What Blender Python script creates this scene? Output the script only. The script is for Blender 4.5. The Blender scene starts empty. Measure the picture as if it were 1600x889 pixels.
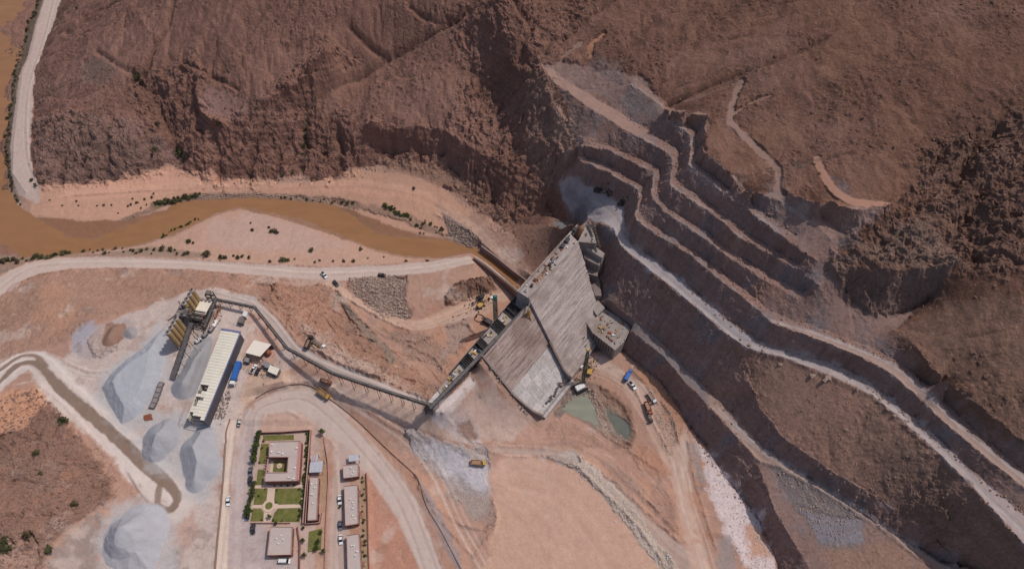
import bpy, bmesh, math, random
import numpy as np
from mathutils import Vector, Matrix
random.seed(7)
R = math.radians

# ---------------------------------------------------------------- camera, sky, sun, exposure
TILT = R(34.4); FPX = 1073.0; CAMZ = 335.0
scn = bpy.context.scene
col = scn.collection
cam_d = bpy.data.cameras.new('camera'); cam = bpy.data.objects.new('camera', cam_d)
col.objects.link(cam); scn.camera = cam
cam.location = (0, 0, CAMZ); cam.rotation_euler = (TILT, 0, 0)
cam_d.sensor_fit = 'HORIZONTAL'; cam_d.sensor_width = 36.0; cam_d.lens = 36.0*FPX/1600.0
cam_d.clip_start = 1.0; cam_d.clip_end = 5000.0
SUN_EL = R(58); SUN_DIR = Vector((0.90, 0.43, 0)).normalized()      # towards the sun, on the ground
sun_vec = Vector((SUN_DIR.x*math.cos(SUN_EL), SUN_DIR.y*math.cos(SUN_EL), math.sin(SUN_EL)))
world = bpy.data.worlds.new('World'); scn.world = world; world.use_nodes = True
wn = world.node_tree.nodes; wl = world.node_tree.links
for n in list(wn): wn.remove(n)
sky = wn.new('ShaderNodeTexSky'); sky.sky_type = 'NISHITA'; sky.sun_disc = False
sky.sun_elevation = SUN_EL; sky.sun_rotation = math.atan2(SUN_DIR.x, SUN_DIR.y)
sky.air_density = 1.0; sky.dust_density = 5.0; sky.altitude = 900
bg = wn.new('ShaderNodeBackground'); bg.inputs['Strength'].default_value = 0.115
wo = wn.new('ShaderNodeOutputWorld')
wl.new(sky.outputs[0], bg.inputs[0]); wl.new(bg.outputs[0], wo.inputs[0])
sun_d = bpy.data.lights.new('sun', 'SUN'); sun = bpy.data.objects.new('sun', sun_d); col.objects.link(sun)
sun_d.energy = 2.65; sun_d.angle = R(0.6); sun_d.color = (1.0, 0.955, 0.90)
sun.rotation_euler = sun_vec.to_track_quat('Z', 'Y').to_euler()
sun.location = (0, 0, 400)
vs = scn.view_settings
vs.view_transform = 'Standard'; vs.look = 'None'; vs.exposure = 0.0; vs.gamma = 1.0; vs.use_curve_mapping = False

# ---------------------------------------------------------------- helpers
_c, _s = math.cos(TILT), math.sin(TILT)
def P(px, py, z):
    """a spot of the survey picture at height z, as a point of the place"""
    u = (px-800)/FPX; v = (py-444.5)/FPX
    d = (u, _s-v*_c, -_c-v*_s); k = (z-CAMZ)/d[2]
    return Vector((d[0]*k, d[1]*k, z))
def lin(r, g, b):
    f = lambda c: ((c/255.0+0.055)/1.055)**2.4 if c > 10 else c/255.0/12.92
    return (f(r), f(g), f(b))
def tag(o, label=None, cat=None, group=None, kind=None):
    if label: o['label'] = label
    if cat: o['category'] = cat
    if group: o['group'] = group
    if kind: o['kind'] = kind
    return o
def empty(name, loc, rz=0.0):
    o = bpy.data.objects.new(name, None); col.objects.link(o)
    o.location = loc; o.rotation_euler = (0, 0, rz); o.empty_display_size = 0.5
    return o
def link_mesh(name, me, m, parent=None):
    o = bpy.data.objects.new(name, me); col.objects.link(o)
    if m is not None and not me.materials: me.materials.append(m)
    if parent is not None: o.parent = parent
    return o
def copy_tree(o, parent=None):
    c = o.copy(); col.objects.link(c); c.parent = parent
    for ch in list(o.children): copy_tree(ch, c)
    return c
class MB:
    """collects simple shapes; build() links them as one mesh object"""
    def __init__(s): s.v = []; s.f = []
    def add(s, vs_, fs):
        k = len(s.v); s.v += [tuple(p) for p in vs_]; s.f += [tuple(i+k for i in f) for f in fs]; return s
    def box(s, c, d, rz=0.0, taper=1.0):
        hx, hy, hz = d[0]/2, d[1]/2, d[2]/2; ca, sa = math.cos(rz), math.sin(rz); pts = []
        for z, t in ((-hz, 1), (hz, taper)):
            for x, y in ((-hx, -hy), (hx, -hy), (hx, hy), (-hx, hy)):
                x *= t; y *= t
                pts.append((c[0]+x*ca-y*sa, c[1]+x*sa+y*ca, c[2]+z))
        return s.add(pts, [(3,2,1,0),(4,5,6,7),(0,1,5,4),(1,2,6,5),(2,3,7,6),(3,0,4,7)])
    def bar(s, a, b, w, h=None):
        a, b = Vector(a), Vector(b); h = h or w; d = (b-a)
        if d.length < 1e-6: return s
        d.normalize(); up = Vector((0,0,1)) if abs(d.z) < .98 else Vector((1,0,0))
        x = d.cross(up).normalized(); y = x.cross(d); pts = []
        for p in (a, b):
            for i, j in ((-1,-1),(1,-1),(1,1),(-1,1)): pts.append(p+x*(i*w/2)+y*(j*h/2))
        return s.add(pts, [(0,1,2,3),(7,6,5,4),(4,5,1,0),(5,6,2,1),(6,7,3,2),(7,4,0,3)])
    def tube(s, a, b, r, r2=None, n=12, caps=True):
        a, b = Vector(a), Vector(b); r2 = r if r2 is None else r2; d = (b-a).normalized()
        up = Vector((0,0,1)) if abs(d.z) < .98 else Vector((1,0,0))
        x = d.cross(up).normalized(); y = x.cross(d); pts = []
        for p, q in ((a, r), (b, r2)):
            for i in range(n):
                t = 2*math.pi*i/n; pts.append(p+x*(q*math.cos(t))+y*(q*math.sin(t)))
        fs = [(i, i+n, (i+1) % n+n, (i+1) % n) for i in range(n)]
        if caps: fs += [tuple(range(n)), tuple(range(2*n-1, n-1, -1))]
        return s.add(pts, fs)
    def prism(s, poly, z0, z1):
        """vertical prism; poly = [(x, y)]; z0, z1 scalars or per-vertex lists"""
        n = len(poly); a = sum(poly[i][0]*poly[(i+1) % n][1]-poly[(i+1) % n][0]*poly[i][1] for i in range(n))
        idx = list(range(n)) if a > 0 else list(range(n-1, -1, -1))
        g = lambda z, i: z[i] if isinstance(z, (list, tuple)) else z
        pts = [(poly[i][0], poly[i][1], g(z0, i)) for i in idx]+[(poly[i][0], poly[i][1], g(z1, i)) for i in idx]
        return s.add(pts, [tuple(range(n-1, -1, -1)), tuple(range(n, 2*n))]+[(i, (i+1) % n, (i+1) % n+n, i+n) for i in range(n)])
    def mesh(s, name):
        me = bpy.data.meshes.new(name); me.from_pydata(s.v, [], s.f)
        bm = bmesh.new(); bm.from_mesh(me); bmesh.ops.recalc_face_normals(bm, faces=bm.faces); bm.to_mesh(me); bm.free()
        return me
    def build(s, name, m, parent=None, bevel=0.0, smooth=False):
        o = link_mesh(name, s.mesh(name), m, parent)
        if bevel:
            md = o.modifiers.new('bevel', 'BEVEL'); md.width = bevel; md.segments = 1; md.limit_method = 'ANGLE'
        if smooth:
            for p in o.data.polygons: p.use_smooth = True
        return o

# ---------------------------------------------------------------- materials
def nodes_of(name):
    m = bpy.data.materials.new(name); m.use_nodes = True
    nt = m.node_tree; return m, nt.nodes, nt.links, nt.nodes['Principled BSDF']
def mat(name, rgb, rough=0.7, metal=0.0, var=0.18, scale=1.5, bump=0.0, dirt=None, dirt_amt=0.35, spec=0.3):
    """painted or plain surface with uneven tone, dust and a little relief"""
    m, N, L, b = nodes_of(name)
    tc = N.new('ShaderNodeTexCoord'); gi = N.new('ShaderNodeObjectInfo')
    ad = N.new('ShaderNodeVectorMath'); ad.operation = 'ADD'
    cmb = N.new('ShaderNodeVectorMath'); cmb.operation = 'SCALE'; cmb.inputs[0].default_value = (37, 19, 11)
    L.new(gi.outputs['Random'], cmb.inputs['Scale'])
    L.new(tc.outputs['Object'], ad.inputs[0]); L.new(cmb.outputs[0], ad.inputs[1])
    n1 = N.new('ShaderNodeTexNoise'); n1.inputs['Scale'].default_value = scale; n1.inputs['Detail'].default_value = 6; n1.inputs['Roughness'].default_value = .65
    L.new(ad.outputs[0], n1.inputs['Vector'])
    mr = N.new('ShaderNodeMapRange'); mr.inputs[1].default_value = .25; mr.inputs[2].default_value = .75
    mr.inputs[3].default_value = 1-var; mr.inputs[4].default_value = 1+var
    L.new(n1.outputs['Fac'], mr.inputs[0])
    mx = N.new('ShaderNodeVectorMath'); mx.operation = 'SCALE'; mx.inputs[0].default_value = rgb[:3]
    L.new(mr.outputs[0], mx.inputs['Scale'])
    out = mx.outputs[0]
    if dirt:
        n2 = N.new('ShaderNodeTexNoise'); n2.inputs['Scale'].default_value = scale*.45; n2.inputs['Detail'].default_value = 7; n2.inputs['Roughness'].default_value = .7
        L.new(ad.outputs[0], n2.inputs['Vector'])
        r2 = N.new('ShaderNodeMapRange'); r2.inputs[1].default_value = .42; r2.inputs[2].default_value = .72; r2.inputs[4].default_value = dirt_amt*2
        L.new(n2.outputs['Fac'], r2.inputs[0])
        mm = N.new('ShaderNodeMix'); mm.data_type = 'RGBA'; mm.inputs['B'].default_value = (*dirt, 1)
        L.new(r2.outputs[0], mm.inputs['Factor']); L.new(out, mm.inputs['A']); out = mm.outputs['Result']
    L.new(out, b.inputs['Base Color'])
    b.inputs['Roughness'].default_value = rough; b.inputs['Metallic'].default_value = metal
    b.inputs['Specular IOR Level'].default_value = spec
    if bump:
        bp = N.new('ShaderNodeBump'); bp.inputs['Strength'].default_value = bump; bp.inputs['Distance'].default_value = .25
        L.new(n1.outputs['Fac'], bp.inputs['Height']); L.new(bp.outputs[0], b.inputs['Normal'])
    return m
# ---------------------------------------------------------------- terrain: heights from surveyed lines
DX = 0.56
X0, X1, Y0, Y1 = -480.0, 300.0, 28.0, 572.0
NX = int((X1-X0)/DX)+1; NY = int((Y1-Y0)/DX)+1
gx = X0+np.arange(NX)*DX; gy = Y0+np.arange(NY)*DX
GX, GY = np.meshgrid(gx, gy)          # [iy, ix]
GXf = GX.astype(np.float32); GYf = GY.astype(np.float32)

def _hash(ix, iy, seed):
    h = (ix.astype(np.int64)*374761393+iy.astype(np.int64)*668265263+seed*974634777) & 0xffffffff
    h = ((h ^ (h >> 13))*1274126177) & 0xffffffff
    return (h ^ (h >> 16)) & 0xffffffff
def pnoise(x, y, seed):
    xi = np.floor(x); yi = np.floor(y); fx = (x-xi).astype(np.float32); fy = (y-yi).astype(np.float32)
    xi = xi.astype(np.int32); yi = yi.astype(np.int32)
    ux = fx*fx*fx*(fx*(fx*6-15)+10); uy = fy*fy*fy*(fy*(fy*6-15)+10)
    def g(i, j):
        a = _hash(xi+i, yi+j, seed).astype(np.float32)*np.float32(2*math.pi/4294967296.0)
        return np.cos(a)*(fx-i)+np.sin(a)*(fy-j)
    a = g(0, 0); b = g(1, 0); c = g(0, 1); d = g(1, 1)
    return (a+(b-a)*ux+(c-a)*uy+(a-b-c+d)*ux*uy)*1.5
def fbm(x, y, wl_, octv, seed, gain=.5, ridged=False):
    t = 0; a = 1.0; f = 1.0/wl_; s_ = 0
    for o in range(octv):
        n = pnoise(x*f+o*17.3, y*f-o*9.1, seed+o)
        t = t+a*((1-2*np.abs(n)) if ridged else n); s_ += a; a *= gain; f *= 2.03
    return t/s_
def fbm_full(wl_, octv, seed, gain=.5, ridged=False, fac=2):
    """broad noise over the whole grid, worked out on every second point"""
    xs = X0+np.arange(0, NX+fac, fac)*DX; ys = Y0+np.arange(0, NY+fac, fac)*DX; a, b = np.meshgrid(xs.astype(np.float32), ys.astype(np.float32))
    c = fbm(a, b, wl_, octv, seed, gain, ridged).astype(np.float32)
    d = np.empty((c.shape[0]*2-1, c.shape[1]), np.float32); d[::2] = c; d[1::2] = .5*(c[:-1]+c[1:])
    e = np.empty((d.shape[0], d.shape[1]*2-1), np.float32); e[:, ::2] = d; e[:, 1::2] = .5*(d[:, :-1]+d[:, 1:])
    return e[:NY, :NX]
def worley(x, y, cell, seed):
    x = x/cell; y = y/cell; xi = np.floor(x).astype(np.int32); yi = np.floor(y).astype(np.int32)
    fx = (x-xi).astype(np.float32); fy = (y-yi).astype(np.float32)
    d1 = np.full(x.shape, 9, np.float32); d2 = d1.copy(); cid = np.zeros(x.shape, np.float32)
    for j in (-1, 0, 1):
        for i in (-1, 0, 1):
            h = _hash(xi+i, yi+j, seed)
            rx = (h & 0xffff).astype(np.float32)/65535.; ry = (h >> 16).astype(np.float32)/65535.
            d = (i+rx-fx)**2+(j+ry-fy)**2
            n = d < d1; d2 = np.where(n, d1, np.minimum(d2, d)); cid = np.where(n, (rx*7.13+ry*3.77) % 1.0, cid); d1 = np.where(n, d, d1)
    return np.sqrt(d1), np.sqrt(d2), cid

# lines "x,y,z x,y,z ..." : hard lines keep their crease, soft ones only guide the broad shape
HARD = """
61,0,.2 44,41,.2 37,68,.2 20,115,.2 14,169,.2 8,219,.2 8,253,.2 13,280,.2 24,318,.2 37,329,.2 54,341,.1 111,377,.1 145,378,.1 189,361,.1 257,333,.1 274,319,.1 321,314,.1 400,310,.1 468,316,.1 518,321,.1 542,333,.1 589,368,.1 636,373,.1 697,376,.1 724,385,.1 751,387,.1
0,378,.2 40,401,.2 111,396,.2 142,392,.2 216,382,.2 270,365,.2 300,351,.2 338,333,.2 375,323,.2 400,327,.2 468,341,.2 511,358,.2 552,375,.2 589,390,.2 636,400,.2 684,402,.2 738,393,.2
30,-60,-1.5 28,0,-1.5 12,100,-1.5 0,200,-1.5 0,310,-1.5 20,355,-1.5 110,388,-1.5 200,374,-1.5 262,350,-1.5 320,323,-1.5 400,319,-1.5 470,330,-1.5 520,345,-1.5 560,366,-1.5 640,387,-1.5 730,390,-1.5 770,408,-1.5 835,455,-1.5
75,-40,4 70,0,4 58,41,4 50,80,4 35,115,4 28,170,4 22,220,4 20,270,4 40,300,4
100,-40,4.5 96,0,4.5 81,44,4.5 64,81,4.5 54,111,4.5 51,169,4.5 47,236,4.5 51,270,4.5 62,288,4.5
62,288,5 110,287,5 150,288,5 200,280,5 235,268,6 262,256,7 290,268,6 330,282,5 400,280,5 450,277,5.5 470,272,6 490,286,5 510,284,5.5 530,276,6 560,262,9 600,258,11
0,432,5.5 40,412,5.5 90,403,5.5 200,402,5.5 300,406,5.5 400,413,5.5 500,418,5.5 600,415,5.5 680,408,5.5 735,399,5.5
0,470,7 20,445,6 60,428,6 110,420,6 200,418,6 300,421,6 400,430,6 470,437,6 520,437,6 600,432,6 680,426,6 740,412,6
570,197,32 620,203,33 660,203,34 692,200,35 705,214,33
580,232,17 620,240,17 660,244,17 695,248,16
705,214,33 740,238,30 775,255,29 800,268,28
700,262,13 735,290,11 770,318,9 800,345,8
915,287,41 945,303,41 976,323,41 976,361,41 989,382,41 1036,415,41 1087,456,41 1138,500,42 1187,535,43 1244,552,44 1319,574,45 1362,600,46 1406,635,46.5 1472,688,47.5 1515,732,48 1559,771,48.5 1600,802,49 1700,880,50
935,348,39.5 959,357,40 969,385,40 999,409,40 1036,439,40 1077,473,40 1114,503,40 1138,524,41 1166,544,42 1231,561,43 1297,587,44 1362,616,45 1415,662,46 1472,714,47 1520,762,47.5 1564,811,48 1600,850,48.5 1700,950,49
1135,526,40 1150,560,35 1166,579,33 1187,636,27 1231,688,25 1288,727,25 1345,762,25 1406,797,24 1463,846,24 1515,889,24 1560,930,24
945,470,17 986,500,15 1026,527,14 1050,552,14 1075,579,14 1100,602,14 1144,644,14 1187,692,14 1231,727,14.5 1297,767,15 1362,815,15 1450,863,15 1500,895,15 1560,940,15
988,517,13 1025,547,13 1062,586,13 1087,611,13 1109,636,13 1144,675,13 1183,719,12
1183,719,12 1192,745,11 1212,800,9 1250,860,7 1272,900,7
969,544,-1 1001,572,-1 1033,596,-1 1055,629,-1.5 1075,663,-2 1100,692,-3 1135,749,-3.5 1183,806,-4 1209,863,-4.5 1222,900,-5
903,252,51 925,257,52 999,297,52 991,338,52 1003,351,52 1036,372,52 1080,399,52 1138,446,52 1199,497,53 1205,505,53 1275,530,54 1345,558,54 1384,579,54 1428,614,54 1481,666,54 1524,701,54 1600,762,54 1700,840,54
911,246,51.5 945,255,52.5 1006,292,52.5 999,328,52.5 1009,346,52.5 1043,366,52.5 1097,400,52.5 1155,446,52.5 1202,485,53.5 1275,512,54.5 1345,537,54.5 1400,562,54.5 1450,600,54.5 1500,650,54.5 1545,690,54.5 1600,736,54.5 1700,815,54.5
905,228,62 942,233,63 1023,269,63 1018,305,63 1037,331,63 1090,365,63 1138,402,63 1199,440,63 1245,465,63
911,219,63 950,227,63.5 1031,263,63.5 1027,301,63.5 1044,325,63.5 1096,357,63.5 1146,395,63.5 1205,431,63.5 1255,455,63.5
849,112,75 868,132,74 965,196,74 976,203,74 1003,216,74 1050,243,74 1046,288,74 1111,334,74 1158,372,74 1199,395,74 1240,418,74 1280,445,73
856,104,75 880,124,74.5 974,180,74.5 1012,203,74.5 1061,237,74.5 1057,281,74.5 1119,326,74.5 1167,364,74.5 1207,388,74.5 1250,412,74.5
986,133,86 1036,166,85 1045,186,85 1080,212,85 1076,258,85 1124,297,85 1172,329,85 1200,351,85 1234,379,84 1275,405,82
992,128,86.5 1042,160,85.5 1053,180,85.5 1089,206,85.5 1085,252,85.5 1131,288,85.5 1179,321,85.5 1207,343,85.5 1242,368,84.5
1040,170,94 1075,178,96 1105,180,99 1099,240,97 1130,264,97 1160,290,97 1190,305,97 1217,311,97 1244,328,96 1281,355,93 1298,372,91
1224,305,97.5 1260,326,96.5 1300,352,93.5 1320,367,92
1225,296,100 1260,313,105 1310,323,107.5 1350,328,108 1388,322,107
1301,415,80 1360,425,84 1436,422,91 1490,415,95
1315,458,65 1355,492,61 1415,487,63 1450,468,70
1397,515,64 1420,528,66 1450,564,66.5 1480,600,66.5 1540,642,66.5 1600,690,66.5 1700,760,66.5
880,322,39 890,338,38.5 903,345,38.5
855,322,19 866,338,18 884,349,18 902,352,18
680,324,5 740,349,5 774,383,5 830,430,5
672,330,4.5 730,356,4.5 765,390,4 822,440,3
525,455,6 560,480,4.5 620,505,1 650,512,.3 700,497,0 750,475,0 780,468,0
385,655,11 400,628,11 430,609,11 480,605,11 530,640,10 590,700,8.5 650,780,7 690,895,5
520,625,10 560,660,9.5 610,710,8.5 650,745,8 670,800,7 722,895,5
312,122,43 308,150,39 312,172,35 330,190,32 348,194,31
304,152,31 310,182,27 330,202,25 350,204,26
400,167,37 430,152,41 462,134,46 488,108,53 511,80,60
404,176,33.5 434,162,37 468,142,42 496,114,49 518,84,57
232,132,32 255,160,27 272,190,22 300,215,18
735,600,24 712,624,23.5 690,645,23.5
750,622,17 730,647,15.5 712,670,12
"""
SOFT = """
216,125,33 243,152,26 270,220,14 285,243,7
60,205,16 120,197,21 200,200,23 240,217,21
283,98,46 312,125,42 309,165,35 325,185,32 370,180,33 400,165,37 461,135,46 511,78,60
300,190,24 330,205,22 400,195,26 450,180,30
330,250,14 400,245,15 440,240,14
720,27,72 660,60,57 602,91,46 545,125,36 484,169,25 478,200,18 475,262,6
650,110,52 705,130,54
520,170,31 560,190,33
765,-20,92 770,20,86 785,60,78 802,100,68 818,150,57
728,30,69 735,60,62 750,110,48 775,140,40 800,175,31 790,230,24
845,105,78 835,160,60 850,200,52 890,250,47 880,285,42
800,270,30 830,300,22 850,330,17
760,350,7 800,390,6 830,420,5
1430,292,110 1380,350,97 1330,400,86 1295,430,77
40,480,11 60,530,13 150,510,16
100,450,12 150,470,14 200,450,12 250,440,11 300,435,9
130,540,16 200,520,16 250,490,16 330,458,16 395,475,16 440,540,16 400,600,15 350,640,15 330,670,14
220,640,15.5 250,640,16 300,560,16 370,540,16
345,452,16 395,466,15.5 430,498,16 465,538,17 520,568,19 600,598,21.5 665,622,23.5 680,634,24
430,450,9 480,490,12 550,560,13 620,592,14
460,590,12.5 520,605,13 580,640,12.5 640,672,11.5
530,470,4 565,510,1 600,545,-1 650,575,-2 700,600,-1
705,600,8 686,612,17
720,520,-2 690,560,-3 740,540,-2 760,500,-1
780,445,4 720,455,4 700,475,3
660,665,12.5 690,692,8.5 740,740,2
760,660,3 800,670,.5 850,665,0
830,700,0 870,690,0 800,760,0 780,830,0 900,890,0 1000,890,0 950,780,0 1040,700,-.5 1060,800,-1 1100,890,-2
1110,720,-3 1150,800,-4 1190,900,-5
400,680,10 400,895,9
480,680,10 480,895,9
570,760,9 570,895,8
610,800,7.5 640,895,6
600,690,7 640,720,5 680,790,2 730,850,0 760,890,0
340,760,11.5 345,895,11
300,800,12 280,895,12
0,600,15 60,575,15 100,600,15 150,655,15 200,705,14 260,780,13
0,680,23 80,700,21 150,760,17
-80,780,36 0,780,31 100,800,25 200,790,15
-80,900,40 0,900,34 80,890,26 150,870,17 230,895,13
1380,520,57 1400,500,58
1500,500,79 1600,560,83 1700,600,86
1500,420,94 1600,450,99 1700,470,104
1450,200,119 1550,300,114 1700,300,125
1600,200,129 1700,200,136
1200,200,103 1300,200,110
1150,120,105 1100,60,106 1000,100,93
1300,100,121 1500,100,135 1700,100,145
1000,0,106 1100,0,114 1200,0,123 1400,0,138 1600,0,150 1750,0,158
1000,-120,125 1200,-120,140 1600,-120,165
960,60,93 900,40,88 870,75,82
900,0,93 850,0,88 820,0,86
100,0,22 75,100,15
150,120,32 200,60,45 250,0,58
300,0,66 400,0,70 500,0,72 600,0,72 700,0,76
250,-120,75 500,-120,92 800,-120,105
350,70,55 420,60,58 480,30,65
920,560,-2 970,600,-2 1000,680,-2
930,650,-3.6 900,640,-3 950,660,-3.6 975,672,-3.4
1040,620,-1 1050,660,0
"""
def lift(z): return float(np.interp(z, [41, 52, 63, 74, 85, 97, 150], [41, 53.5, 62, 71, 80, 87.5, 128]))
def parse(txt):
    out = []
    for ln in txt.strip().splitlines():
        q = [tuple(map(float, t.split(','))) for t in ln.split()]
        out.append([P(a, b, c if c <= 41 or a <= 800 else c+(lift(c)-c)*min(1, (a-800)/70)) for a, b, c in q])
    return out
HL, SL = parse(HARD), parse(SOFT)
def ragged_line(line, rg, amp=.75, step=3.2):
    """blasted edges are never straight"""
    out = []
    for a, b in zip(line[:-1], line[1:]):
        n = max(1, int((b-a).length/step))
        for k in range(n):
            p = a.lerp(b, k/n)
            if k: p = p+Vector((rg.uniform(-amp, amp), rg.uniform(-amp, amp), rg.uniform(-.35, .35)))
            out.append(p)
    out.append(line[-1]); return out
_rg = random.Random(21)
HL = [ragged_line(l, _rg) if min(p.x for p in l) > 18 and max(p.z for p in l) > 12 else l for l in HL]
# lines below the dam, given on the ground plan: rock floor the dam stands on
DAMFLOOR = [[(2,187,-6),(20,208,-5),(40,235,-2),(48,244,10)], [(14,182,-6),(30,200,-6),(46,216,-4)], [(-20,172,-6),(0,168,-6),(20,165,-6)], [(10,160,-5),(25,172,-5)]]
DAMFLOOR += [[(*P(a, b, zt)[:2], zg) for a, b, zt, zg in ((804, 461, 28, -4), (766, 512, 27, -3), (735, 548, 26, 0), (700, 588, 25, 10), (668, 624, 24, 21))]]

_A = P(827, 465, 38); _B = P(904, 378, 38)
AX = Vector((_B.x-_A.x, _B.y-_A.y, 0)); ALEN = AX.length; AX.normalize(); AN = Vector((AX.y, -AX.x, 0))   # along the dam, downstream
def D2(s_, t_): return (_A.x+AX.x*s_+AN.x*t_, _A.y+AX.y*s_+AN.y*t_)
def st_of(p): d = Vector((p[0]-_A.x, p[1]-_A.y, 0)); return d.dot(AX), d.dot(AN)
# rock left against the outside of the spillway wall and the wing
HL.append([(*D2(-41.0, t_), max(-.5, 35-t_/.95-.2)) for t_ in (0, 6, 12, 18, 24, 30, 34, 37)])
HL.append([(*D2(-43.0, t_), max(-.5, 35-t_/.95-.8)) for t_ in (1, 6, 12, 18, 24, 30, 34, 37)])
_v0, _v1 = P(826, 480, 28), P(677, 640, 24); HL.append([tuple(_v0.lerp(_v1, f)+AN*1.2+Vector((0, 0, -.6))) for f in (.52, .6, .7, .8, .9, 1.0)])

def solve(levels=(32, 16, 8, 4, 2, 1)):
    prev = None
    for lv in levels:
        dx = DX*lv; nx = int((X1-X0)/dx)+2; ny = int((Y1-Y0)/dx)+2
        acc = np.zeros((ny, nx)); cnt = np.zeros((ny, nx))
        def put(line):
            for a, b in zip(line[:-1], line[1:]):
                L_ = math.hypot(b[0]-a[0], b[1]-a[1]); n = max(2, int(L_/(dx*.5))+2)
                t = np.linspace(0, 1, n)
                x = a[0]+(b[0]-a[0])*t; y = a[1]+(b[1]-a[1])*t; z = a[2]+(b[2]-a[2])*t
                i = np.rint((x-X0)/dx).astype(int); j = np.rint((y-Y0)/dx).astype(int)
                ok = (i >= 0) & (i < nx) & (j >= 0) & (j < ny)
                np.add.at(acc, (j[ok], i[ok]), z[ok]); np.add.at(cnt, (j[ok], i[ok]), 1)
        for l in HL: put(l)
        if lv >= 4:
            for l in SL: put(l)
            for l in DAMFLOOR: put(l)
        fix = cnt > 0; val = np.where(fix, acc/np.maximum(cnt, 1), 0)
        if prev is None: h = np.where(fix, val, acc.sum()/max(1, cnt.sum()))
        else:
            pz, pdx = prev
            xi = np.clip((np.arange(nx)*dx)/pdx, 0, pz.shape[1]-1.001); yi = np.clip((np.arange(ny)*dx)/pdx, 0, pz.shape[0]-1.001)
            i0 = xi.astype(int); j0 = yi.astype(int); fx = (xi-i0)[None, :]; fy = (yi-j0)[:, None]
            q = lambda j, i: pz[np.ix_(j, i)]
            h = q(j0, i0)*(1-fx)*(1-fy)+q(j0, i0+1)*fx*(1-fy)+q(j0+1, i0)*(1-fx)*fy+q(j0+1, i0+1)*fx*fy
            h[fix] = val[fix]
        its = {32: 600, 16: 300, 8: 160, 4: 110, 2: 80, 1: 40}[lv]
        for _ in range(its):
            p = np.pad(h, 1, mode='edge')
            h = .25*(p[:-2, 1:-1]+p[2:, 1:-1]+p[1:-1, :-2]+p[1:-1, 2:]); h[fix] = val[fix]
        prev = (h, dx)
    return prev[0][:NY, :NX]
Z = solve().astype(np.float32)
ZB = Z.copy()                                   # bare survey surface, used to place outlines
def zat(x, y, A=None):
    A = Z if A is None else A
    i = min(max((x-X0)/DX, 0), NX-1.001); j = min(max((y-Y0)/DX, 0), NY-1.001)
    a, b = int(i), int(j); u, v = i-a, j-b
    return float(A[b, a]*(1-u)*(1-v)+A[b, a+1]*u*(1-v)+A[b+1, a]*(1-u)*v+A[b+1, a+1]*u*v)
def G(px, py, A=None):
    """the ground point seen at a spot of the survey picture"""
    A = ZB if A is None else A
    z = 175.0; last = None
    while z > -12:
        p = P(px, py, z)
        if zat(p.x, p.y, A) >= z: break
        z -= 1.0
    lo, hi = z, z+1.0
    for _ in range(12):
        m = (lo+hi)/2; p = P(px, py, m)
        if zat(p.x, p.y, A) >= m: lo = m
        else: hi = m
    p = P(px, py, lo); return Vector((p.x, p.y, zat(p.x, p.y, A)))
# ---------------------------------------------------------------- ground cover: what lies where
ALB = np.zeros((NY, NX, 3), np.float32); RGH = np.full((NY, NX), .8, np.float32); CRAG = np.zeros((NY, NX), np.float32)
OID = np.zeros((NY, NX), np.int16); ONAMES = ['hillside']
LIT = 0.80
def C(r, g, b):
    v = np.array(lin(r, g, b), np.float32)*LIT; return (v*.84+v.mean()*np.array([.165, .158, .157], np.float32)).astype(np.float32)
def pts(txt): return [tuple(map(float, t.split(','))) for t in txt.split()]
def ground_poly(txt): return [(p.x, p.y) for p in (G(*q[:2]) for q in pts(txt))]
WARP = fbm_full(9.0, 4, 501, .6)
WARP2 = fbm(GXf, GYf, 2.6, 2, 531, .6)
def _sub(poly, pad):
    xs = [p[0] for p in poly]; ys = [p[1] for p in poly]
    i0 = max(0, int((min(xs)-pad-X0)/DX)); i1 = min(NX, int((max(xs)+pad-X0)/DX)+2)
    j0 = max(0, int((min(ys)-pad-Y0)/DX)); j1 = min(NY, int((max(ys)+pad-Y0)/DX)+2)
    return slice(j0, max(j1, j0+1)), slice(i0, max(i1, i0+1))
def seg_dist(poly, sl, closed):
    x = GXf[sl]; y = GYf[sl]; d = np.full(x.shape, 1e9, np.float32); n = len(poly)
    for k in range(n if closed else n-1):
        ax, ay = poly[k]; bx, by = poly[(k+1) % n]; ex, ey = bx-ax, by-ay; q = ex*ex+ey*ey+1e-9
        t = np.clip(((x-ax)*ex+(y-ay)*ey)/q, 0, 1)
        np.minimum(d, (x-ax-t*ex)**2+(y-ay-t*ey)**2, out=d)
    return np.sqrt(d)
def inside(poly, sl):
    x = GXf[sl]; y = GYf[sl]; r = np.zeros(x.shape, bool); n = len(poly)
    for k in range(n):
        ax, ay = poly[k]; bx, by = poly[(k+1) % n]
        if ay == by: continue
        r ^= ((ay > y) != (by > y)) & (x < (bx-ax)*(y-ay)/(by-ay)+ax)
    return r
def sdist(poly, pad=6.0):
    sl = _sub(poly, pad); d = seg_dist(poly, sl, True); ins = inside(poly, sl)
    return sl, np.where(ins, d, -d)
def blend(sl, sd, rgb, soft, rough, obj, amt=1.0, crag=None, ragged=None):
    rg = soft if ragged is None else ragged
    e = sd+(WARP[sl]*1.3+WARP2[sl]*.5)*rg
    a = np.clip(e/max(soft, .05)+.5, 0, 1); a = (a*a*(3-2*a)*amt).astype(np.float32)
    if rgb is not None: ALB[sl] = ALB[sl]*(1-a[..., None])+rgb*a[..., None]
    if rough is not None: RGH[sl] = RGH[sl]*(1-a)+rough*a
    if crag is not None: CRAG[sl] = CRAG[sl]*(1-a)+crag*a
    if obj:
        if obj not in ONAMES: ONAMES.append(obj)
        OID[sl] = np.where(e > 0, ONAMES.index(obj), OID[sl])
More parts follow.
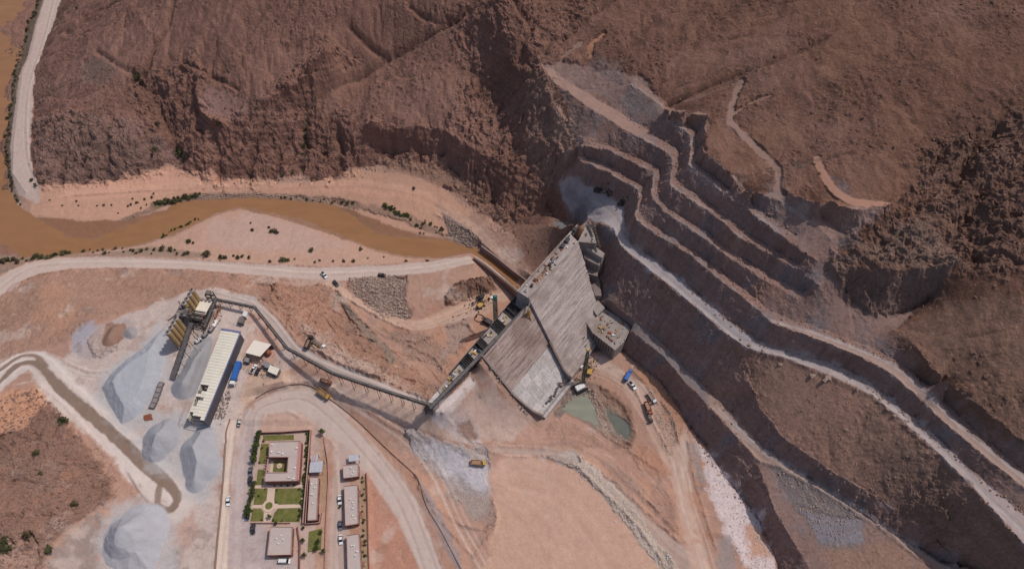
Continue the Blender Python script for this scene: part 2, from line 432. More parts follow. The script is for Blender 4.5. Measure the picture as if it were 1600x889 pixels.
def area(txt, rgb, soft=1.5, rough=.3, obj=None, amt=1.0, crag=None, ragged=None):
    sl, sd = sdist(ground_poly(txt), soft*2+4); blend(sl, sd, rgb, soft, rough, obj, amt, crag, ragged)
def strip(txt, w, rgb, soft=.8, rough=.15, obj=None, amt=1.0, ragged=None, patchy=False):
    """band along a line; width in metres"""
    pl = ground_poly(txt); sl = _sub(pl, w+soft*2+4); d = seg_dist(pl, sl, False)
    if patchy: amt = amt*np.clip(.55+WARP[sl]*1.6, 0, 1)
    blend(sl, w/2-d, rgb, soft, rough, obj, amt, None, ragged)
def curve(pp_, n=5):
    """smooth line through surveyed points"""
    out = []
    for i in range(len(pp_)-1):
        p0, p1, p2, p3 = (np.array(pp_[max(0, min(len(pp_)-1, i+k))]) for k in (-1, 0, 1, 2))
        for k in range(n):
            t = k/n; out.append(tuple(.5*((2*p1)+(-p0+p2)*t+(2*p0-5*p1+4*p2-p3)*t*t+(-p0+3*p1-3*p2+p3)*t**3)))
    out.append(pp_[-1]); return out
def taper_strip(txt, rgb, soft=.8, rough=.15, obj=None, amt=1.0, ragged=None):
    """band along a line with a width at each point: x,y,w"""
    pl = [(G(a, b), w) for a, b, w in curve(pts(txt))]; poly = [(p.x, p.y) for p, w in pl]
    sl = _sub(poly, 16); x = GXf[sl]; y = GYf[sl]; best = np.full(x.shape, -1e9, np.float32)
    for k in range(len(pl)-1):
        ax, ay = poly[k]; bx, by = poly[k+1]; ex, ey = bx-ax, by-ay; q = ex*ex+ey*ey+1e-9
        t = np.clip(((x-ax)*ex+(y-ay)*ey)/q, 0, 1)
        d = np.sqrt((x-ax-t*ex)**2+(y-ay-t*ey)**2); best = np.maximum(best, (pl[k][1]+(pl[k+1][1]-pl[k][1])*t)/2-d)
    blend(sl, best, rgb, soft, rough, obj, amt, None, ragged)

# slope of the bare ground
_gy, _gx = np.gradient(ZB, DX); SLOPE = np.hypot(_gx, _gy)
# base rock of the hills: red brown desert rock, darker to the right
n1 = fbm_full(90, 4, 11); n2 = fbm_full(22, 4, 12, .6); n3 = fbm(GXf, GYf, 5, 3, 13, .6)
t = np.clip((GXf+40)/160, 0, 1)[..., None]
ALB[:] = C(158, 120, 106)*(1-t)+C(138, 103, 86)*t
ALB *= (1+.22*n1+.18*n2+.14*n3)[..., None]
w = np.clip(n1*1.6+n2*.8-.1, 0, 1)[..., None]*.4
ALB[:] = ALB*(1-w)+C(148, 124, 116)*w
del n1
ALB *= np.array([.93, .81, .745], np.float32)
HILL = ALB.copy()

area("-300,300 62,288 110,287 150,288 200,280 235,268 262,256 290,268 330,282 400,280 450,277 470,272 490,286 530,276 560,262 600,258 640,270 690,290 735,312 800,362 840,440 900,560 969,544 1033,596 1075,663 1135,749 1183,806 1222,900 1222,1000 -300,1000",
     C(190, 148, 127), 2.0, .25, 'valley_floor')
# excavated right bank
area("845,105 880,95 1000,118 1040,165 1105,178 1099,240 1130,264 1160,290 1190,304 1217,298 1260,313 1310,323 1388,322 1320,380 1301,415 1360,425 1436,422 1490,415 1450,470 1397,517 1450,566 1537,644 1600,692 1750,800 1750,1000 1222,1000 1209,863 1135,749 1055,629 969,544 930,470 925,400 905,350 880,322 868,290 905,250 880,150",
     C(156, 122, 110), 2.5, .4, 'excavation_slope')
# tone of the blasted faces: grey, rusty and violet bands
sl, sd = sdist(ground_poly("845,105 1105,178 1388,322 1490,415 1397,517 1750,800 1750,1000 1222,1000 969,544 880,322 868,290 905,250"), 4)
m = np.clip(sd/3+.5, 0, 1)
q1 = fbm(GXf[sl]+GYf[sl]*.3, GYf[sl]-GXf[sl]*.3, 26, 4, 61, .6); q2 = fbm(GXf[sl], GYf[sl], 15, 4, 62, .6)
a = np.clip(q1*2.2-.25, 0, 1)*m*.75; ALB[sl] = ALB[sl]*(1-a[..., None])+C(172, 122, 98)*a[..., None]
a = np.clip(q2*2.4-.2, 0, 1)*m*.8; ALB[sl] = ALB[sl]*(1-a[..., None])+C(138, 126, 127)*a[..., None]
q3 = fbm((GXf[sl]*.78-GYf[sl]*.62), (GXf[sl]*.62+GYf[sl]*.78)*.12, 3.4, 4, 63, .65)
ALB[sl] *= (1+.28*q3*m*np.clip(SLOPE[sl]-.6, 0, 1))[..., None]
a = np.clip(-q1*2.4-.35, 0, 1)*m*.7; ALB[sl] = ALB[sl]*(1-a[..., None])+C(142, 102, 86)*a[..., None]

# crags and cliffs of the hills
for txt, k in (("55,190 130,180 210,190 245,215 290,245 262,262 200,282 110,290 62,290", .9),
               ("205,105 240,125 300,90 320,120 312,165 345,190 420,150 520,70 560,90 490,165 480,265 400,282 330,284 285,262 240,225 220,150", 1.0),
               ("560,185 640,200 700,198 760,240 800,265 830,330 790,360 700,275 640,255 580,250", 1.0),
               ("480,170 560,180 580,250 530,278 480,280", .8),
               ("690,10 790,0 830,110 850,200 820,270 740,240 700,200 720,150 740,120", .9),
               ("790,0 960,-20 880,70 845,110 800,60", .6),
               ("820,110 870,140 905,240 880,290 840,330 800,280 800,200", .9),
               ("1440,230 1600,180 1750,180 1750,420 1600,430 1500,420 1430,330", 1.0),
               ("1390,325 1440,300 1500,420 1430,425 1300,415 1320,380", .9),
               ("-100,700 0,680 120,690 180,750 160,800 60,860 -100,900", .35)):
    area(txt, None, 11.0, None, None, 1.0, min(1, k*.9), 7.0)
area("55,190 130,180 210,190 245,215 290,245 262,262 200,282 110,290 62,290", C(150, 118, 106), 6, .9, None, .6)
area("820,120 870,150 900,240 880,285 845,300 825,240", C(158, 124, 107), 5, .7, None, .55)
area("1440,230 1600,180 1750,180 1750,420 1600,430 1500,420 1430,330", C(148, 110, 92), 10, 1, None, .6)
# lower right: outer hump of the haul road
area("1135,528 1166,546 1231,563 1297,589 1362,618 1415,664 1472,716 1520,764 1564,813 1640,889 1640,1000 1600,1000 1515,889 1463,846 1406,797 1345,762 1288,727 1231,688 1187,636 1166,579", C(164, 122, 102), 2, .6, 'excavation_slope')
area("1180,560 1290,592 1290,660 1230,670 1190,620", C(164, 124, 102), 9, .5, None, .8)
area("1340,640 1420,690 1500,790 1480,840 1380,770", C(144, 112, 94), 12, .9, None, .8)
area("1395,520 1450,566 1537,644 1600,692 1750,780 1750,500 1600,470 1480,470", C(146, 108, 88), 5, .8, 'hillside')
# grey spill below the low bench
area("1200,722 1260,735 1310,765 1350,800 1345,860 1290,860 1250,800 1215,760", C(136, 124, 122), 4, .7, None, .85)
area("1255,800 1345,815 1352,850 1285,850", C(138, 130, 136), 2, .1, None, .9)
area("1290,860 1400,850 1450,900 1300,900", C(165, 124, 100), 5, .4, None, .7)

# ---- river valley
SANDY = C(207, 158, 130)
area("40,300 62,289 150,290 235,270 262,258 300,272 400,283 480,288 560,266 640,274 690,292 740,335 720,350 690,372 600,355 540,325 460,305 330,303 280,312 200,345 100,345 50,335", SANDY, 2, .12, 'riverbank_sand')
area("100,292 260,268 420,288 560,282 670,300 720,335 660,318 560,300 420,299 280,300 160,310 80,318", C(219, 165, 136), 3, .06, None, .8)
area("240,378 275,368 302,353 340,334 376,325 402,329 468,343 511,360 552,377 589,392 636,402 690,404 735,398 680,407 600,414 500,417 400,412 300,405 200,401 130,400 150,394", C(203, 161, 138), 1.5, .15, 'sandbar')
area("330,345 400,333 480,352 540,385 480,395 380,392 320,380", C(200, 165, 150), 6, .05, None, .8)
area("370,324 402,328 468,342 511,359 552,376 540,374 500,362 450,345 400,332", C(150, 108, 80), 1.5, .1, None, .75)      # wet margin
area("54,341 111,377 145,378 189,361 257,333 272,322 262,326 200,344 130,346 80,340", C(152, 106, 76), 1.5, .05, 'riverbank_sand', .95)
area("518,322 545,326 600,350 660,368 700,376 636,374 589,369 560,350", C(156, 110, 80), 1.5, .05, 'riverbank_sand', .95)
area("0,378 12,375 28,388 45,402 20,410 -40,412 -60,380", C(142, 100, 78), 1.5, .1, None, .9)
area("290,303 400,300 520,308 560,316 640,336 700,368 690,372 630,348 560,328 520,320 400,309 321,313 274,318 200,345 180,345 240,322", C(150, 122, 104), 2, .9, None, .75)   # stony bank
area("235,318 275,310 330,300 330,306 280,318 240,326", C(118, 104, 74), 1.5, .6, None, .7)
area("255,372 300,352 312,342 300,340 270,356 240,374", C(112, 108, 66), 2, .4, None, .8)
area("0,398 40,402 130,398 240,385 330,398 300,404 200,401 90,402 40,411 0,430 -60,450 -60,410", C(160, 134, 116), 2, .5, None, .8)
# rip-rap bank by the channel
area("690,330 715,345 745,368 760,388 735,396 715,385 700,362", C(146, 128, 120), 2, .9, None, .9)
area("680,318 740,344 776,380 832,428 826,436 770,392 732,356 690,334", C(205, 168, 146), 1.5, .2, None, .8)
area("800,362 760,335 700,290 720,280 800,345 860,350 900,360 860,395 835,432 820,410", C(160, 118, 96), 3, .4, None, .8)
# north-west track and its river margin
area("70,-60 66,0 54,45 42,90 30,120 22,175 16,225 14,270 30,305 60,320 62,288 51,270 47,236 51,169 54,111 64,81 81,44 96,0 110,-60", C(196, 168, 154), 1.2, .1, 'river_track')
area("62,-20 44,41 37,68 20,115 14,169 8,219 8,253 13,280 24,318 30,310 18,275 16,225 22,175 30,120 42,90 54,45 68,0", C(122, 104, 86), .8, .6, None, .9)
# ---- river road
area("-60,470 0,432 40,412 90,403 200,402 300,406 400,413 500,418 600,415 680,408 735,399 742,412 680,426 600,432 520,440 470,437 400,430 300,421 200,418 110,420 60,428 20,445 0,470 -60,520", C(208, 186, 173), 1.0, .08, 'river_road')
strip("100,411 200,410 300,413 400,421 500,427 600,424 700,415", 2.0, C(222, 202, 190), 1.5, None, None, .6)
area("440,433 520,438 540,442 530,460 470,450", C(196, 164, 146), 2, .15, None, .8)
# mound south of the road
area("20,450 60,432 110,424 200,422 300,426 390,434 450,450 440,480 400,470 340,452 280,465 220,480 160,500 110,530 60,545 0,560 -60,560 -60,500", C(184, 143, 120), 3, .6, None, .9, .12)
area("70,440 110,450 120,500 80,520 55,500", C(205, 152, 120), 6, .3, None, .6)
# rocky ground between the conveyor road and the pit
area("400,440 450,448 520,445 560,490 600,545 650,580 690,610 672,628 600,598 520,566 470,535 440,495 410,468", C(186, 142, 118), 2, .85, None, .95, .55)
area("420,450 490,455 530,500 560,550 500,545 455,500", C(200, 146, 118), 7, .5, None, .5)
area("470,500 560,560 640,600 665,625 600,596 520,565 470,535", C(206, 178, 160), 4, .5, None, .7)
# boulder heap and bench between road and pit
area("545,434 640,432 632,470 648,490 640,500 600,498 570,478 545,455", C(150, 124, 110), 2, .9, 'rubble_slope', .9)
area("640,432 740,416 775,440 735,440 700,455 680,478 655,490 640,460", C(190, 150, 128), 2, .3, None, .9)
area("690,462 720,440 765,434 775,450 740,465 700,478", C(142, 106, 88), 2, .9, None, .95, .8)
area("525,455 560,478 620,503 650,508 640,520 610,520 565,492 530,466", C(203, 152, 124), 1.5, .15, None, .9)
area("530,466 570,500 620,530 660,560 700,590 740,560 770,510 810,470 775,465 700,495 640,522 600,515", C(202, 152, 124), 3, .15, None, .9)
area("600,515 660,520 700,545 690,580 640,560", C(176, 142, 124), 4, .8, None, .8)
area("690,505 740,485 735,520 710,555 690,560 700,530", C(186, 160, 148), 3, .6, None, .8)
area("720,470 780,465 760,490 700,505 660,515 650,505", C(206, 166, 142), 2, .1, None, .9)
taper_strip("530,463,3 550,490,4 566,510,5 580,530,4 605,548,4 612,565,6", C(150, 132, 118), 1.2, .2, None, .9)
strip("526,455 560,477 600,498 640,516", .9, C(140, 104, 80), .6, .3, None, .9)
strip("612,548 650,560 675,580 690,600", .8, C(160, 112, 86), .6, .3, None, .8)
# ---- batching plant yard
area("110,540 150,515 200,490 255,470 300,455 340,450 400,466 450,530 470,560 440,590 400,610 370,650 350,700 345,760 335,889 335,960 250,960 255,840 270,800 210,720 160,650 120,610 90,580", C(206, 186, 176), 2.5, .2, 'yard_ground')
area("120,560 118,520 145,508 200,498 225,515 190,535 160,560", C(188, 172, 170), 3, .5, None, .85)
area("130,520 170,505 205,510 190,540 150,560", C(196, 172, 160), 3, .9, None, .7)
area("112,525 126,510 150,500 150,515 130,540 126,555 114,555", C(172, 170, 182), 2.5, .1, None, .85)
area("165,505 195,508 195,530 178,540 160,535", C(168, 126, 102), 1.5, .4, None, .9)
area("370,480 430,490 440,545 430,580 390,600 378,560 395,510", C(206, 160, 138), 4, .3, None, .85)
area("395,585 440,580 470,585 440,605 400,620 380,640 372,620", C(212, 178, 152), 3, .1, None, .9)
area("330,455 400,466 432,498 466,540 520,568 600,598 672,628 665,636 600,612 520,580 462,552 440,528 420,500 395,478 340,462", C(190, 178, 172), 1.0, .1, 'conveyor_road')
area("340,478 385,482 372,500 340,515 325,560 318,540", C(210, 192, 182), 3, .1, None, .9)
# haul roads on the left
area("-60,620 0,572 30,552 60,548 95,562 130,578 170,578 210,558 255,515 260,525 220,570 180,590 140,592 110,585 130,610 170,660 205,700 245,735 280,760 284,800 250,800 225,775 195,745 165,690 120,630 85,590 60,572 30,585 0,612 -60,660", C(214, 197, 188), 1.5, .06, 'haul_road')
area("400,640 425,622 460,615 500,640 530,680 520,690 495,668 465,650 425,650 405,672 398,660", C(190, 172, 168), 2.5, .06, None, .7)
strip("195,730 215,765 240,795", 1.0, C(140, 120, 112), .5, .1, None, .8)
# left hill
area("-120,650 0,626 30,608 60,612 88,638 140,700 178,755 180,775 150,795 100,830 70,870 60,960 -120,960", C(164, 124, 106), 3, 1.0, 'left_hill', 1.0, .45)
area("-60,640 10,612 60,598 75,612 70,640 40,665 0,680 -60,690", C(212, 156, 120), 4, .15, None, .9)
area("80,860 100,835 160,795 165,830 150,889 140,960 60,960", C(164, 146, 138), 3, .4, None, .9)
area("0,840 50,845 60,889 60,960 -80,960 -80,850", C(192, 158, 140), 6, .3, None, .7)
area("270,790 300,790 308,830 280,889 250,960 235,960 255,850", C(200, 166, 150), 2, .2, None, .9)
area("262,860 290,850 280,889 265,930 235,930", C(180, 164, 156), 1, .1, None, .9)
area("345,760 352,660 372,655 360,740 356,889 352,960 325,960 335,889", C(226, 204, 188), 1.0, .06, 'camp_road')
# ---- camp terrace and curved road
area("372,655 385,640 410,618 440,606 480,604 530,632 580,690 560,720 575,760 575,960 350,960 356,889 360,740", C(200, 172, 158), 1.5, .08, 'camp_ground')
area("376,660 384,640 400,640 404,672 404,690 396,725 388,790 388,816 418,818 414,872 460,872 462,905 358,960 358,889 364,740", C(192, 176, 174), 2.0, .06, None, .85)
area("400,675 415,645 450,640 490,660 500,690 480,672 405,674", C(205, 166, 146), 2, .15, None, .8)
area("385,655 400,632 430,611 480,606 530,634 590,697 650,780 690,889 720,960 690,960 655,889 620,810 575,745 530,690 500,665 470,645 420,645 400,670", C(204, 183, 172), 1.2, .05, 'camp_road')
area("575,745 620,810 655,889 680,960 575,960 568,800", C(196, 140, 114), 2, .3, 'valley_floor')
area("575,745 600,785 640,889 600,889 580,840", C(198, 142, 116), 6, .3, None, .5)
area("500,680 520,690 518,760 512,889 512,960 490,960 494,800", C(196, 150, 124), 1.0, .2, None, .8)
area("530,690 556,710 540,760 540,889 540,960 512,960 515,889 522,760", C(198, 172, 160), 1, .06, 'camp_road')
area("545,735 575,745 575,960 545,960", C(194, 150, 124), 1.5, .2, None, .8)
# south of the conveyor road
area("440,592 470,582 540,596 620,620 672,640 700,650 745,690 755,700 700,690 640,668 590,650 545,630 500,603 455,600", C(216, 184, 164), 2, .12, None, .9)
area("520,625 560,652 612,702 660,745 700,800 720,889 740,960 722,960 690,850 650,765 600,715 560,672", C(200, 150, 122), 2, .3, None, .8)
area("655,748 690,800 725,889 712,889 668,800", C(160, 146, 146), 2, .4, None, .9)
area("630,668 700,690 760,700 772,735 765,800 740,810 690,750 650,710", C(178, 162, 158), 3, .85, 'stone_spill', .95)
area("650,690 720,705 765,735 755,770 700,740 655,705", C(208, 202, 208), 5, .6, None, .65)
area("700,755 765,775 776,810 765,825 735,810 700,775", C(172, 148, 136), 3, .6, None, .9)
area("680,640 735,590 745,600 705,648 690,672 672,655", C(222, 208, 204), 1.2, .05, None, .95)
area("740,600 790,620 842,660 830,690 760,690 700,670 705,648", C(206, 178, 164), 3, .35, None, .9)
area("690,655 730,640 750,690 735,700 710,685", C(206, 194, 192), 4, .5, None, .7)
area("712,660 735,655 745,680 735,690 718,680", C(160, 128, 112), 2, .6, None, .9)
# silt plain and the tracks round it
area("765,735 800,700 830,715 890,725 950,775 1000,830 1040,889 1060,960 740,960 760,860 775,820", C(208, 166, 142), 3, .04, 'silt_plain')
area("800,690 840,650 880,640 940,670 945,690 900,695 870,690 830,700", C(196, 152, 132), 2, .06, None, .9)
area("860,690 930,700 985,740 1000,770 960,760 905,715 850,712", C(202, 156, 132), 3, .1, None, .9)
area("765,700 850,702 905,715 950,750 1000,800 1060,850 1100,870 1110,960 1080,960 1040,880 1000,830 950,778 890,728 840,712", C(184, 158, 146), 2, .1, 'haul_road', .9)
area("890,700 935,735 985,790 1020,830 1060,889 1080,960 1060,960 1030,889 985,828 940,775 900,735 860,715", C(206, 180, 158), 2.2, .8, 'spoil_ridge', .95)
area("845,703 895,703 905,720 870,722", C(170, 148, 140), 3, .4, None, .8)
area("985,590 1010,600 1040,650 1060,690 1075,740 1090,800 1110,889 1120,960 1095,960 1070,850 1050,760 1025,700 1000,650 970,600", C(206, 170, 150), 1.5, .08, 'haul_road', .95)
area("1060,660 1075,670 1080,720 1065,760 1050,720", C(204, 172, 154), 1.5, .1, 'haul_road', .9)
strip("1062,720 1070,770 1085,830 1105,889", 1.5, C(224, 192, 170), 1.5, None, None, .7)
area("1000,745 1050,760 1065,830 1060,840 1010,800", C(204, 152, 124), 4, .3, None, .8)
area("1020,640 1050,630 1068,670 1050,720 1030,690", C(190, 148, 126), 3, .6, None, .9)
area("880,600 905,590 940,600 980,640 985,690 955,690 900,645 872,628", C(172, 140, 122), 2, .6, None, .9)
area("945,555 990,590 1000,620 960,590 925,575 900,560", C(206, 178, 162), 2, .06, None, .9)
area("1000,572 1033,598 1055,631 1075,665 1060,660 1030,620 990,585", C(192, 140, 104), 2, .3, None, .8)
# lower channel: pale gravel flushed over ochre clay
area("1085,690 1105,695 1135,749 1183,806 1209,863 1222,960 1180,960 1165,889 1140,830 1110,770", C(202, 142, 104), 2, .3, 'channel_bed', .95)
area("1092,696 1115,708 1142,750 1187,806 1199,850 1208,889 1175,900 1152,862 1130,826 1108,775", C(226, 204, 202), 2.5, .5, None, .9, None, 4)
area("1160,820 1190,830 1200,865 1175,870", C(196, 134, 90), 3, .2, None, .75)
area("1120,840 1140,840 1150,889 1150,960 1125,960", C(160, 148, 146), 3, .3, None, .8)
area("1075,690 1090,695 1105,760 1090,750 1080,720", C(160, 146, 142), 2, .3, None, .7)
# patchy ground: scraped pale dust, raw orange earth, damp and stony spots, each with its own edge
low = np.isin(OID, [ONAMES.index(n) for n in ('valley_floor', 'yard_ground', 'camp_ground', 'left_hill', 'rubble_slope', 'haul_road', 'silt_plain')]).astype(np.float32)
fl_ = np.where(OID == ONAMES.index('silt_plain'), .35, 1.0).astype(np.float32)
for sd_, wl_, th, rgb, am in ((401, 26, .22, C(216, 196, 184), .42), (402, 20, .26, C(192, 136, 106), .5), (403, 15, .28, C(158, 134, 122), .5), (404, 9, .3, C(150, 112, 92), .45), (405, 7, .32, C(212, 184, 166), .45), (406, 34, .18, C(176, 146, 130), .4)):
    a = np.clip((fbm_full(wl_, 5, sd_, .62)-th)*9, 0, 1)*am*low*fl_; ALB[:] = ALB*(1-a[..., None])+rgb*a[..., None]
ALB *= (1+low*fl_*(.16*fbm(GXf, GYf, 5, 4, 411, .65)+.08*fbm_full(60, 2, 412)))[..., None]
# ---- right bank roads
PALE = C(176, 163, 163)
area("872,286 905,282 945,300 976,323 976,361 989,382 1036,415 1087,456 1138,500 1187,535 1244,552 1319,574 1362,600 1406,635 1472,688 1515,732 1559,771 1600,802 1700,885 1700,945 1600,850 1564,811 1520,762 1472,714 1415,662 1362,616 1297,587 1231,561 1166,544 1138,524 1114,503 1077,473 1036,439 999,409 969,385 957,357 935,348 915,340 890,330 878,310", PALE, 1.6, .12, 'abutment_road', .95)
area("1250,556 1319,576 1362,602 1406,637 1472,690 1515,734 1559,773 1620,820 1620,870 1564,811 1520,762 1472,714 1415,662 1362,616 1297,587", C(182, 156, 146), 2, .15, None, .7)
strip("1300,581 1362,610 1410,650 1472,703 1518,748 1560,792 1620,850", 1.6, C(204, 186, 178), 1.2, None, None, .7)
area("880,300 905,290 925,310 935,335 905,338 888,322", C(146, 136, 138), 4, .6, None, .8)
area("1203,500 1275,521 1345,547 1397,572 1441,607 1494,660 1537,695 1600,742 1720,830 1720,850 1600,764 1524,703 1481,668 1428,616 1384,581 1345,560 1275,532", C(172, 142, 128), 1.3, .15, 'bench_road', .95)
area("1100,615 1109,636 1144,675 1183,719 1214,727 1290,770 1380,826 1460,889 1540,960 1620,960 1500,895 1450,865 1362,817 1297,769 1231,729 1187,694 1144,646 1120,622", C(176, 142, 124), 1.5, .15, 'lower_bench_road', .95)
area("960,478 1026,527 1075,579 1102,605 1109,632 1087,610 1062,585 1025,546 988,516 965,500", C(138, 126, 124), 2, .2, 'lower_bench_road', .85)
area("849,111 858,104 880,124 974,180 1012,203 1003,216 976,204 965,196 868,133", C(164, 128, 112), 1, .15, 'bench_road', .95)
# dust along the lips of the benches
for txt, w_, k in (("925,256 999,296 992,338 1003,350 1080,398 1138,445 1199,496", 1.8, .55), ("942,232 1023,268 1019,305 1037,330 1090,364 1138,401", 1.6, .5),
                   ("1003,215 1050,242 1047,288 1111,333 1158,371", 1.8, .55), ("986,132 1036,165", 1.8, .6), ("1043,184 1080,211 1077,258 1124,296 1172,328 1200,350 1234,378", 2.4, .6),
                   ("1099,240 1130,264 1160,289", 1.2, .4), ("1217,311 1244,328 1281,355 1298,372", 2.5, .6)):
    strip(txt, w_*.75, C(184, 162, 152), .9, None, None, min(1, k*1.1), 1.2, True)
area("870,145 905,235 880,250 862,190", C(176, 140, 118), 4, .3, None, .6)
area("880,135 900,160 915,205 900,215", C(150, 122, 108), 3, .3, None, .6)
# small tracks on the right slope
ORA = C(170, 124, 100)
strip("1158,128 1145,160 1140,190 1165,215 1195,245 1216,265 1215,308", 3.2, C(160, 126, 110), 1.2, .2, 'slope_track', .9)
strip("1145,180 1175,160 1205,150", 2.2, C(160, 122, 102), 1.2, .2, 'slope_track', .8)
taper_strip("1277,248,3 1285,270,3.5 1300,292,4 1322,310,5 1350,318,5.5 1382,319,4", C(178, 128, 104), 1.0, .1, 'slope_track', .95)
taper_strip("943,55,3 925,70,4 922,88,3", C(184, 128, 94), 1.2, .2, None, .9)
taper_strip("905,70,3 880,90,3 868,110,3", C(164, 130, 112), 1.5, .3, None, .8)
area("1036,165 1070,178 1100,182 1090,190 1050,186", C(170, 124, 96), 2, .3, None, .7)
area("935,90 970,100 985,135 955,125 920,110", C(132, 118, 114), 5, .7, None, .5)
area("985,135 1030,165 1040,185 1010,190 975,160", C(138, 124, 120), 4, .7, None, .6)
strip("1150,283 1185,274 1216,265 1250,257 1290,246", 1.6, C(150, 118, 102), 1.2, .5, None, .6, 1.0, True)
strip("1036,166 1070,158 1110,145 1158,130", 1.6, C(150, 116, 98), 1.2, .5, None, .6, 1.0, True)
# brighter, smoother rock on some spurs
area("314,128 371,150 400,170 345,190 320,180 310,150", C(150, 112, 100), 5, .25, None, .7)
area("130,95 170,90 185,115 160,135 130,130", C(130, 104, 92), 5, .5, None, .7)
strip("484,169 545,125 602,91 660,60 720,27", 1.2, C(150, 118, 102), 1.0, .5, None, .5)
strip("478,190 476,215 474,262", 2.0, C(110, 96, 78), 2.0, .6, None, .6)
area("590,245 690,255 740,300 690,292 600,262", C(160, 120, 98), 4, .3, None, .8)

# rough broken face below the lower spur
area("1295,412 1360,422 1436,420 1490,412 1460,470 1415,490 1355,495 1312,460", C(140, 108, 94), 4, .8, None, .8, .8, 3)
area("1330,400 1400,350 1450,330 1500,420 1430,425 1300,415", C(150, 120, 104), 6, .9, None, .7, .9, 4)
# tyre marks and scraped lines along the roads
_g = random.Random(5)
def tracks(txt, n, spread, dark, light, amt=.35, w=.8):
    pl = [G(a, b) for a, b in curve(pts(txt), 3)]
    for k in range(n):
        off = (_g.random()*2-1)*spread; q = []
        for i, p in enumerate(pl):
            a = pl[max(0, i-1)]; b = pl[min(len(pl)-1, i+1)]; d = Vector((b.x-a.x, b.y-a.y, 0)).normalized()
            o = off+_g.uniform(-.5, .5)*.35; q.append((p.x-d.y*o, p.y+d.x*o))
        sl = _sub(q, 3); dd = seg_dist(q, sl, False); blend(sl, w/2-dd, dark if k % 2 else light, .9, None, None, amt*_g.uniform(.5, 1.1), None, .5)
LT, DK = C(226, 206, 192), C(168, 142, 128)
tracks("0,450 40,422 90,412 200,410 300,413 400,421 500,428 600,424 680,417 735,406", 8, 2.6, DK, LT)
tracks("-20,600 0,582 30,560 60,556 95,568 130,584 170,584 210,565 255,520 300,470 340,458", 8, 3.0, DK, LT, .45)
tracks("30,590 70,585 100,608 150,660 195,710 235,745 260,790", 5, 5.0, DK, LT, .4)
tracks("215,705 240,728 262,745 285,780 340,770", 5, 3.0, DK, LT, .35)
tracks("365,660 358,720 352,780 346,840 340,900", 6, 3.0, DK, LT, .35)
tracks("385,680 395,640 430,622 480,618 530,655 580,710 630,780 670,880 680,910", 10, 5.5, DK, LT, .32)
tracks("524,720 527,780 524,840 523,900", 5, 2.0, DK, LT, .35)
tracks("480,598 530,612 590,645 650,690 690,745 720,810 760,880", 10, 4.5, DK, LT, .35)
tracks("985,595 1010,625 1040,680 1062,730 1075,790 1095,850 1112,910", 9, 3.2, DK, LT, .4)
tracks("770,703 850,706 905,722 960,765 1010,815 1060,862 1085,880", 8, 2.6, DK, LT, .35)
tracks("700,685 760,700 830,700 900,700 960,720", 6, 4, DK, LT, .3)
tracks("1068,690 1070,720 1060,760", 5, 2.5, DK, LT, .35)
tracks("530,450 580,490 640,510 700,500 760,475", 6, 1.8, DK, LT, .35)
tracks("340,458 395,472 432,502 466,545 520,573 600,603 665,630", 6, 1.2, DK, LT, .35)
tracks("60,290 45,250 42,190 48,130 70,60 85,0", 6, 2.6, DK, LT, .35)
tracks("100,305 200,298 300,290 420,292 560,288 660,305 720,340", 8, 2.6, C(190, 146, 122), C(228, 180, 152), .4)
LT2, DK2 = C(200, 184, 178), C(146, 128, 122)
tracks("930,310 965,340 975,372 1010,405 1060,448 1110,490 1160,530 1240,557 1310,581 1370,612 1430,665 1490,718 1560,790 1640,862", 9, 2.0, DK2, LT2, .5)
tracks("1205,502 1275,522 1345,548 1397,573 1441,608 1494,661 1537,697 1600,748", 6, 1.3, DK2, LT2, .4)
tracks("1120,640 1160,680 1200,712 1300,775 1400,838 1480,890", 7, 1.8, DK2, LT2, .45)
tracks("765,760 800,780 850,830 880,900", 4, 9, C(196, 156, 134), C(216, 178, 156), .35, 2.0)
tracks("800,740 870,760 930,820 980,890", 4, 9, C(196, 156, 134), C(216, 178, 156), .35, 2.0)

taper_strip("-20,606,9 0,592,9 25,568,10 50,562,11 72,576,13 92,602,15 130,638,15 170,672,15 205,705,15 240,738,14 268,760,13 284,780,12 274,800,10 250,802,8", C(222, 207, 198), 3.0, .08, 'haul_road', .85, 2.0)
tracks("-20,600 25,566 60,566 95,600 150,650 205,700 250,740", 9, 6.0, C(190, 170, 158), C(232, 220, 212), .5)
taper_strip("515,443,5 540,460,5 580,486,5 625,503,5.5 660,507,6 700,494,6 745,474,6 788,462,6", C(216, 178, 154), 1.4, .08, None, .85, 1.2)
tracks("515,443 560,474 620,502 660,508 700,495 750,474 785,463", 6, 2.0, C(180, 142, 122), C(226, 192, 170), .5, .7)
for txt, rgb, k in (("868,646 878,628 896,614 918,610 922,620 900,624 886,640 876,652", C(120, 116, 112), .8), ("922,614 934,620 944,640 956,664 972,690 990,690 988,672 972,652 950,632 936,616", C(134, 108, 92), .8), ("930,600 960,612 985,640 995,680 985,700 960,700 990,676 968,640 940,616", C(150, 112, 92), .7), ("900,590 930,600 925,612 895,612 880,622 876,612", C(150, 128, 116), .7),
                    ("850,668 880,655 930,680 950,700 900,700 860,690", C(178, 138, 120), .6), ("1000,690 1030,712 1050,740 1020,745 985,720", C(196, 140, 108), .6), ("1030,745 1055,790 1060,835 1040,830 1015,780", C(172, 136, 120), .6), ("940,720 980,735 1010,770 985,775 955,745", C(176, 146, 132), .6)):
    area(txt, rgb, 2.0, .55, None, k, .25, 2.0)
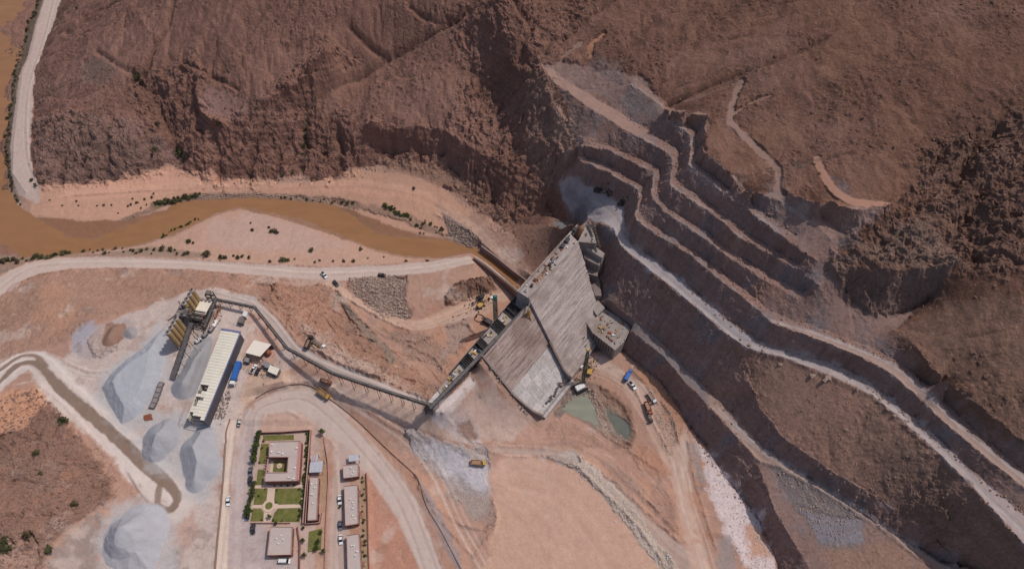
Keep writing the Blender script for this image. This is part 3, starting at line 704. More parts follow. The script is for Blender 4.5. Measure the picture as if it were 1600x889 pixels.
for txt, n, sp in (("870,655 905,668 945,690 990,720 1030,760 1060,800", 6, 3.5), ("905,575 950,590 985,615 1010,655 1035,700", 7, 3.0), ("840,690 890,690 940,712 985,752 1030,800", 6, 3.0), ("1040,640 1050,690 1056,740 1075,800", 5, 2.2)):
    tracks(txt, n, sp, C(166, 130, 112), C(218, 182, 160), .45, .7)
taper_strip("-20,612,2.5 0,596,2.8 25,572,3 50,566,3.2 70,578,4 90,602,5 130,638,5.6 170,672,5.8 205,705,5.8 240,738,5.8 265,758,5 277,775,4 270,793,4 256,798,3", C(138, 110, 92), .7, .1, 'wet_track', .95)
taper_strip("-20,590,1.5 0,578,2 30,558,2.2 55,556,2.5 72,572,3", C(146, 118, 100), .7, .1, None, .9)
taper_strip("252,755,3 248,770,3 246,788,3 258,798,4", C(142, 114, 94), .7, .1, 'wet_track', .9)

_lowm = np.isin(OID, [ONAMES.index(n) for n in ('valley_floor', 'camp_ground', 'left_hill', 'rubble_slope', 'haul_road', 'silt_plain', 'yard_ground', 'camp_road', 'river_road', 'riverbank_sand', 'sandbar', 'conveyor_road')])
ALB[_lowm] *= np.array([.935, .885, .855], np.float32)
area("562,745 573,745 576,900 566,900", C(150, 132, 88), 1.2, .3, None, .55, None, 1.5)
area("505,690 511,720 508,800 500,815 500,745", C(168, 140, 100), 1.2, .3, None, .5, None, 1.5)

for txt in ("40,402 111,397 142,393 216,383 270,366 300,352 338,334 375,324 400,328 468,342 511,359 552,376 589,391 636,401 684,403 735,394", "60,342 111,376 145,377 189,360 257,332 274,318 321,313 400,309 468,315 518,320 542,332 589,367 636,372 697,375 724,384"):
    strip(txt, 3.2, C(150, 110, 84), 1.6, .06, None, .65, 1.6)
# ---------------------------------------------------------------- relief and heaps
HEAPS = []
def gheap(cones, key, rgb, tan=.72, cap=None, sx=1.0):
    """dumped material: cones at the angle of repose, running into each other"""
    HEAPS.append(key); cc = [(G(a, b), h_) for a, b, h_ in cones]; poly = [(p.x, p.y) for p, _ in cc]; mh = max(h_ for _, h_ in cc)
    sl = _sub(poly, mh/tan+4); x = GXf[sl]; y = GYf[sl]; h = np.full(x.shape, -9, np.float32)
    for p, h_ in cc:
        dx, dy = x-p.x, y-p.y; an = np.arctan2(dy, dx); d = np.sqrt(dx*dx+dy*dy)
        sp_ = pnoise(an*5.1+p.x, d*.06+p.y, 77)*.22+pnoise(an*13.0+p.y, d*.05, 78)*.16
        h = np.maximum(h, h_-d*tan*(1+.07*pnoise(an*1.7+p.x, d*0, 79))+sp_*np.clip(d/6, 0, 1)*.55)
    if cap: h = np.minimum(h, cap+(h-cap)*.12+WARP[sl]*.3)
    base = zat(cc[0][0].x, cc[0][0].y, ZB)
    h = h+WARP2[sl]*.12
    Z[sl] = np.where(h > 0, np.maximum(Z[sl], Z[sl]+h), Z[sl])
    blend(sl, h*1.2, rgb, .7, .1, key, 1.0, 0.0, 0)
for txt in ("250,500 275,520 262,600 230,665 190,680 150,620 155,585 215,545", "215,690 235,650 280,640 345,660 345,750 320,790 290,775 270,735 235,735", "150,850 170,790 225,775 275,810 275,889 250,930 165,930", "340,510 300,620 262,625 262,600 310,520"):
    area(txt, C(186, 180, 178), 7, .12, None, .75, None, 4)
def ridge_heap(txt, key, rgb, tan=.74, jag=.5):
    """heap with a crest line: x,y,height"""
    HEAPS.append(key); q = [(G(a, b), c) for a, b, c in pts(txt)]; poly = [(p.x, p.y) for p, _ in q]; mh = max(c for _, c in q)
    sl = _sub(poly, mh/tan+5); x = GXf[sl]; y = GYf[sl]; h = np.full(x.shape, -9, np.float32)
    for k in range(len(q)-1):
        (a, ha), (b, hb) = q[k], q[k+1]; ex, ey = b.x-a.x, b.y-a.y; t_ = np.clip(((x-a.x)*ex+(y-a.y)*ey)/(ex*ex+ey*ey+1e-9), 0, 1)
        d = np.sqrt((x-a.x-t_*ex)**2+(y-a.y-t_*ey)**2); h = np.maximum(h, ha+(hb-ha)*t_-d*tan)
    h = h+(WARP[sl]*.55+WARP2[sl]*.22)*jag*np.clip((mh-h)/2, 0, 1); Z[sl] = np.where(h > 0, Z[sl]+h, Z[sl]); blend(sl, h*1.1, rgb, .9, .12, key, 1.0, 0.0, 0)
def table_heap(txt, hmax, key, rgb, tan=.78, tilt=(0, 0), jag=.6):
    """flat topped tip with sides at the angle of repose"""
    HEAPS.append(key); poly = ground_poly(txt); sl, sd = sdist(poly, 3); cx = sum(p[0] for p in poly)/len(poly); cy = sum(p[1] for p in poly)/len(poly)
    top = hmax+(GXf[sl]-cx)*tilt[0]+(GYf[sl]-cy)*tilt[1]+WARP[sl]*.35
    h = np.minimum((sd+(WARP[sl]*1.5+WARP2[sl]*.5)*jag)*tan, top); h = np.minimum(h, sd*tan*3)
    Z[sl] = np.where(h > 0, Z[sl]+h, Z[sl]); blend(sl, h*1.1, rgb, .9, .12, key, 1.0, 0.0, 0)
table_heap("258,513 246,522 226,543 200,560 172,586 158,606 172,634 190,664 206,656 220,646 238,622 252,590 261,548", 4.8, 'heap_a', C(174, 174, 179), .74, (-.03, .03))
ridge_heap("290,604,4.6 300,584,3.8 309,562,3.6 320,536,2.6", 'heap_b', C(160, 156, 158), .64)
ridge_heap("262,668,3.4 252,686,6.2 244,702,4.6", 'heap_c', C(166, 163, 167), .7)
ridge_heap("318,680,3.6 308,704,6.0 316,728,6.6 308,752,4.0", 'heap_d', C(170, 168, 172), .74)
table_heap("162,850 174,822 196,806 226,804 246,818 256,842 250,870 236,894 198,898 168,882 156,862", 5.4, 'heap_e', C(176, 172, 176), .66, (.01, .05))
ridge_heap("222,826,7.0 206,836,6.6", 'heap_e', C(180, 176, 180), .6)
ridge_heap("203,520,2.2 207,523,1.8", 'heap_f', C(162, 152, 152), .6)
ridge_heap("180,518,2.8 172,531,2.6", 'heap_g', C(156, 118, 98), .6)
def berm(txt, h_, w_=1.2, rgb=None):
    """windrow left by the grader along an edge"""
    pl = ground_poly(txt); sl = _sub(pl, w_*2+3); d = seg_dist(pl, sl, False)+WARP[sl]*.5
    b = np.exp(-(d/w_)**2)*h_*np.clip(.75+WARP2[sl]*.9+WARP[sl]*.8, .1, 1.6); Z[sl] += b.astype(np.float32)
    if rgb is not None: blend(sl, w_*.8-d, rgb, 1.0, .5, None, .5)
BR = C(186, 150, 130)
for txt, h_ in (("0,470 20,447 60,430 110,422 200,420 300,423 400,432 470,440", .9), ("0,430 40,411 90,402 200,401 300,405 400,412 500,417 600,414 680,407 735,398", .7),
        ("526,455 560,478 600,500 640,518", 1.3), ("655,760 690,815 740,870 770,830 776,815", 1.0), ("650,745 680,790 720,820 760,828 778,812 770,780", 1.2), ("850,712 900,728 950,775 1000,828 1040,885", 1.2), ("905,712 960,752 1010,800 1060,845", 1.0),
        ("895,640 930,668 960,690 1000,715 1030,735", .9), ("990,605 1015,650 1045,705", .8), ("1000,770 1030,800 1055,830", .9), ("1075,690 1083,740 1100,800 1120,860", .8), ("100,566 140,582 175,582 215,562 258,515", .5), ("60,600 100,632 150,690 190,748 235,800", .4), ("96,590 140,628 190,680 230,712 262,738", .35),
        ("440,600 480,596 520,606 560,632 610,665 660,690", .7), ("402,675 415,648 450,642 490,664 530,705 570,752", .5), ("1126,519 1166,546 1231,563 1297,590 1362,619 1415,665 1472,717 1520,765 1564,813", 1.1), ("1205,507 1275,532 1345,560 1384,581 1428,616 1481,668 1524,703 1600,764", .8), ("1112,640 1146,678 1186,721 1216,730 1290,772 1380,828 1460,889", .9), ("959,358 969,386 999,410 1036,440 1077,474 1114,504", 1.0),
        ("530,468 570,505 610,545 655,580", 1.2), ("560,500 600,525 650,535 690,520", 1.4), ("700,510 730,505 740,520 715,550", 1.6), ("640,540 680,560 700,585", 1.2), ("925,612 945,645 962,680 985,695", 1.5), ("940,605 975,635 992,675", 1.2), ("1035,630 1050,650 1060,690", 1.5), ("880,618 905,608 925,612", 1.3), ("985,575 1010,600 1030,635", .9), ("680,335 735,362 770,396", .8), ("60,318 120,305 200,300 300,295", .4), ("700,655 740,690 800,698 850,700", .8), ("745,700 790,712 840,714", .7), ("372,655 400,622 432,606", .6), ("300,452 345,448 400,462 440,500 470,540 530,567 600,594 668,622", .9)):
    berm(txt, h_, 1.0)
slope2 = np.clip((SLOPE-.75)/.8, 0, 1)
rough = RGH
def incise(txt, wd, dep, fade=0.0):
    """stream cut along a line"""
    pl = ground_poly(txt); sl = _sub(pl, wd*2+4); d = seg_dist(pl, sl, False)+WARP[sl]*wd*.35
    Z[sl] -= (dep*np.clip(1-d/wd, 0, 1)**1.3).astype(np.float32)
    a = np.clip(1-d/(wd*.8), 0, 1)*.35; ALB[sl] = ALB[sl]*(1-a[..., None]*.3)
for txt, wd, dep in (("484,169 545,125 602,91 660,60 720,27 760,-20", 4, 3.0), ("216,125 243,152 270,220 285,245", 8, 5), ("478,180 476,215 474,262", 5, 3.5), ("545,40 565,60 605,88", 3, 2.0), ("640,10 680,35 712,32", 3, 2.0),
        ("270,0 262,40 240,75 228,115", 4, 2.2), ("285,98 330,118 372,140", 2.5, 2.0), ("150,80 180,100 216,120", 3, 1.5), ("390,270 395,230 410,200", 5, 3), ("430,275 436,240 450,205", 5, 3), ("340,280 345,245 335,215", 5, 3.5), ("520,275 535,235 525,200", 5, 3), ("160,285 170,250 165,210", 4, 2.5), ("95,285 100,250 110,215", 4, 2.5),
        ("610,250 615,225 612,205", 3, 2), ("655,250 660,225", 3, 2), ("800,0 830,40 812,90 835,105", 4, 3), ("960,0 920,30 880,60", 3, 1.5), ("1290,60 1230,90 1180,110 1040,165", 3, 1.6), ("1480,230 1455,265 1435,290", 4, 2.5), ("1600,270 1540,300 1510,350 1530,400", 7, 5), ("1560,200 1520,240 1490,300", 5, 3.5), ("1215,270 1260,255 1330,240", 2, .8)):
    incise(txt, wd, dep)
# broad hill forms
big = fbm_full(46, 4, 71, .5)
hillm = np.clip((rough-.55)*3, 0, 1)
Z += (big*4.2*hillm*np.clip(1-slope2, .25, 1)).astype(np.float32)
del big
# gullies and crags
wx = GXf+fbm_full(30, 3, 81)*9; wy = GYf+fbm_full(30, 3, 82)*9
rid = fbm(wx, wy, 21, 6, 83, .62, True)
Z += (CRAG*(rid-.15)*7.2).astype(np.float32)
f1, f2, cid = worley(wx*1.0, wy*1.25, 7.5, 84)
Z += (CRAG*((f2-f1)*1.6+(cid-.5)*1.7-.4)).astype(np.float32)
hill2 = hillm*(1-CRAG)
rid2 = fbm(wx*1.3, wy*.8, 34, 4, 86, .5, True)
Z += (hill2*(rid2-.2)*2.2).astype(np.float32)
del rid2
# ledges: bedded rock stands in steps where it is bare
zs_ = Z+WARP*1.6+GXf*.10-GYf*.05; hl = 3.6; fr = zs_/hl; fl = np.floor(fr); fr -= fl; stp = np.clip((fr-.62)/.38, 0, 1); stp = stp*stp*(3-2*stp)
Z += (np.clip(CRAG*.35, 0, .25)*((fl+stp)*hl-zs_)).astype(np.float32)
f1, f2, cid = worley(wx*.8+wy*.5, (wy*.8-wx*.5)*.45, 6.0, 87)
Z -= (CRAG*np.clip(.14-(f2-f1), 0, 1)*4.0*np.clip(.5+WARP, 0, 1)).astype(np.float32)
# drainage: water finds its way down and cuts branching rills
def drain(fac, seed, amp):
    a = Z[::fac, ::fac].astype(np.float64)+fbm(GXf[::fac, ::fac], GYf[::fac, ::fac], 12, 3, seed)*amp+fbm(GXf[::fac, ::fac], GYf[::fac, ::fac], 42, 3, seed+9)*amp*2.6
    rs = np.random.RandomState(seed); ny, nx = a.shape; p = np.pad(a, 1, constant_values=1e9); best = np.zeros((ny, nx)); rec = np.arange(ny*nx).reshape(ny, nx); base = rec.copy()
    for dj in (-1, 0, 1):
        for di in (-1, 0, 1):
            if di == 0 and dj == 0: continue
            q = (a-p[1+dj:1+dj+ny, 1+di:1+di+nx])/math.hypot(di, dj)*rs.uniform(.35, 1.0, a.shape); n = q > best; best[n] = q[n]; rec[n] = (base+dj*nx+di)[n]
    acc = [1.0]*(ny*nx); r = rec.ravel().tolist()
    for i in np.argsort(-a.ravel()).tolist():
        if r[i] != i: acc[r[i]] += acc[i]
    c = np.log(np.array(acc).reshape(ny, nx)); c = np.clip(c-1.2, 0, 6)
    for _ in range(1):
        pp_ = np.pad(c, 1, mode='edge'); c = (pp_[:-2, 1:-1]+pp_[2:, 1:-1]+pp_[1:-1, :-2]+pp_[1:-1, 2:]+2.5*c)/6.5
    xi = np.clip(np.arange(NX)/fac, 0, nx-1.001); yi = np.clip(np.arange(NY)/fac, 0, ny-1.001); i0 = xi.astype(int); j0 = yi.astype(int); fx = (xi-i0)[None, :]; fy = (yi-j0)[:, None]
    g_ = lambda j, i: c[np.ix_(j, i)]
    return (g_(j0, i0)*(1-fx)*(1-fy)+g_(j0, i0+1)*fx*(1-fy)+g_(j0+1, i0)*(1-fx)*fy+g_(j0+1, i0+1)*fx*fy).astype(np.float32)
wet = np.clip(rough*1.6-.25, 0, 1)*np.clip(SLOPE*3-.2, 0, 1)
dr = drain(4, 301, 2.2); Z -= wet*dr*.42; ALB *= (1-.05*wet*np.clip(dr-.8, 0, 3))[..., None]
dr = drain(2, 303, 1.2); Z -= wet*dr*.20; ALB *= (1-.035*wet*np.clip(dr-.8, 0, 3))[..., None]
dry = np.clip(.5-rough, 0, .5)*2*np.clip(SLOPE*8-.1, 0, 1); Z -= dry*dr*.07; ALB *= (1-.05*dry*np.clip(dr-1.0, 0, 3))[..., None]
# blocks and stones on the slopes: bare rock comes up in patches
patch = np.clip(fbm_full(38, 4, 88, .6)*2.6+.35, 0, 1)
pr = rough*(.22+.78*np.maximum(patch, CRAG))
f1, f2, cid = worley(GXf+WARP*1.5, GYf+WARP2*1.5, 3.4, 91)
Z += (pr*(np.clip(.55-f1, 0, 1)*1.7*(cid > .6)+(f2-f1)*.22)).astype(np.float32)
f1, f2, cid = worley(GXf+WARP2, GYf-WARP, 1.6, 92)
Z += (np.clip(pr-.05, 0, 1)*np.clip(.5-f1, 0, 1)*.8*(cid > .45)).astype(np.float32)
st = np.clip(.55-f1, 0, 1)*(cid > .5)*rough
Z += (fbm(GXf, GYf, 2.8, 2, 93, .6)*(.06+.30*pr)).astype(np.float32)
ALB *= (1-.16*(patch-.45)*np.clip(rough*1.5-.3, 0, 1))[..., None]
ex0 = (OID == ONAMES.index('excavation_slope')).astype(np.float32)*slope2
f1, f2, cid = worley(GXf+WARP*2, GYf+WARP2*2, 2.4, 95); Z += (ex0*((cid-.5)*1.5+(f2-f1)*.6)).astype(np.float32)
# gouges down the blasted faces
gz = fbm(GXf*.8+GYf*.6, (GYf*.8-GXf*.6)*.22, 3.2, 3, 94, .6)
ex = (OID == ONAMES.index('excavation_slope')).astype(np.float32)
Z += (ex*slope2*(gz*1.2+fbm_full(12, 3, 96)*1.2)).astype(np.float32)
Z += (fbm_full(7, 3, 97, .5)*.18*(1-np.clip(rough*2, 0, 1))).astype(np.float32)
# ruts along the roads
roads = np.isin(OID, [ONAMES.index(n) for n in ('haul_road', 'river_road', 'abutment_road', 'camp_road') if n in ONAMES])
ALB *= (1+np.where(roads, .05, .10)*fbm(GXf, GYf, 3.2, 3, 98, .6)+.07*fbm_full(14, 3, 99, .6))[..., None]
ALB *= (1+.35*st*(cid-.55))[..., None]
# bedded rock of the steep natural faces shows as tilted bands
zz = Z*.9+GXf*.12+WARP*2.2
band = np.sin(zz*1.7)*.5+np.sin(zz*.63+1.3)*.5
ALB *= (1+.10*band*np.clip(slope2+CRAG*.5, 0, 1)*np.clip(rough*2, 0, 1))[..., None]
# crisp level ground where things stand
def level(poly_txt, z, soft=2.0):
    sl, sd = sdist(ground_poly(poly_txt), soft+2); a = np.clip(sd/soft+1, 0, 1)
    Z[sl] = Z[sl]*(1-a)+z*a
# ---------------------------------------------------------------- level pads, pits and ponds
level("340,505 385,512 330,668 282,662", 15.6, 1.5)
level("280,472 340,462 345,515 300,550 268,535", 16.0, 7.0)
level("378,525 440,525 445,600 360,615", 15.6, 3)
level("382,664 492,664 486,900 375,900", 9.6, 3)
level("482,705 520,705 516,900 478,900", 9.3, 3)
level("530,700 572,700 578,905 532,905", 9.0, 2.5)
def carve(poly, z, soft=1.5):
    sl = _sub(poly, 3); d = seg_dist(poly, sl, True); sd = np.where(inside(poly, sl), d, -d)
    a = np.clip(sd/soft+.5, 0, 1); Z[sl] = Z[sl]*(1-a)+np.minimum(Z[sl], z)*a
POND_A = "878,640 888,628 902,620 918,618 926,634 937,664 922,660 902,650"
POND_B = "942,642 952,640 966,652 980,664 985,682 974,684 960,674 952,658"
POND_C = "866,344 884,351 905,349 905,362 896,372 880,368 866,356"
def fp(txt, z): return [(p.x, p.y) for p in (P(a, b, z) for a, b in pts(txt))]
for txt, z in ((POND_A, -2.6), (POND_B, -2.8), (POND_C, 18.2)):
    poly = fp(txt, z); sl, sd = sdist(poly, 6)
    a = np.clip(sd/3+1.2, 0, 1); Z[sl] = Z[sl]*(1-a)+np.maximum(np.minimum(Z[sl], z+.5), z+.15)*a
    sl2 = _sub(poly, 5); d2 = seg_dist(poly, sl2, True); s2 = np.where(inside(poly, sl2), d2, -d2)+WARP[sl2]*2.2+WARP2[sl2]*.8
    a2 = np.clip(s2/2.2+.35, 0, 1); Z[sl2] = Z[sl2]*(1-a2)+np.minimum(Z[sl2], z-.7)*a2
    blend(sl, sd+1.5, C(128, 116, 104), 2, .3, None, .7)
# the rock must stay below the concrete of the dam
def keep_below(poly, z, soft=1.0):
    sl = _sub(poly, 3); d = seg_dist(poly, sl, True); sd = np.where(inside(poly, sl), d, -d)
    a = np.clip(sd/soft+1, 0, 1); Z[sl] = np.where(a > 0, np.minimum(Z[sl], z*a+Z[sl]*(1-a)), Z[sl])
keep_below([D2(0, -7), D2(ALEN-2, -7), D2(ALEN-4, 2), D2(ALEN-14, 12), D2(22, 30), D2(-8, 28)], -3, 2)
keep_below([D2(-38.6, 0), D2(2, 0), D2(-4, 35), D2(-33.5, 35.5), D2(-38.4, 20)], -3, .6)
keep_below([(p.x, p.y) for p in (P(806, 463, 28), P(826, 480, 28), P(756, 562, 27), P(738, 548, 26))], 2, .3)
keep_below([(p.x, p.y) for p in (P(889, 526, 5), P(912, 497, 5), P(945, 482, 9), P(985, 513, 9), P(961, 547, 9), P(914, 543, 5))], -.5, 1)
# ---------------------------------------------------------------- terrain meshes, one for each piece of ground
def ground_mat(name, bump=.5, fine=2.2, var=.22, rough=.92, speck=.25):
    m, N, L, b = nodes_of(name)
    at_ = N.new('ShaderNodeAttribute'); at_.attribute_name = 'albedo'
    ar = N.new('ShaderNodeAttribute'); ar.attribute_name = 'stony'
    ge = N.new('ShaderNodeNewGeometry')
    n1 = N.new('ShaderNodeTexNoise'); n1.inputs['Scale'].default_value = fine*.35; n1.inputs['Detail'].default_value = 8; n1.inputs['Roughness'].default_value = .68
    n2 = N.new('ShaderNodeTexVoronoi'); n2.inputs['Scale'].default_value = fine*.55
    n3 = N.new('ShaderNodeTexNoise'); n3.inputs['Scale'].default_value = fine*2.1; n3.inputs['Detail'].default_value = 3
    for n in (n1, n2, n3): L.new(ge.outputs['Position'], n.inputs['Vector'])
    mr = N.new('ShaderNodeMapRange'); mr.inputs[1].default_value = .3; mr.inputs[2].default_value = .7; mr.inputs[3].default_value = 1-var; mr.inputs[4].default_value = 1+var
    L.new(n1.outputs['Fac'], mr.inputs[0])
    m2 = N.new('ShaderNodeMapRange'); m2.inputs[1].default_value = 0; m2.inputs[2].default_value = .7; m2.inputs[3].default_value = 1+speck*.5; m2.inputs[4].default_value = 1-speck
    L.new(n2.outputs['Distance'], m2.inputs[0])
    mx = N.new('ShaderNodeMix'); mx.data_type = 'FLOAT'; L.new(ar.outputs['Fac'], mx.inputs[0]); mx.inputs[2].default_value = 1.0; L.new(m2.outputs[0], mx.inputs[3])
    mu = N.new('ShaderNodeMath'); mu.operation = 'MULTIPLY'; L.new(mr.outputs[0], mu.inputs[0]); L.new(mx.outputs[0], mu.inputs[1])
    sc = N.new('ShaderNodeVectorMath'); sc.operation = 'SCALE'; L.new(at_.outputs['Color'], sc.inputs[0]); L.new(mu.outputs[0], sc.inputs['Scale'])
    L.new(sc.outputs[0], b.inputs['Base Color'])
    b.inputs['Roughness'].default_value = rough; b.inputs['Specular IOR Level'].default_value = .15
    hs = N.new('ShaderNodeMath'); hs.operation = 'ADD'; L.new(n1.outputs['Fac'], hs.inputs[0])
    h3 = N.new('ShaderNodeMath'); h3.operation = 'MULTIPLY'; h3.inputs[1].default_value = .4; L.new(n3.outputs['Fac'], h3.inputs[0]); L.new(h3.outputs[0], hs.inputs[1])
    st_ = N.new('ShaderNodeMath'); st_.operation = 'MULTIPLY_ADD'; L.new(ar.outputs['Fac'], st_.inputs[0]); st_.inputs[1].default_value = bump; st_.inputs[2].default_value = .12
    bp = N.new('ShaderNodeBump'); bp.inputs['Distance'].default_value = 1.0; L.new(hs.outputs[0], bp.inputs['Height']); L.new(st_.outputs[0], bp.inputs['Strength'])
    L.new(bp.outputs[0], b.inputs['Normal'])
    return m
M_HILL = ground_mat('red_brown_rock', .75)
M_SOIL = ground_mat('dry_soil', .5, 2.6, .12, .95, .2)
M_ROAD = ground_mat('compacted_gravel', .3, 3.2, .07, .95, .12)
M_HEAP = ground_mat('crushed_stone', .4, 4.0, .06, .97, .1)
ROADS = {'haul_road', 'river_road', 'abutment_road', 'bench_road', 'lower_bench_road', 'camp_road', 'conveyor_road', 'slope_track', 'wet_track', 'river_track'}
HEAPLAB = {
 'heap_a': ('gravel_pile', 'largest blue grey crushed stone heap left of the lower row of silos'),
 'heap_b': ('gravel_pile', 'long grey aggregate heap between the belt conveyor and the cream roofed shed'),
 'heap_c': ('gravel_pile', 'round grey gravel heap between the wet track and the shed end'),
 'heap_d': ('gravel_pile', 'tall grey gravel heap just below the end of the cream roofed shed'),
 'heap_e': ('gravel_pile', 'big pale grey gravel cone at the bottom edge below the turning loop'),
 'heap_f': ('gravel_pile', 'small grey heap beside the brown soil heap in the yard'),
 'heap_g': ('soil_pile', 'small brown soil heap in the pale yard above the haul road')}
def split_terrain():
    global Z
    # project to keep only what lies in or near the view
    dz = Z-CAMZ; w_ = GY*_s-dz*_c; px = 800+FPX*GX/w_; py = 444.5-FPX*(GY*_c+dz*_s)/w_
    keep = (px > -170) & (px < 1770) & (py > -170) & (py < 1040)
    ii = (np.arange(NY-1)[:, None]*NX+np.arange(NX-1)[None, :]).ravel()
    fk = (keep[:-1, :-1] | keep[1:, 1:]).ravel(); fo = OID[:-1, :-1].ravel()
    XYZ = np.stack([GX, GY, Z], -1).reshape(-1, 3).astype(np.float32)
    A4 = np.concatenate([np.clip(ALB, .004, .9), np.ones((NY, NX, 1), np.float32)], -1).reshape(-1, 4); RF = RGH.ravel()
    for k, nm in enumerate(ONAMES):
        idx = ii[fk & (fo == k)]
        if len(idx) == 0: continue
        quads = np.stack([idx, idx+1, idx+NX+1, idx+NX], -1)
        # shorter diagonal in height: cleaner ridges
        za = np.abs(XYZ[quads[:, 0], 2]-XYZ[quads[:, 2], 2]); zb = np.abs(XYZ[quads[:, 1], 2]-XYZ[quads[:, 3], 2])
        sw = za > zb
        tri = np.where(sw[:, None, None], np.stack([quads[:, [0, 1, 3]], quads[:, [1, 2, 3]]], 1), np.stack([quads[:, [0, 1, 2]], quads[:, [0, 2, 3]]], 1)).reshape(-1, 3)
        u, inv = np.unique(tri, return_inverse=True); inv = inv.reshape(-1)
        me = bpy.data.meshes.new(nm); me.vertices.add(len(u)); me.vertices.foreach_set('co', XYZ[u].ravel())
        nt = len(tri); me.loops.add(nt*3); me.loops.foreach_set('vertex_index', inv.astype(np.int32))
        me.polygons.add(nt); me.polygons.foreach_set('loop_start', np.arange(0, nt*3, 3, dtype=np.int32))
        me.update(calc_edges=True)
        ca = me.color_attributes.new('albedo', 'FLOAT_COLOR', 'POINT'); ca.data.foreach_set('color', A4[u].ravel())
        fa = me.attributes.new('stony', 'FLOAT', 'POINT'); fa.data.foreach_set('value', RF[u])
        me.polygons.foreach_set('use_smooth', np.zeros(nt, bool))
        if nm in HEAPLAB:
            n_, lab = HEAPLAB[nm]; o = link_mesh(n_, me, M_HEAP); tag(o, lab, 'soil heap' if 'soil' in n_ else 'gravel heap', 'heaps of material at the batching plant')
        else:
            o = link_mesh(nm, me, M_HILL if nm in ('hillside', 'excavation_slope') else M_ROAD if nm in ROADS else M_SOIL); tag(o, kind='structure')
split_terrain()

# ---------------------------------------------------------------- water
def water_mat(name, rgb, rough=.12, var=.12, rgb2=None):
    m, N, L, b = nodes_of(name)
    ge = N.new('ShaderNodeNewGeometry'); mp = N.new('ShaderNodeMapping'); mp.inputs['Scale'].default_value = (.05, .11, .1)
    L.new(ge.outputs['Position'], mp.inputs['Vector'])
    n1 = N.new('ShaderNodeTexNoise'); n1.inputs['Scale'].default_value = 1.0; n1.inputs['Detail'].default_value = 5; n1.inputs['Distortion'].default_value = 1.2
    L.new(mp.outputs[0], n1.inputs['Vector'])
    mm = N.new('ShaderNodeMix'); mm.data_type = 'RGBA'; mm.inputs['A'].default_value = (*[c*(1-var) for c in rgb], 1); mm.inputs['B'].default_value = (*(rgb2 or [c*(1+var) for c in rgb]), 1)
    L.new(n1.outputs['Fac'], mm.inputs['Factor']); L.new(mm.outputs['Result'], b.inputs['Base Color'])
    n2 = N.new('ShaderNodeTexNoise'); n2.inputs['Scale'].default_value = 1.4; n2.inputs['Detail'].default_value = 4; L.new(ge.outputs['Position'], n2.inputs['Vector'])
    bp = N.new('ShaderNodeBump'); bp.inputs['Strength'].default_value = .12; bp.inputs['Distance'].default_value = .1; L.new(n2.outputs['Fac'], bp.inputs['Height']); L.new(bp.outputs[0], b.inputs['Normal'])
    b.inputs['Roughness'].default_value = rough; b.inputs['Specular IOR Level'].default_value = .35; b.inputs['IOR'].default_value = 1.33
    return m
def water(name, poly, z, m, label=None):
    me = bpy.data.meshes.new(name); me.from_pydata([(x, y, z) for x, y in poly], [], [tuple(range(len(poly)))])
    bm = bmesh.new(); bm.from_mesh(me); bmesh.ops.triangulate(bm, faces=bm.faces); bmesh.ops.recalc_face_normals(bm, faces=bm.faces)
    for f in bm.faces:
        if f.normal.z < 0: f.normal_flip()
    bm.to_mesh(me); bm.free()
    o = link_mesh(name, me, m); tag(o, label, kind='structure'); return o
def flat_poly(txt, z): return [(p.x, p.y) for p in (P(a, b, z) for a, b in pts(txt))]
M_RIVER = water_mat('muddy_river_water', lin(138, 99, 68), .16, .2)
water('river_water', flat_poly("66,-160 66,0 50,41 42,68 26,115 20,169 14,219 14,253 18,280 30,315 45,326 60,338 111,371 145,372 189,355 257,328 274,314 321,310 400,305 468,311 518,317 548,330 594,363 640,369 700,371 728,380 751,382 790,405 850,455 830,470 770,418 738,398 684,408 636,406 589,396 552,381 511,363 468,346 400,332 375,328 338,338 300,356 270,370 216,387 142,397 111,401 40,406 0,384 -170,390 -170,-160", .22), .22, M_RIVER)
M_POND = water_mat('silty_green_water', lin(112, 114, 102), .2, .12, lin(150, 146, 128))
M_POND2 = water_mat('deep_green_water', lin(78, 84, 78), .16, .15, lin(108, 108, 98))
M_POND3 = water_mat('grey_pool_water', lin(112, 108, 110), .15)
def grown(poly, k=1.25):
    cx = sum(p[0] for p in poly)/len(poly); cy = sum(p[1] for p in poly)/len(poly); return [(cx+(x-cx)*k, cy+(y-cy)*k) for x, y in poly]
water('silt_pond_water', grown(fp(POND_A, -2.6)), -2.6, M_POND)
water('deep_pond_water', grown(fp(POND_B, -2.8)), -2.8, M_POND2)
water('abutment_pool_water', grown(fp(POND_C, 18.2), 1.1), 18.2, M_POND3)
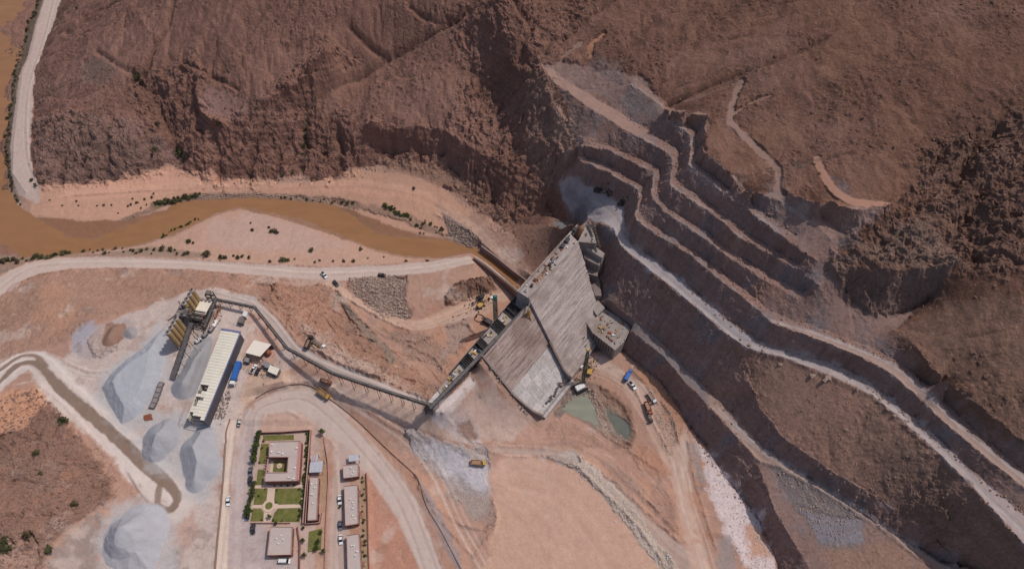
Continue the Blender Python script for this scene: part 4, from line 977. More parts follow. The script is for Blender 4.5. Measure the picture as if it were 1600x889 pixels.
# ---------------------------------------------------------------- concrete
def concrete_mat(name, rgb, ang, streak=.32, sc=1.0, stain=(.16, .13, .12)):
    m, N, L, b = nodes_of(name)
    ge = N.new('ShaderNodeNewGeometry'); oi = N.new('ShaderNodeObjectInfo')
    mp = N.new('ShaderNodeMapping'); mp.vector_type = 'TEXTURE'; mp.inputs['Rotation'].default_value = (0, 0, ang); mp.inputs['Scale'].default_value = (9/sc, .8/sc, 1.2/sc)
    L.new(ge.outputs['Position'], mp.inputs['Vector'])
    n1 = N.new('ShaderNodeTexNoise'); n1.inputs['Scale'].default_value = 1; n1.inputs['Detail'].default_value = 5; n1.inputs['Roughness'].default_value = .6; L.new(mp.outputs[0], n1.inputs['Vector'])
    n2 = N.new('ShaderNodeTexNoise'); n2.inputs['Scale'].default_value = .07*sc; n2.inputs['Detail'].default_value = 6; n2.inputs['Roughness'].default_value = .6; L.new(ge.outputs['Position'], n2.inputs['Vector'])
    n3 = N.new('ShaderNodeTexNoise'); n3.inputs['Scale'].default_value = .9; n3.inputs['Detail'].default_value = 5; L.new(ge.outputs['Position'], n3.inputs['Vector'])
    def mrng(src, a, b_, c, d):
        r = N.new('ShaderNodeMapRange'); r.inputs[1].default_value = a; r.inputs[2].default_value = b_; r.inputs[3].default_value = c; r.inputs[4].default_value = d; L.new(src, r.inputs[0]); return r.outputs[0]
    f1 = mrng(n1.outputs['Fac'], .5, .7, 0, streak*1.6); f2 = mrng(n2.outputs['Fac'], .5, .64, 0, .75); f3 = mrng(n3.outputs['Fac'], .3, .7, .86, 1.12)
    fo = mrng(oi.outputs['Random'], 0, 1, .86, 1.1)
    mu = N.new('ShaderNodeMath'); mu.operation = 'MULTIPLY'; L.new(f3, mu.inputs[0]); L.new(fo, mu.inputs[1])
    sc_ = N.new('ShaderNodeVectorMath'); sc_.operation = 'SCALE'; sc_.inputs[0].default_value = rgb; L.new(mu.outputs[0], sc_.inputs['Scale'])
    m1 = N.new('ShaderNodeMix'); m1.data_type = 'RGBA'; L.new(f2, m1.inputs['Factor']); L.new(sc_.outputs[0], m1.inputs['A']); m1.inputs['B'].default_value = (rgb[0]*.62, rgb[1]*.56, rgb[2]*.53, 1)
    m2 = N.new('ShaderNodeMix'); m2.data_type = 'RGBA'; L.new(f1, m2.inputs['Factor']); L.new(m1.outputs['Result'], m2.inputs['A']); m2.inputs['B'].default_value = (*stain, 1)
    L.new(m2.outputs['Result'], b.inputs['Base Color']); b.inputs['Roughness'].default_value = .9; b.inputs['Specular IOR Level'].default_value = .2
    bp = N.new('ShaderNodeBump'); bp.inputs['Strength'].default_value = .35; bp.inputs['Distance'].default_value = .3; L.new(n3.outputs['Fac'], bp.inputs['Height']); L.new(bp.outputs[0], b.inputs['Normal'])
    return m
AXA = math.atan2(AX.y, AX.x)
K = .78
def L3(r, g, b): return tuple(c*K for c in lin(r, g, b))
M_RCC = concrete_mat('rolled_concrete', L3(190, 174, 168), AXA, .5)
M_RCC2 = concrete_mat('stained_rolled_concrete', L3(178, 158, 150), AXA, .6, 1.0, L3(112, 84, 80))
M_APRON = concrete_mat('smooth_pale_concrete', L3(202, 192, 187), AXA+1.4, .3)
M_CONC = concrete_mat('grey_concrete', L3(176, 162, 154), AXA, .25)
M_WALLC = concrete_mat('formed_concrete', L3(150, 132, 126), AXA, .25)
M_PINKC = concrete_mat('silt_stained_concrete', L3(178, 142, 122), 0.6, .25)
M_FORM = mat('formwork_steel', L3(92, 88, 92), .6, .2, .35, .8)
M_DARK = mat('dark_steel', L3(62, 60, 62), .6, .4, .25, 1.0, dirt=L3(150, 125, 110), dirt_amt=.2)
M_GREYST = mat('dusty_steel', L3(120, 114, 112), .6, .3, .2, 1.0, dirt=L3(170, 145, 128), dirt_amt=.3)
M_WHITE = mat('white_paint', L3(232, 228, 224), .5, 0, .08, 1.0, dirt=L3(190, 160, 140), dirt_amt=.2)
M_YELL = mat('machine_yellow', L3(205, 160, 66), .5, 0, .15, 1.0, dirt=L3(180, 145, 118), dirt_amt=.3)
M_GREEN = mat('crane_green', L3(48, 104, 92), .5, 0, .15, 1.0)
M_OLIVE = mat('boom_olive', L3(92, 100, 78), .6, 0, .15, 1.0)
M_BLUE = mat('tarpaulin_blue', L3(52, 104, 176), .5, 0, .15, .8)
M_WOOD = mat('timber', L3(176, 140, 100), .8, 0, .2, 1.5)
M_RUST = mat('rusty_steel', L3(150, 88, 66), .8, .1, .25, 1.2, dirt=L3(190, 120, 84))
M_BLACK = mat('rubber', L3(38, 36, 36), .85, 0, .2, 1.0)
M_GLASS = mat('vehicle_glass', (.012, .014, .016), .1, 0, .1, 1.0, spec=.6)

dam = empty('dam', (*D2(0, 0), 0)); tag(dam, 'half built grey concrete gravity dam crossing the gorge with spillway chute and formwork bays', 'dam')
dam_inv = Matrix.Translation(-dam.location)
def dpart(mb, name, m, parent=None, bevel=0):
    mb.v = [tuple(Vector(p)-dam.location) for p in mb.v]
    o = mb.build(name, m, parent or dam, bevel)
    return o
rnd = random.Random(3)
def mixp(a, b, f): return Vector(a)*(1-f)+Vector(b)*f
# upper block: rolled lifts one on another, downstream side stepping out
KS = .95; ZC = 38.0; LH = .6
def on_plane(px, py, zc):
    lo, hi = -60.0, zc+20
    for _ in range(50):
        m_ = (lo+hi)/2; X_ = P(px, py, m_); t_ = st_of(X_)[1]
        if zc-t_/KS > m_: lo = m_
        else: hi = m_
    return st_of(P(px, py, lo))
e0 = on_plane(891, 592, ZC); e1 = on_plane(930, 464, ZC); u0 = st_of(P(811, 459, 38)); u1 = st_of(P(897, 358, 38))
TU = min(u0[1], u1[1])
def s_lo(t_): return e0[0]*max(0, t_)/e0[1]-.4
def s_hi(t_): return ALEN+(e1[0]-ALEN)*max(0, t_)/e1[1]
z = ZC; k = 0
while z > 1:
    t1 = max(.3, .15+(ZC-z)*KS+rnd.uniform(-.07, .07)); zb = z-LH-.02 if z-LH > 1 else -5
    cut = rnd.uniform(.2, .8) if rnd.random() < .5 else None
    a, b = s_lo(t1), s_hi(t1)+rnd.uniform(-.3, .3)
    runs = [(a, b)] if cut is None or k == 0 else [(a, a+(b-a)*cut-.04), (a+(b-a)*cut+.04, b)]
    for ri, (a_, b_) in enumerate(runs):
        tt = t1+(rnd.uniform(-.12, .12) if len(runs) > 1 else 0)
        poly = [D2(a_, TU if k else TU+.6), D2(b_+(2.0 if ri == len(runs)-1 else 0), TU if k else TU+.6), D2(b_, tt), D2(a_, tt)]
        dpart(MB().prism(poly, zb, z), 'concrete_lift', M_RCC)
    z -= LH; k += 1
crest = dpart(MB().prism([D2(-1, TU-.3), D2(s_hi(0)+9, TU-.3), D2(s_hi(0)+9, TU+.55), D2(-1, TU+.55)], 34, 38.9), 'parapet', M_CONC)
dpart(MB().prism([D2(0, -.5), D2(ALEN, -.5), D2(ALEN, 0.05), D2(0, .05)], 37.5, 38.45), 'kerb', M_CONC)
for i in range(14):
    s_ = 2+i*(ALEN-4)/13; a = D2(s_, TU); mb = MB().bar((*a, 38.9), (*a, 40.2), .12)
    if i < 13: b = D2(s_+(ALEN-4)/13, TU); mb.bar((*a, 40.1), (*b, 40.1), .09)
    dpart(mb, 'railing', M_WOOD)
for i in range(30):
    s_ = rnd.choice((rnd.uniform(1, ALEN-2), rnd.gauss(ALEN*.75, 5), rnd.gauss(ALEN*.4, 3))); s_ = min(max(s_, .8), ALEN+3); t_ = rnd.uniform(TU+1.2, -1); q = rnd.uniform(.4, 1.1)
    dpart(MB().box((*D2(s_, t_), 38+q*.35), (q*rnd.uniform(.8, 2.4), q*.8, q*.7), AXA+rnd.choice((0, 1.57))), 'formwork_stack', rnd.choice((M_FORM, M_DARK, M_WHITE, M_WOOD, M_GREYST, M_RUST)))
dpart(MB().prism([D2(9, -4.5), D2(19, -4.5), D2(19, -1.2), D2(9, -1.2)], 38.0, 38.06), 'fresh_pour', M_PINKC)
# spillway: three metres lower, stepped rolled concrete, then the smooth apron
ZS = 35.0
def sl_(t_): return -39.3+max(0, t_-20)*.24
def sr_(t_): return s_lo(t_)-1.0
t_ = 1.4; NS = 30; dt = (18.2-1.4)/NS
for k in range(NS):
    ta, tb = t_+k*dt, t_+(k+1)*dt; z = ZS-ta/KS; a, b = sl_(tb), sr_(tb); cut = a+(b-a)*rnd.uniform(.25, .75)
    for a_, b_ in ((a, cut-.03), (cut+.03, b)):
        q = rnd.uniform(-.05, .05); dpart(MB().prism([D2(a_, ta-.6), D2(b_, ta-.6), D2(b_, tb+q), D2(a_, tb+q)], -6, z+rnd.uniform(-.04, .04)), 'spillway_step', M_RCC2)
zz0 = ZS-18.2/KS
apron = [(18.2, zz0), (22, ZS-22/KS), (26, ZS-26/KS), (29.5, ZS-29.5/KS+.2), (32.5, 1.6), (34.6, 1.3), (35.6, 2.2)]
for ci in range(5):
    for ri in range(len(apron)-1):
        (ta, z0), (tb, z1) = apron[ri], apron[ri+1]; g0, g1 = ci/5, (ci+1)/5; dz = rnd.uniform(-.03, .03)
        c = [D2(sl_(t__)+(sr_(t__)-sl_(t__))*g_+e, t__-o_) for t__, g_, e, o_ in ((ta, g0, .04, 0), (ta, g1, -.04, 0), (tb, g1, -.04, .05), (tb, g0, .04, .05))]
        dpart(MB().prism(c, -5, [z0+dz, z0+dz, z1+dz, z1+dz]), 'apron_slab', M_APRON)
def wall_run(line, th, zb, name, m, parent=None, part=dpart):
    """wall along a line of points with top heights; line = [Vector(x, y, ztop)]"""
    mb = MB(); n = len(line); offs = []
    for i in range(n):
        a = line[max(0, i-1)]; b = line[min(n-1, i+1)]; d = Vector((b.x-a.x, b.y-a.y, 0)).normalized(); offs.append(Vector((-d.y, d.x, 0))*th/2)
    vs_ = []
    for p, o in zip(line, offs):
        for sgn in (1, -1):
            vs_ += [(p.x+o.x*sgn, p.y+o.y*sgn, zb), (p.x+o.x*sgn, p.y+o.y*sgn, p.z)]
    fs = []
    for i in range(n-1):
        a = i*4; b = a+4; fs += [(a, b, b+1, a+1), (a+2, a+3, b+3, b+2), (a+1, b+1, b+3, a+3), (a, a+2, b+2, b)]
    fs += [(0, 1, 3, 2), ((n-1)*4, (n-1)*4+2, (n-1)*4+3, (n-1)*4+1)]
    mb.add(vs_, fs); return part(mb, name, m, parent)
def d3(s_, t_, z_): q = D2(s_, t_); return Vector((q[0], q[1], z_))
wall_run([d3(-39.9, .5, 35.2), d3(-39.9, 6, ZS-6/KS+1.3), d3(-39.9, 12, ZS-12/KS+1.3), d3(-39.9, 20, ZS-20/KS+1.4), d3(-38.6, 26, ZS-26/KS+1.8), d3(-37.4, 31, 5.2), d3(-36.2, 36, 4.6)], 1.0, -5, 'training_wall', M_WALLC)
wall_run([d3(sr_(18)+.4, 18, ZC-18/KS+.6), d3(sr_(25)+.4, 25, ZC-25/KS+.7), d3(sr_(30)+.4, 30, 7.2), d3(sr_(35.8)+.4, 35.8, 6.4)], 1.0, -5, 'training_wall', M_WALLC)
dpart(MB().prism([D2(sl_(35.6), 35.7), D2(sr_(35.6)+2, 35.7), D2(sr_(35.6)+2, 37.4), D2(sl_(35.6), 37.2)], -5, 1.5), 'end_sill', M_APRON)
dpart(MB().prism([D2(-16, 33), D2(-10, 33), D2(-10, 34.3), D2(-16, 34.3)], .2, 3.2), 'baffle_block', M_WALLC)
for a, b in ((-20, 33.2), (-22, 33.8), (-24, 32.8), (-26, 33.6), (-18.5, 32.6), (-28, 33)): dpart(MB().box((*D2(a, b), 1.9), (1.4, 1.0, 1.4), AXA), 'reinforcement_cage', M_FORM)
# left wing: monoliths and open formwork bays between the upstream form and the conveyor
W0, W1 = P(806, 463, 28), P(669, 628, 24); V0, V1 = P(826, 480, 28), P(677, 640, 24)
bays = [(0, .06, 5, M_WALLC), (.06, .12, 9, M_FORM), (.12, .15, 16.5, M_FORM), (.15, .23, 17.5, M_CONC), (.23, .30, 10, M_FORM), (.30, .42, 17.2, M_CONC), (.42, .47, 11, M_FORM), (.47, .50, 15.5, M_FORM), (.50, .57, 17, M_CONC), (.57, .645, 11.5, M_FORM), (.645, .78, 16.2, M_CONC), (.78, .90, 15.6, M_CONC), (.90, 1.0, 15.2, M_APRON)]
for i, (f0, f1_, zt, m) in enumerate(bays):
    UP = 10-1*f0; zt0 = zt; zt += UP
    a0, a1, b0, b1 = mixp(W0, W1, f0), mixp(W0, W1, f1_-.002), mixp(V0, V1, f0), mixp(V0, V1, f1_-.002)
    dpart(MB().prism([(a0.x, a0.y), (a1.x, a1.y), (b1.x, b1.y), (b0.x, b0.y)], -4, zt), 'monolith', m if zt0 > 12 else M_WALLC)
    if zt0 < 18.0 and f1_ < .9:       # shutter panels round the bay
        for p, q_ in ((a0, b0), (a0, a1)):
            n_ = 3 if p is a0 and q_ is b0 else 2
            for w in range(n_):
                c0, c1 = mixp(p, q_, w/n_+.01), mixp(p, q_, (w+1)/n_-.01)
                dpart(MB().bar((c0.x, c0.y, zt0/2+9.2+UP), (c1.x, c1.y, zt0/2+9.2+UP), .25, max(1.2, 18.6-zt0)), 'shutter_panel', M_FORM)
        if zt0 < 12:
            for w in range(4):
                c0, c1 = mixp(a0, a1, .15+.22*w), mixp(b0, b1, .15+.22*w)
                dpart(MB().bar((c0.x, c0.y, 17.8+UP), (c1.x, c1.y, 17.8+UP), .35, .4), 'shutter_beam', M_DARK)
    elif f1_ < .9 and m is M_CONC: pass
for _ in range(90):
    f = rnd.uniform(.13, .88); g = rnd.uniform(.12, .8); p = mixp(mixp(W0, W1, f), mixp(V0, V1, f), g); zt = [b[2] for b in bays if b[0] <= f < b[1]][0]
    if zt < 14: continue
    zt += 10-f
    s_ = rnd.uniform(.5, 1.3); dpart(MB().box((p.x, p.y, zt+s_*.3), (s_*rnd.uniform(.6, 2.2), s_*.6, s_*.7), AXA+rnd.choice((0, 1.57))+rnd.uniform(-.3, .3)), rnd.choice(('reinforcement_cage', 'formwork_stack')), rnd.choice((M_FORM, M_DARK, M_WHITE, M_YELL, M_WOOD, M_GREYST)))
# downstream skin of the left wing
SK = [P(826, 482, 18), P(762, 560, 17), P(741, 590, 14)]
# right end monoliths on the abutment
dpart(MB().prism([(p.x, p.y) for p in (P(903, 378, 37), P(917, 349, 37), P(925, 352, 37), P(932, 381, 37))], 15, 37.2), 'monolith', M_CONC)
dpart(MB().prism([(p.x, p.y) for p in (P(907, 383, 33), P(931, 386, 33), P(945, 396, 33), P(941, 403, 33))], 12, 33), 'monolith', M_CONC)
dpart(MB().prism([(p.x, p.y) for p in (P(910, 391, 29), P(941, 405, 29), P(936, 415, 29), P(914, 404, 29))], 8, 29), 'monolith', M_WALLC)
dpart(MB().prism([(p.x, p.y) for p in (P(914, 408, 23), P(934, 417, 23), P(934, 432, 23), P(920, 428, 23))], 2, 23), 'monolith', M_WALLC)
dpart(MB().prism([(p.x, p.y) for p in (P(920, 432, 17), P(936, 434, 17), P(940, 462, 17), P(930, 462, 17))], 0, 17), 'monolith', M_WALLC)

# intake and power block at the downstream toe
pb = empty('powerhouse_block', (*P(950, 515, 0)[:2], 0)); tag(pb, 'pale flat topped concrete block at the right toe of the dam face', 'concrete block')
def part_of(root):
    def f(mb, name, m, parent=None, bevel=0):
        mb.v = [tuple(Vector(p)-root.location) for p in mb.v]; return mb.build(name, m, parent or root, bevel)
    return f
pp = part_of(pb)
def pxy(txt, z): return [(p.x, p.y) for p in (P(a, b, z) for a, b in pts(txt))]
pp(MB().prism(pxy("926,520 961,547 975,534 985,513 966,495 945,482 935,492", 10), -4, 10), 'main_block', M_CONC)
pp(MB().prism(pxy("933,493 945,481 932,466 922,478", 13), -4, 13), 'upper_slab', M_CONC)
pp(MB().prism(pxy("931,463 922,480 935,493 926,520 912,497 909,500", 11.5), -4, 11.5), 'landing_slab', M_CONC)
for a, b, w_, c_ in ((938, 512, 2.4, M_WOOD), (944, 514, 1.6, M_GREYST), (953, 520, 2.0, M_RUST), (958, 524, 1.5, M_WHITE), (949, 526, 1.3, M_RUST), (956, 532, 1.6, M_RUST), (962, 520, 1.2, M_WOOD), (941, 519, 1.2, M_YELL)):
    pp(MB().box((*P(a, b, 10)[:2], 10.4), (w_, w_*.6, .8), rnd.uniform(0, 3)), 'material_stack', c_)
for a, b in ((936, 532), (943, 538)): pp(MB().box((*P(a, b, 5)[:2], 5), (1.0, .8, 2.6), -.66), 'opening_frame', M_DARK)
ib = empty('intake_block', (*P(905, 520, 0)[:2], 0)); tag(ib, 'dark cellular concrete block with raised walls left of the flat topped block', 'concrete block')
ip = part_of(ib)
ip(MB().prism(pxy("889,526 903,511 912,498 926,520 919,535 914,543", 5), -4, 5), 'base_block', M_WALLC)
for a, b, w_, h_ in ((900, 520, 2.2, 2.2), (907, 517, 2.2, 3), (913, 522, 2.6, 2.4), (904, 527, 2.4, 2.6), (911, 531, 2.4, 3), (917, 527, 2, 2), (909, 508, 2, 2), (895, 524, 1.6, 1.8)):
    ip(MB().box((*P(a, b, 6)[:2], 5+h_/2), (w_, w_*.7, h_), AXA), 'cell_wall', rnd.choice((M_CONC, M_FORM, M_CONC)))
for _ in range(34):
    a, b = rnd.uniform(930, 975), rnd.uniform(490, 540)
    if not (abs((b-490)-(a-930)*.75+2) < 26): continue
    q = rnd.uniform(.4, 1.2); p = P(a, b, 10)
    s1, t1_ = st_of(p)
    if b > 520+(a-926)*.77-3 or b < 484+(a-945)*.7: continue
    pp(MB().box((p.x, p.y, 10+q*.3), (q*rnd.uniform(.8, 2.5), q*.7, q*.6), rnd.uniform(0, 3)), 'material_stack', rnd.choice((M_WOOD, M_GREYST, M_RUST, M_FORM, M_CONC)))
for a, b, c, d in ((966, 497, 984, 512), (984, 514, 976, 532)): pp(MB().bar((*P(a, b, 10)[:2], 10.3), (*P(c, d, 10)[:2], 10.3), .5, .6), 'edge_upstand', M_CONC)
for k in range(9):
    a = P(924+k*4, 520+k*3.05, 10); pp(MB().bar((a.x, a.y, 1), (a.x, a.y, 10.8), .25), 'scaffold_pole', M_DARK)
for _ in range(26):
    s1 = rnd.choice((-40.6, rnd.uniform(-36, -6))); t1_ = rnd.uniform(2, 30) if s1 < -40 else rnd.uniform(31.5, 34.5); zt = ZS-t1_/KS+.9 if s1 < -40 else 1.7
    q = rnd.uniform(.3, .8); dpart(MB().box((*D2(s1, t1_), zt), (q*2, q, q), rnd.uniform(0, 3)), 'formwork_stack', rnd.choice((M_FORM, M_WOOD, M_DARK, M_GREYST)))
# diversion channel wall
dv = empty('diversion_wall', (*P(780, 430, 0)[:2], 0)); tag(dv, 'long pink stained concrete wall beside the brown diversion channel', 'wall')
wall_run([P(741, 401, 6), P(760, 414, 6), P(788, 437, 6), P(815, 460, 6)], 1.6, -3, 'wall_stem', M_PINKC, None, part_of(dv))
wall_run([P(741, 400, 6.5), P(760, 413, 6.5), P(788, 436, 6.5), P(815, 459, 6.5)], .5, 5.9, 'coping', M_APRON, None, part_of(dv))
dv2 = empty('channel_wall', (*P(790, 410, 0)[:2], 0)); tag(dv2, 'dark retaining wall on the far side of the diversion channel', 'wall')
wall_run([P(752, 384, 4.8), P(774, 400, 4.8), P(800, 421, 4.8), P(828, 442, 4.8)], .9, -3, 'wall_stem', M_WALLC, None, part_of(dv2))
# ---------------------------------------------------------------- lattice work
def lattice(mb, a, b, w, bays_, th=.14, w2=None):
    a, b = Vector(a), Vector(b); d = (b-a).normalized(); w2 = w2 or w
    up = Vector((0, 0, 1)) if abs(d.z) < .9 else Vector((0, 1, 0)); x = d.cross(up).normalized(); y = x.cross(d)
    cs = [(-1, -1), (1, -1), (1, 1), (-1, 1)]
    def c(i, f): ww = (w+(w2-w)*f)/2; return a+(b-a)*f+x*(cs[i][0]*ww)+y*(cs[i][1]*ww)
    for i in range(4):
        mb.bar(c(i, 0), c(i, 1), th*1.5)
        for k in range(bays_):
            f0, f1_ = k/bays_, (k+1)/bays_
            mb.bar(c(i, f0), c((i+1) % 4, f1_), th); mb.bar(c(i, f1_), c((i+1) % 4, f1_), th)
    return mb
g = P(775, 512, -1.5); gc = empty('crane_mast', (g.x, g.y, -1.5)); tag(gc, 'tall green lattice crane mast standing upstream of the dam bays', 'crane')
cp = part_of(gc)
cp(MB().box((g.x, g.y, -1.2), (4.4, 4.4, 1.6)), 'base_block', M_CONC)
for k in range(6):
    z0 = -.4+k*4.9; cp(lattice(MB(), (g.x, g.y, z0), (g.x, g.y, z0+4.85), 2.1, 3, .2), 'mast_section', M_GREEN)
cp(MB().box((g.x, g.y, 29.6), (2.6, 2.6, .9)).box((g.x+.2, g.y, 30.4), (1.5, 1.5, 1.0)), 'slewing_platform', M_GREEN)
cp(MB().box((g.x-1.6, g.y-.4, 29.9), (1.1, 1.3, 1.6)), 'cab', M_WHITE)
# crawler crane at the toe
b0 = P(907, 605, -1); cc = empty('crawler_crane', (b0.x, b0.y, -1), 0); tag(cc, 'crawler crane with long olive lattice boom raised beside the spillway end', 'crane')
cp = part_of(cc); zb = zat(b0.x, b0.y)
rz = .5
for sgn in (-1, 1): cp(MB().box((b0.x-math.sin(rz)*sgn*2.3, b0.y+math.cos(rz)*sgn*2.3, zb+.6), (6.8, 1.0, 1.2), rz), 'track', M_BLACK, None, .2)
cp(MB().box((b0.x, b0.y, zb+1.2), (3.2, 3.6, .6), rz), 'turntable', M_DARK)
cp(MB().box((b0.x-.4, b0.y-.6, zb+2.4), (5.2, 2.9, 1.9), rz), 'machinery_house', M_WHITE, None, .15)
cp(MB().box((b0.x+1.9, b0.y+2.2, zb+2.4), (1.5, 1.2, 1.9), rz), 'operator_cab', M_GLASS)
tip = P(919, 547, 27); foot = Vector((b0.x+1.0, b0.y+1.2, zb+1.8))
for k in range(5):
    a, b = foot.lerp(tip, k/5), foot.lerp(tip, (k+1)/5-.004); cp(lattice(MB(), a, b, 1.5 if k else .7, 4, .17, 1.5 if k < 4 else .8), 'boom_section', M_OLIVE)
cp(MB().box((tip.x, tip.y, tip.z+.3), (1.6, 1.2, 1.5), rz), 'boom_head', M_YELL)
cp(MB().bar(foot+Vector((-2.5, -2.5, 1.8)), tip, .09), 'pendant_line', M_DARK)
hk = Vector((tip.x+.5, tip.y+.6, 6)); cp(MB().bar(tip, hk, .08).box(hk, (.7, .5, 1.0)), 'hook_block', M_YELL)
# yellow placing mast on the spillway crest
y0 = P(825, 497, 29); ym = empty('placing_mast', (y0.x, y0.y, 29)); tag(ym, 'short yellow lattice tower with splayed feet on the crest of the spillway', 'tower')
cp = part_of(ym)
for dx, dy in ((-1.6, -1.6), (1.6, -1.6), (1.6, 1.6), (-1.6, 1.6)): cp(lattice(MB(), (y0.x+dx, y0.y+dy, 28.5), (y0.x+dx*.2, y0.y+dy*.2, 34), .5, 5, .1), 'leg', M_YELL)
cp(lattice(MB(), (y0.x, y0.y, 33.9), (y0.x, y0.y, 37.5), 1.0, 4, .13), 'mast', M_YELL)
cp(MB().bar((y0.x-.6, y0.y-1.0, 37.6), (y0.x+1.6, y0.y+5.5, 38.4), .4, .6), 'boom', M_GREYST)
# steel ramp at the right abutment
r0, r1 = P(922, 346, 39), P(934, 388, 36); rg = empty('access_ramp', (r0.x, r0.y, 36)); tag(rg, 'dark steel lattice ramp leaning from the abutment road to the end monolith', 'steel ramp')
cp = part_of(rg); dd = Vector((r1.x-r0.x, r1.y-r0.y, 0)).normalized(); nn = Vector((-dd.y, dd.x, 0))
for s_ in (-1.3, 1.3): cp(lattice(MB(), r0+nn*s_, r1+nn*s_, .7, 7, .12), 'side_truss', M_DARK)
for k in range(9): p = r0.lerp(r1, k/8); cp(MB().bar(p-nn*1.3, p+nn*1.3, .2), 'rung', M_GREYST)
# ---------------------------------------------------------------- batching plant
M_SILO = mat('silo_ochre', L3(190, 158, 112), .6, 0, .12, .5, dirt=L3(150, 120, 92), dirt_amt=.3)
M_SILO_TOP = mat('silo_top_grey', L3(150, 140, 138), .6, .2, .15, 1.0)
M_CREAM = mat('cream_sheet', L3(232, 222, 204), .6, 0, .05, .3, dirt=L3(206, 186, 162), dirt_amt=.2)
M_CANVAS = mat('white_canvas', L3(236, 222, 206), .8, 0, .05, .5)
M_FASCIA = mat('blue_trim', L3(108, 112, 146), .6, 0, .1, 1.0)
M_NAVY = mat('navy_wall_sheet', L3(84, 80, 88), .6, 0, .12, 1.0)
def make_silo(z):
    r = empty('cement_silo', (0, 0, z)); h0, h1, R_ = 3.6, 16.0, 1.38
    b = MB().tube((0, 0, h0), (0, 0, h1), R_, n=20, caps=False).build('shell', M_SILO, r, smooth=True)
    for k in range(5): MB().tube((0, 0, h0+.2+k*3.05), (0, 0, h0+.35+k*3.05), R_+.05, n=20, caps=False).build('ring_seam', M_SILO, b)
    MB().tube((0, 0, h1), (0, 0, h1+.5), R_, .35, n=20).build('roof_cone', M_SILO_TOP, r)
    MB().box((.2, .1, h1+.7), (.7, .7, .8)).build('filter_box', M_DARK, r)
    MB().tube((0, 0, 1.6), (0, 0, h0), .35, R_, n=20).build('hopper', M_SILO, r)
    for i in range(4):
        a = math.pi/4+i*math.pi/2; MB().bar((1.1*math.cos(a), 1.1*math.sin(a), -.6), (1.1*math.cos(a), 1.1*math.sin(a), h0+.3), .22).build('leg', M_DARK, r)
    MB().bar((-.4, -R_-.12, .5), (-.4, -R_-.12, h1), .06).bar((0, -R_-.12, .5), (0, -R_-.12, h1), .06).build('ladder', M_GREYST, r)
    return r
silo = make_silo(16)
zs = 16.0
SILO = [((299.5, 454), (313, 472.5)), ((295.5, 461), (310, 479)), ((291, 468.5), (306, 485.5)), ((287.5, 475.5), (301, 491)), ((274, 499), (289.5, 515)), ((270, 506), (286, 522)), ((266, 513), (282.5, 529)), ((262, 520.5), (278, 536))]
SL_ = ['first and rearmost ochre silo of the upper row beside the conveyor road', 'second ochre silo from the rear in the upper row', 'third ochre silo from the rear in the upper row', 'frontmost ochre silo of the upper row next to the mixing tower',
       'rearmost ochre silo of the lower row next to the inclined belt', 'second ochre silo from the rear in the lower row', 'third ochre silo from the rear in the lower row', 'frontmost ochre silo of the lower row beside the blue grey heap']
for i, (tp, bt) in enumerate(SILO):
    o = silo if i == 0 else copy_tree(silo)
    a = P(*tp, zs+16.3); b_ = P(*bt, zs+3.6); p = (a+b_)/2
    o.location = (p.x, p.y, zs); o['label'] = SL_[i]; o['category'] = 'silo'; o['group'] = 'cement silos of the batching plant'
def frame_tower(name, label, p, w, d, h, rz, m, levels=3):
    r = empty(name, (p[0], p[1], p[2]), rz); tag(r, label, 'plant tower')
    for sx in (-1, 1):
        for sy in (-1, 1): MB().bar((sx*w/2, sy*d/2, -.6), (sx*w/2, sy*d/2, h), .35).build('column', M_DARK, r)
    for k in range(levels):
        zz_ = h*(k+1)/levels; [MB().box((-w/2+w*(b_+.5)/5, 0, zz_), (w/5*.72, d+.4, .2)).build('deck_plank', rnd.choice((M_GREYST, M_SILO_TOP, M_GREYST, M_DARK)), r) for b_ in range(5) if rnd.random() < .85]
        for sx in (-1, 1): MB().bar((sx*w/2, -d/2, zz_-h/levels), (sx*w/2, d/2, zz_), .18).build('brace', M_DARK, r)
    return r
PR = math.atan2((P(299, 454, 16)-P(262, 520, 16)).y, (P(299, 454, 16)-P(262, 520, 16)).x)
mt = frame_tower('mixing_tower', 'grey steel mixing tower between the two rows of silos', P(300, 505, 16), 6.5, 5.5, 13, PR, M_DARK)
for dx, dy, dz, s_ in ((-1.5, .8, 5.2, 3.0), (1.6, -.8, 5.0, 2.6), (0, .5, 9.6, 3.6), (1.5, 1.2, 13.6, 2.0), (-1.6, -1.2, 13.4, 1.7)): MB().box((dx, dy, dz), (s_, s_*.8, 2.2)).build('mixer_housing', rnd.choice((M_GREYST, M_DARK, M_SILO_TOP)), mt)
MB().tube((-3, 2, 13), (-6.5, 6, 11), .35, n=8).tube((2, 2, 13), (6, 6, 11), .35, n=8).build('screw_feeder', M_GREYST, mt)
mt2 = frame_tower('weighing_tower', 'low dark weighing frame with pipes right of the upper silos', P(316, 503, 16), 6.0, 6.5, 6.5, PR, M_DARK, 2)
for k in range(7): MB().box((rnd.uniform(-2.4, 2.4), rnd.uniform(-2.6, 2.6), rnd.uniform(3.4, 7.4)), (rnd.uniform(.8, 2), rnd.uniform(.8, 2), rnd.uniform(.8, 1.6)), rnd.uniform(0, 3)).build('machine_box', rnd.choice((M_GREYST, M_DARK, M_DARK, M_SILO_TOP, M_RUST)), mt2)
pr_ = frame_tower('roofed_platform', 'pale roofed steel platform right of the upper row of silos', P(324, 490, 16), 8.5, 6.5, 6.0, PR, M_DARK, 2)
for k in range(4): MB().box((-3.2+k*2.14, 0, 6.5), (2.1, 6.6, .2)).build('roof_panel', M_CANVAS if k != 2 else M_CREAM, pr_)
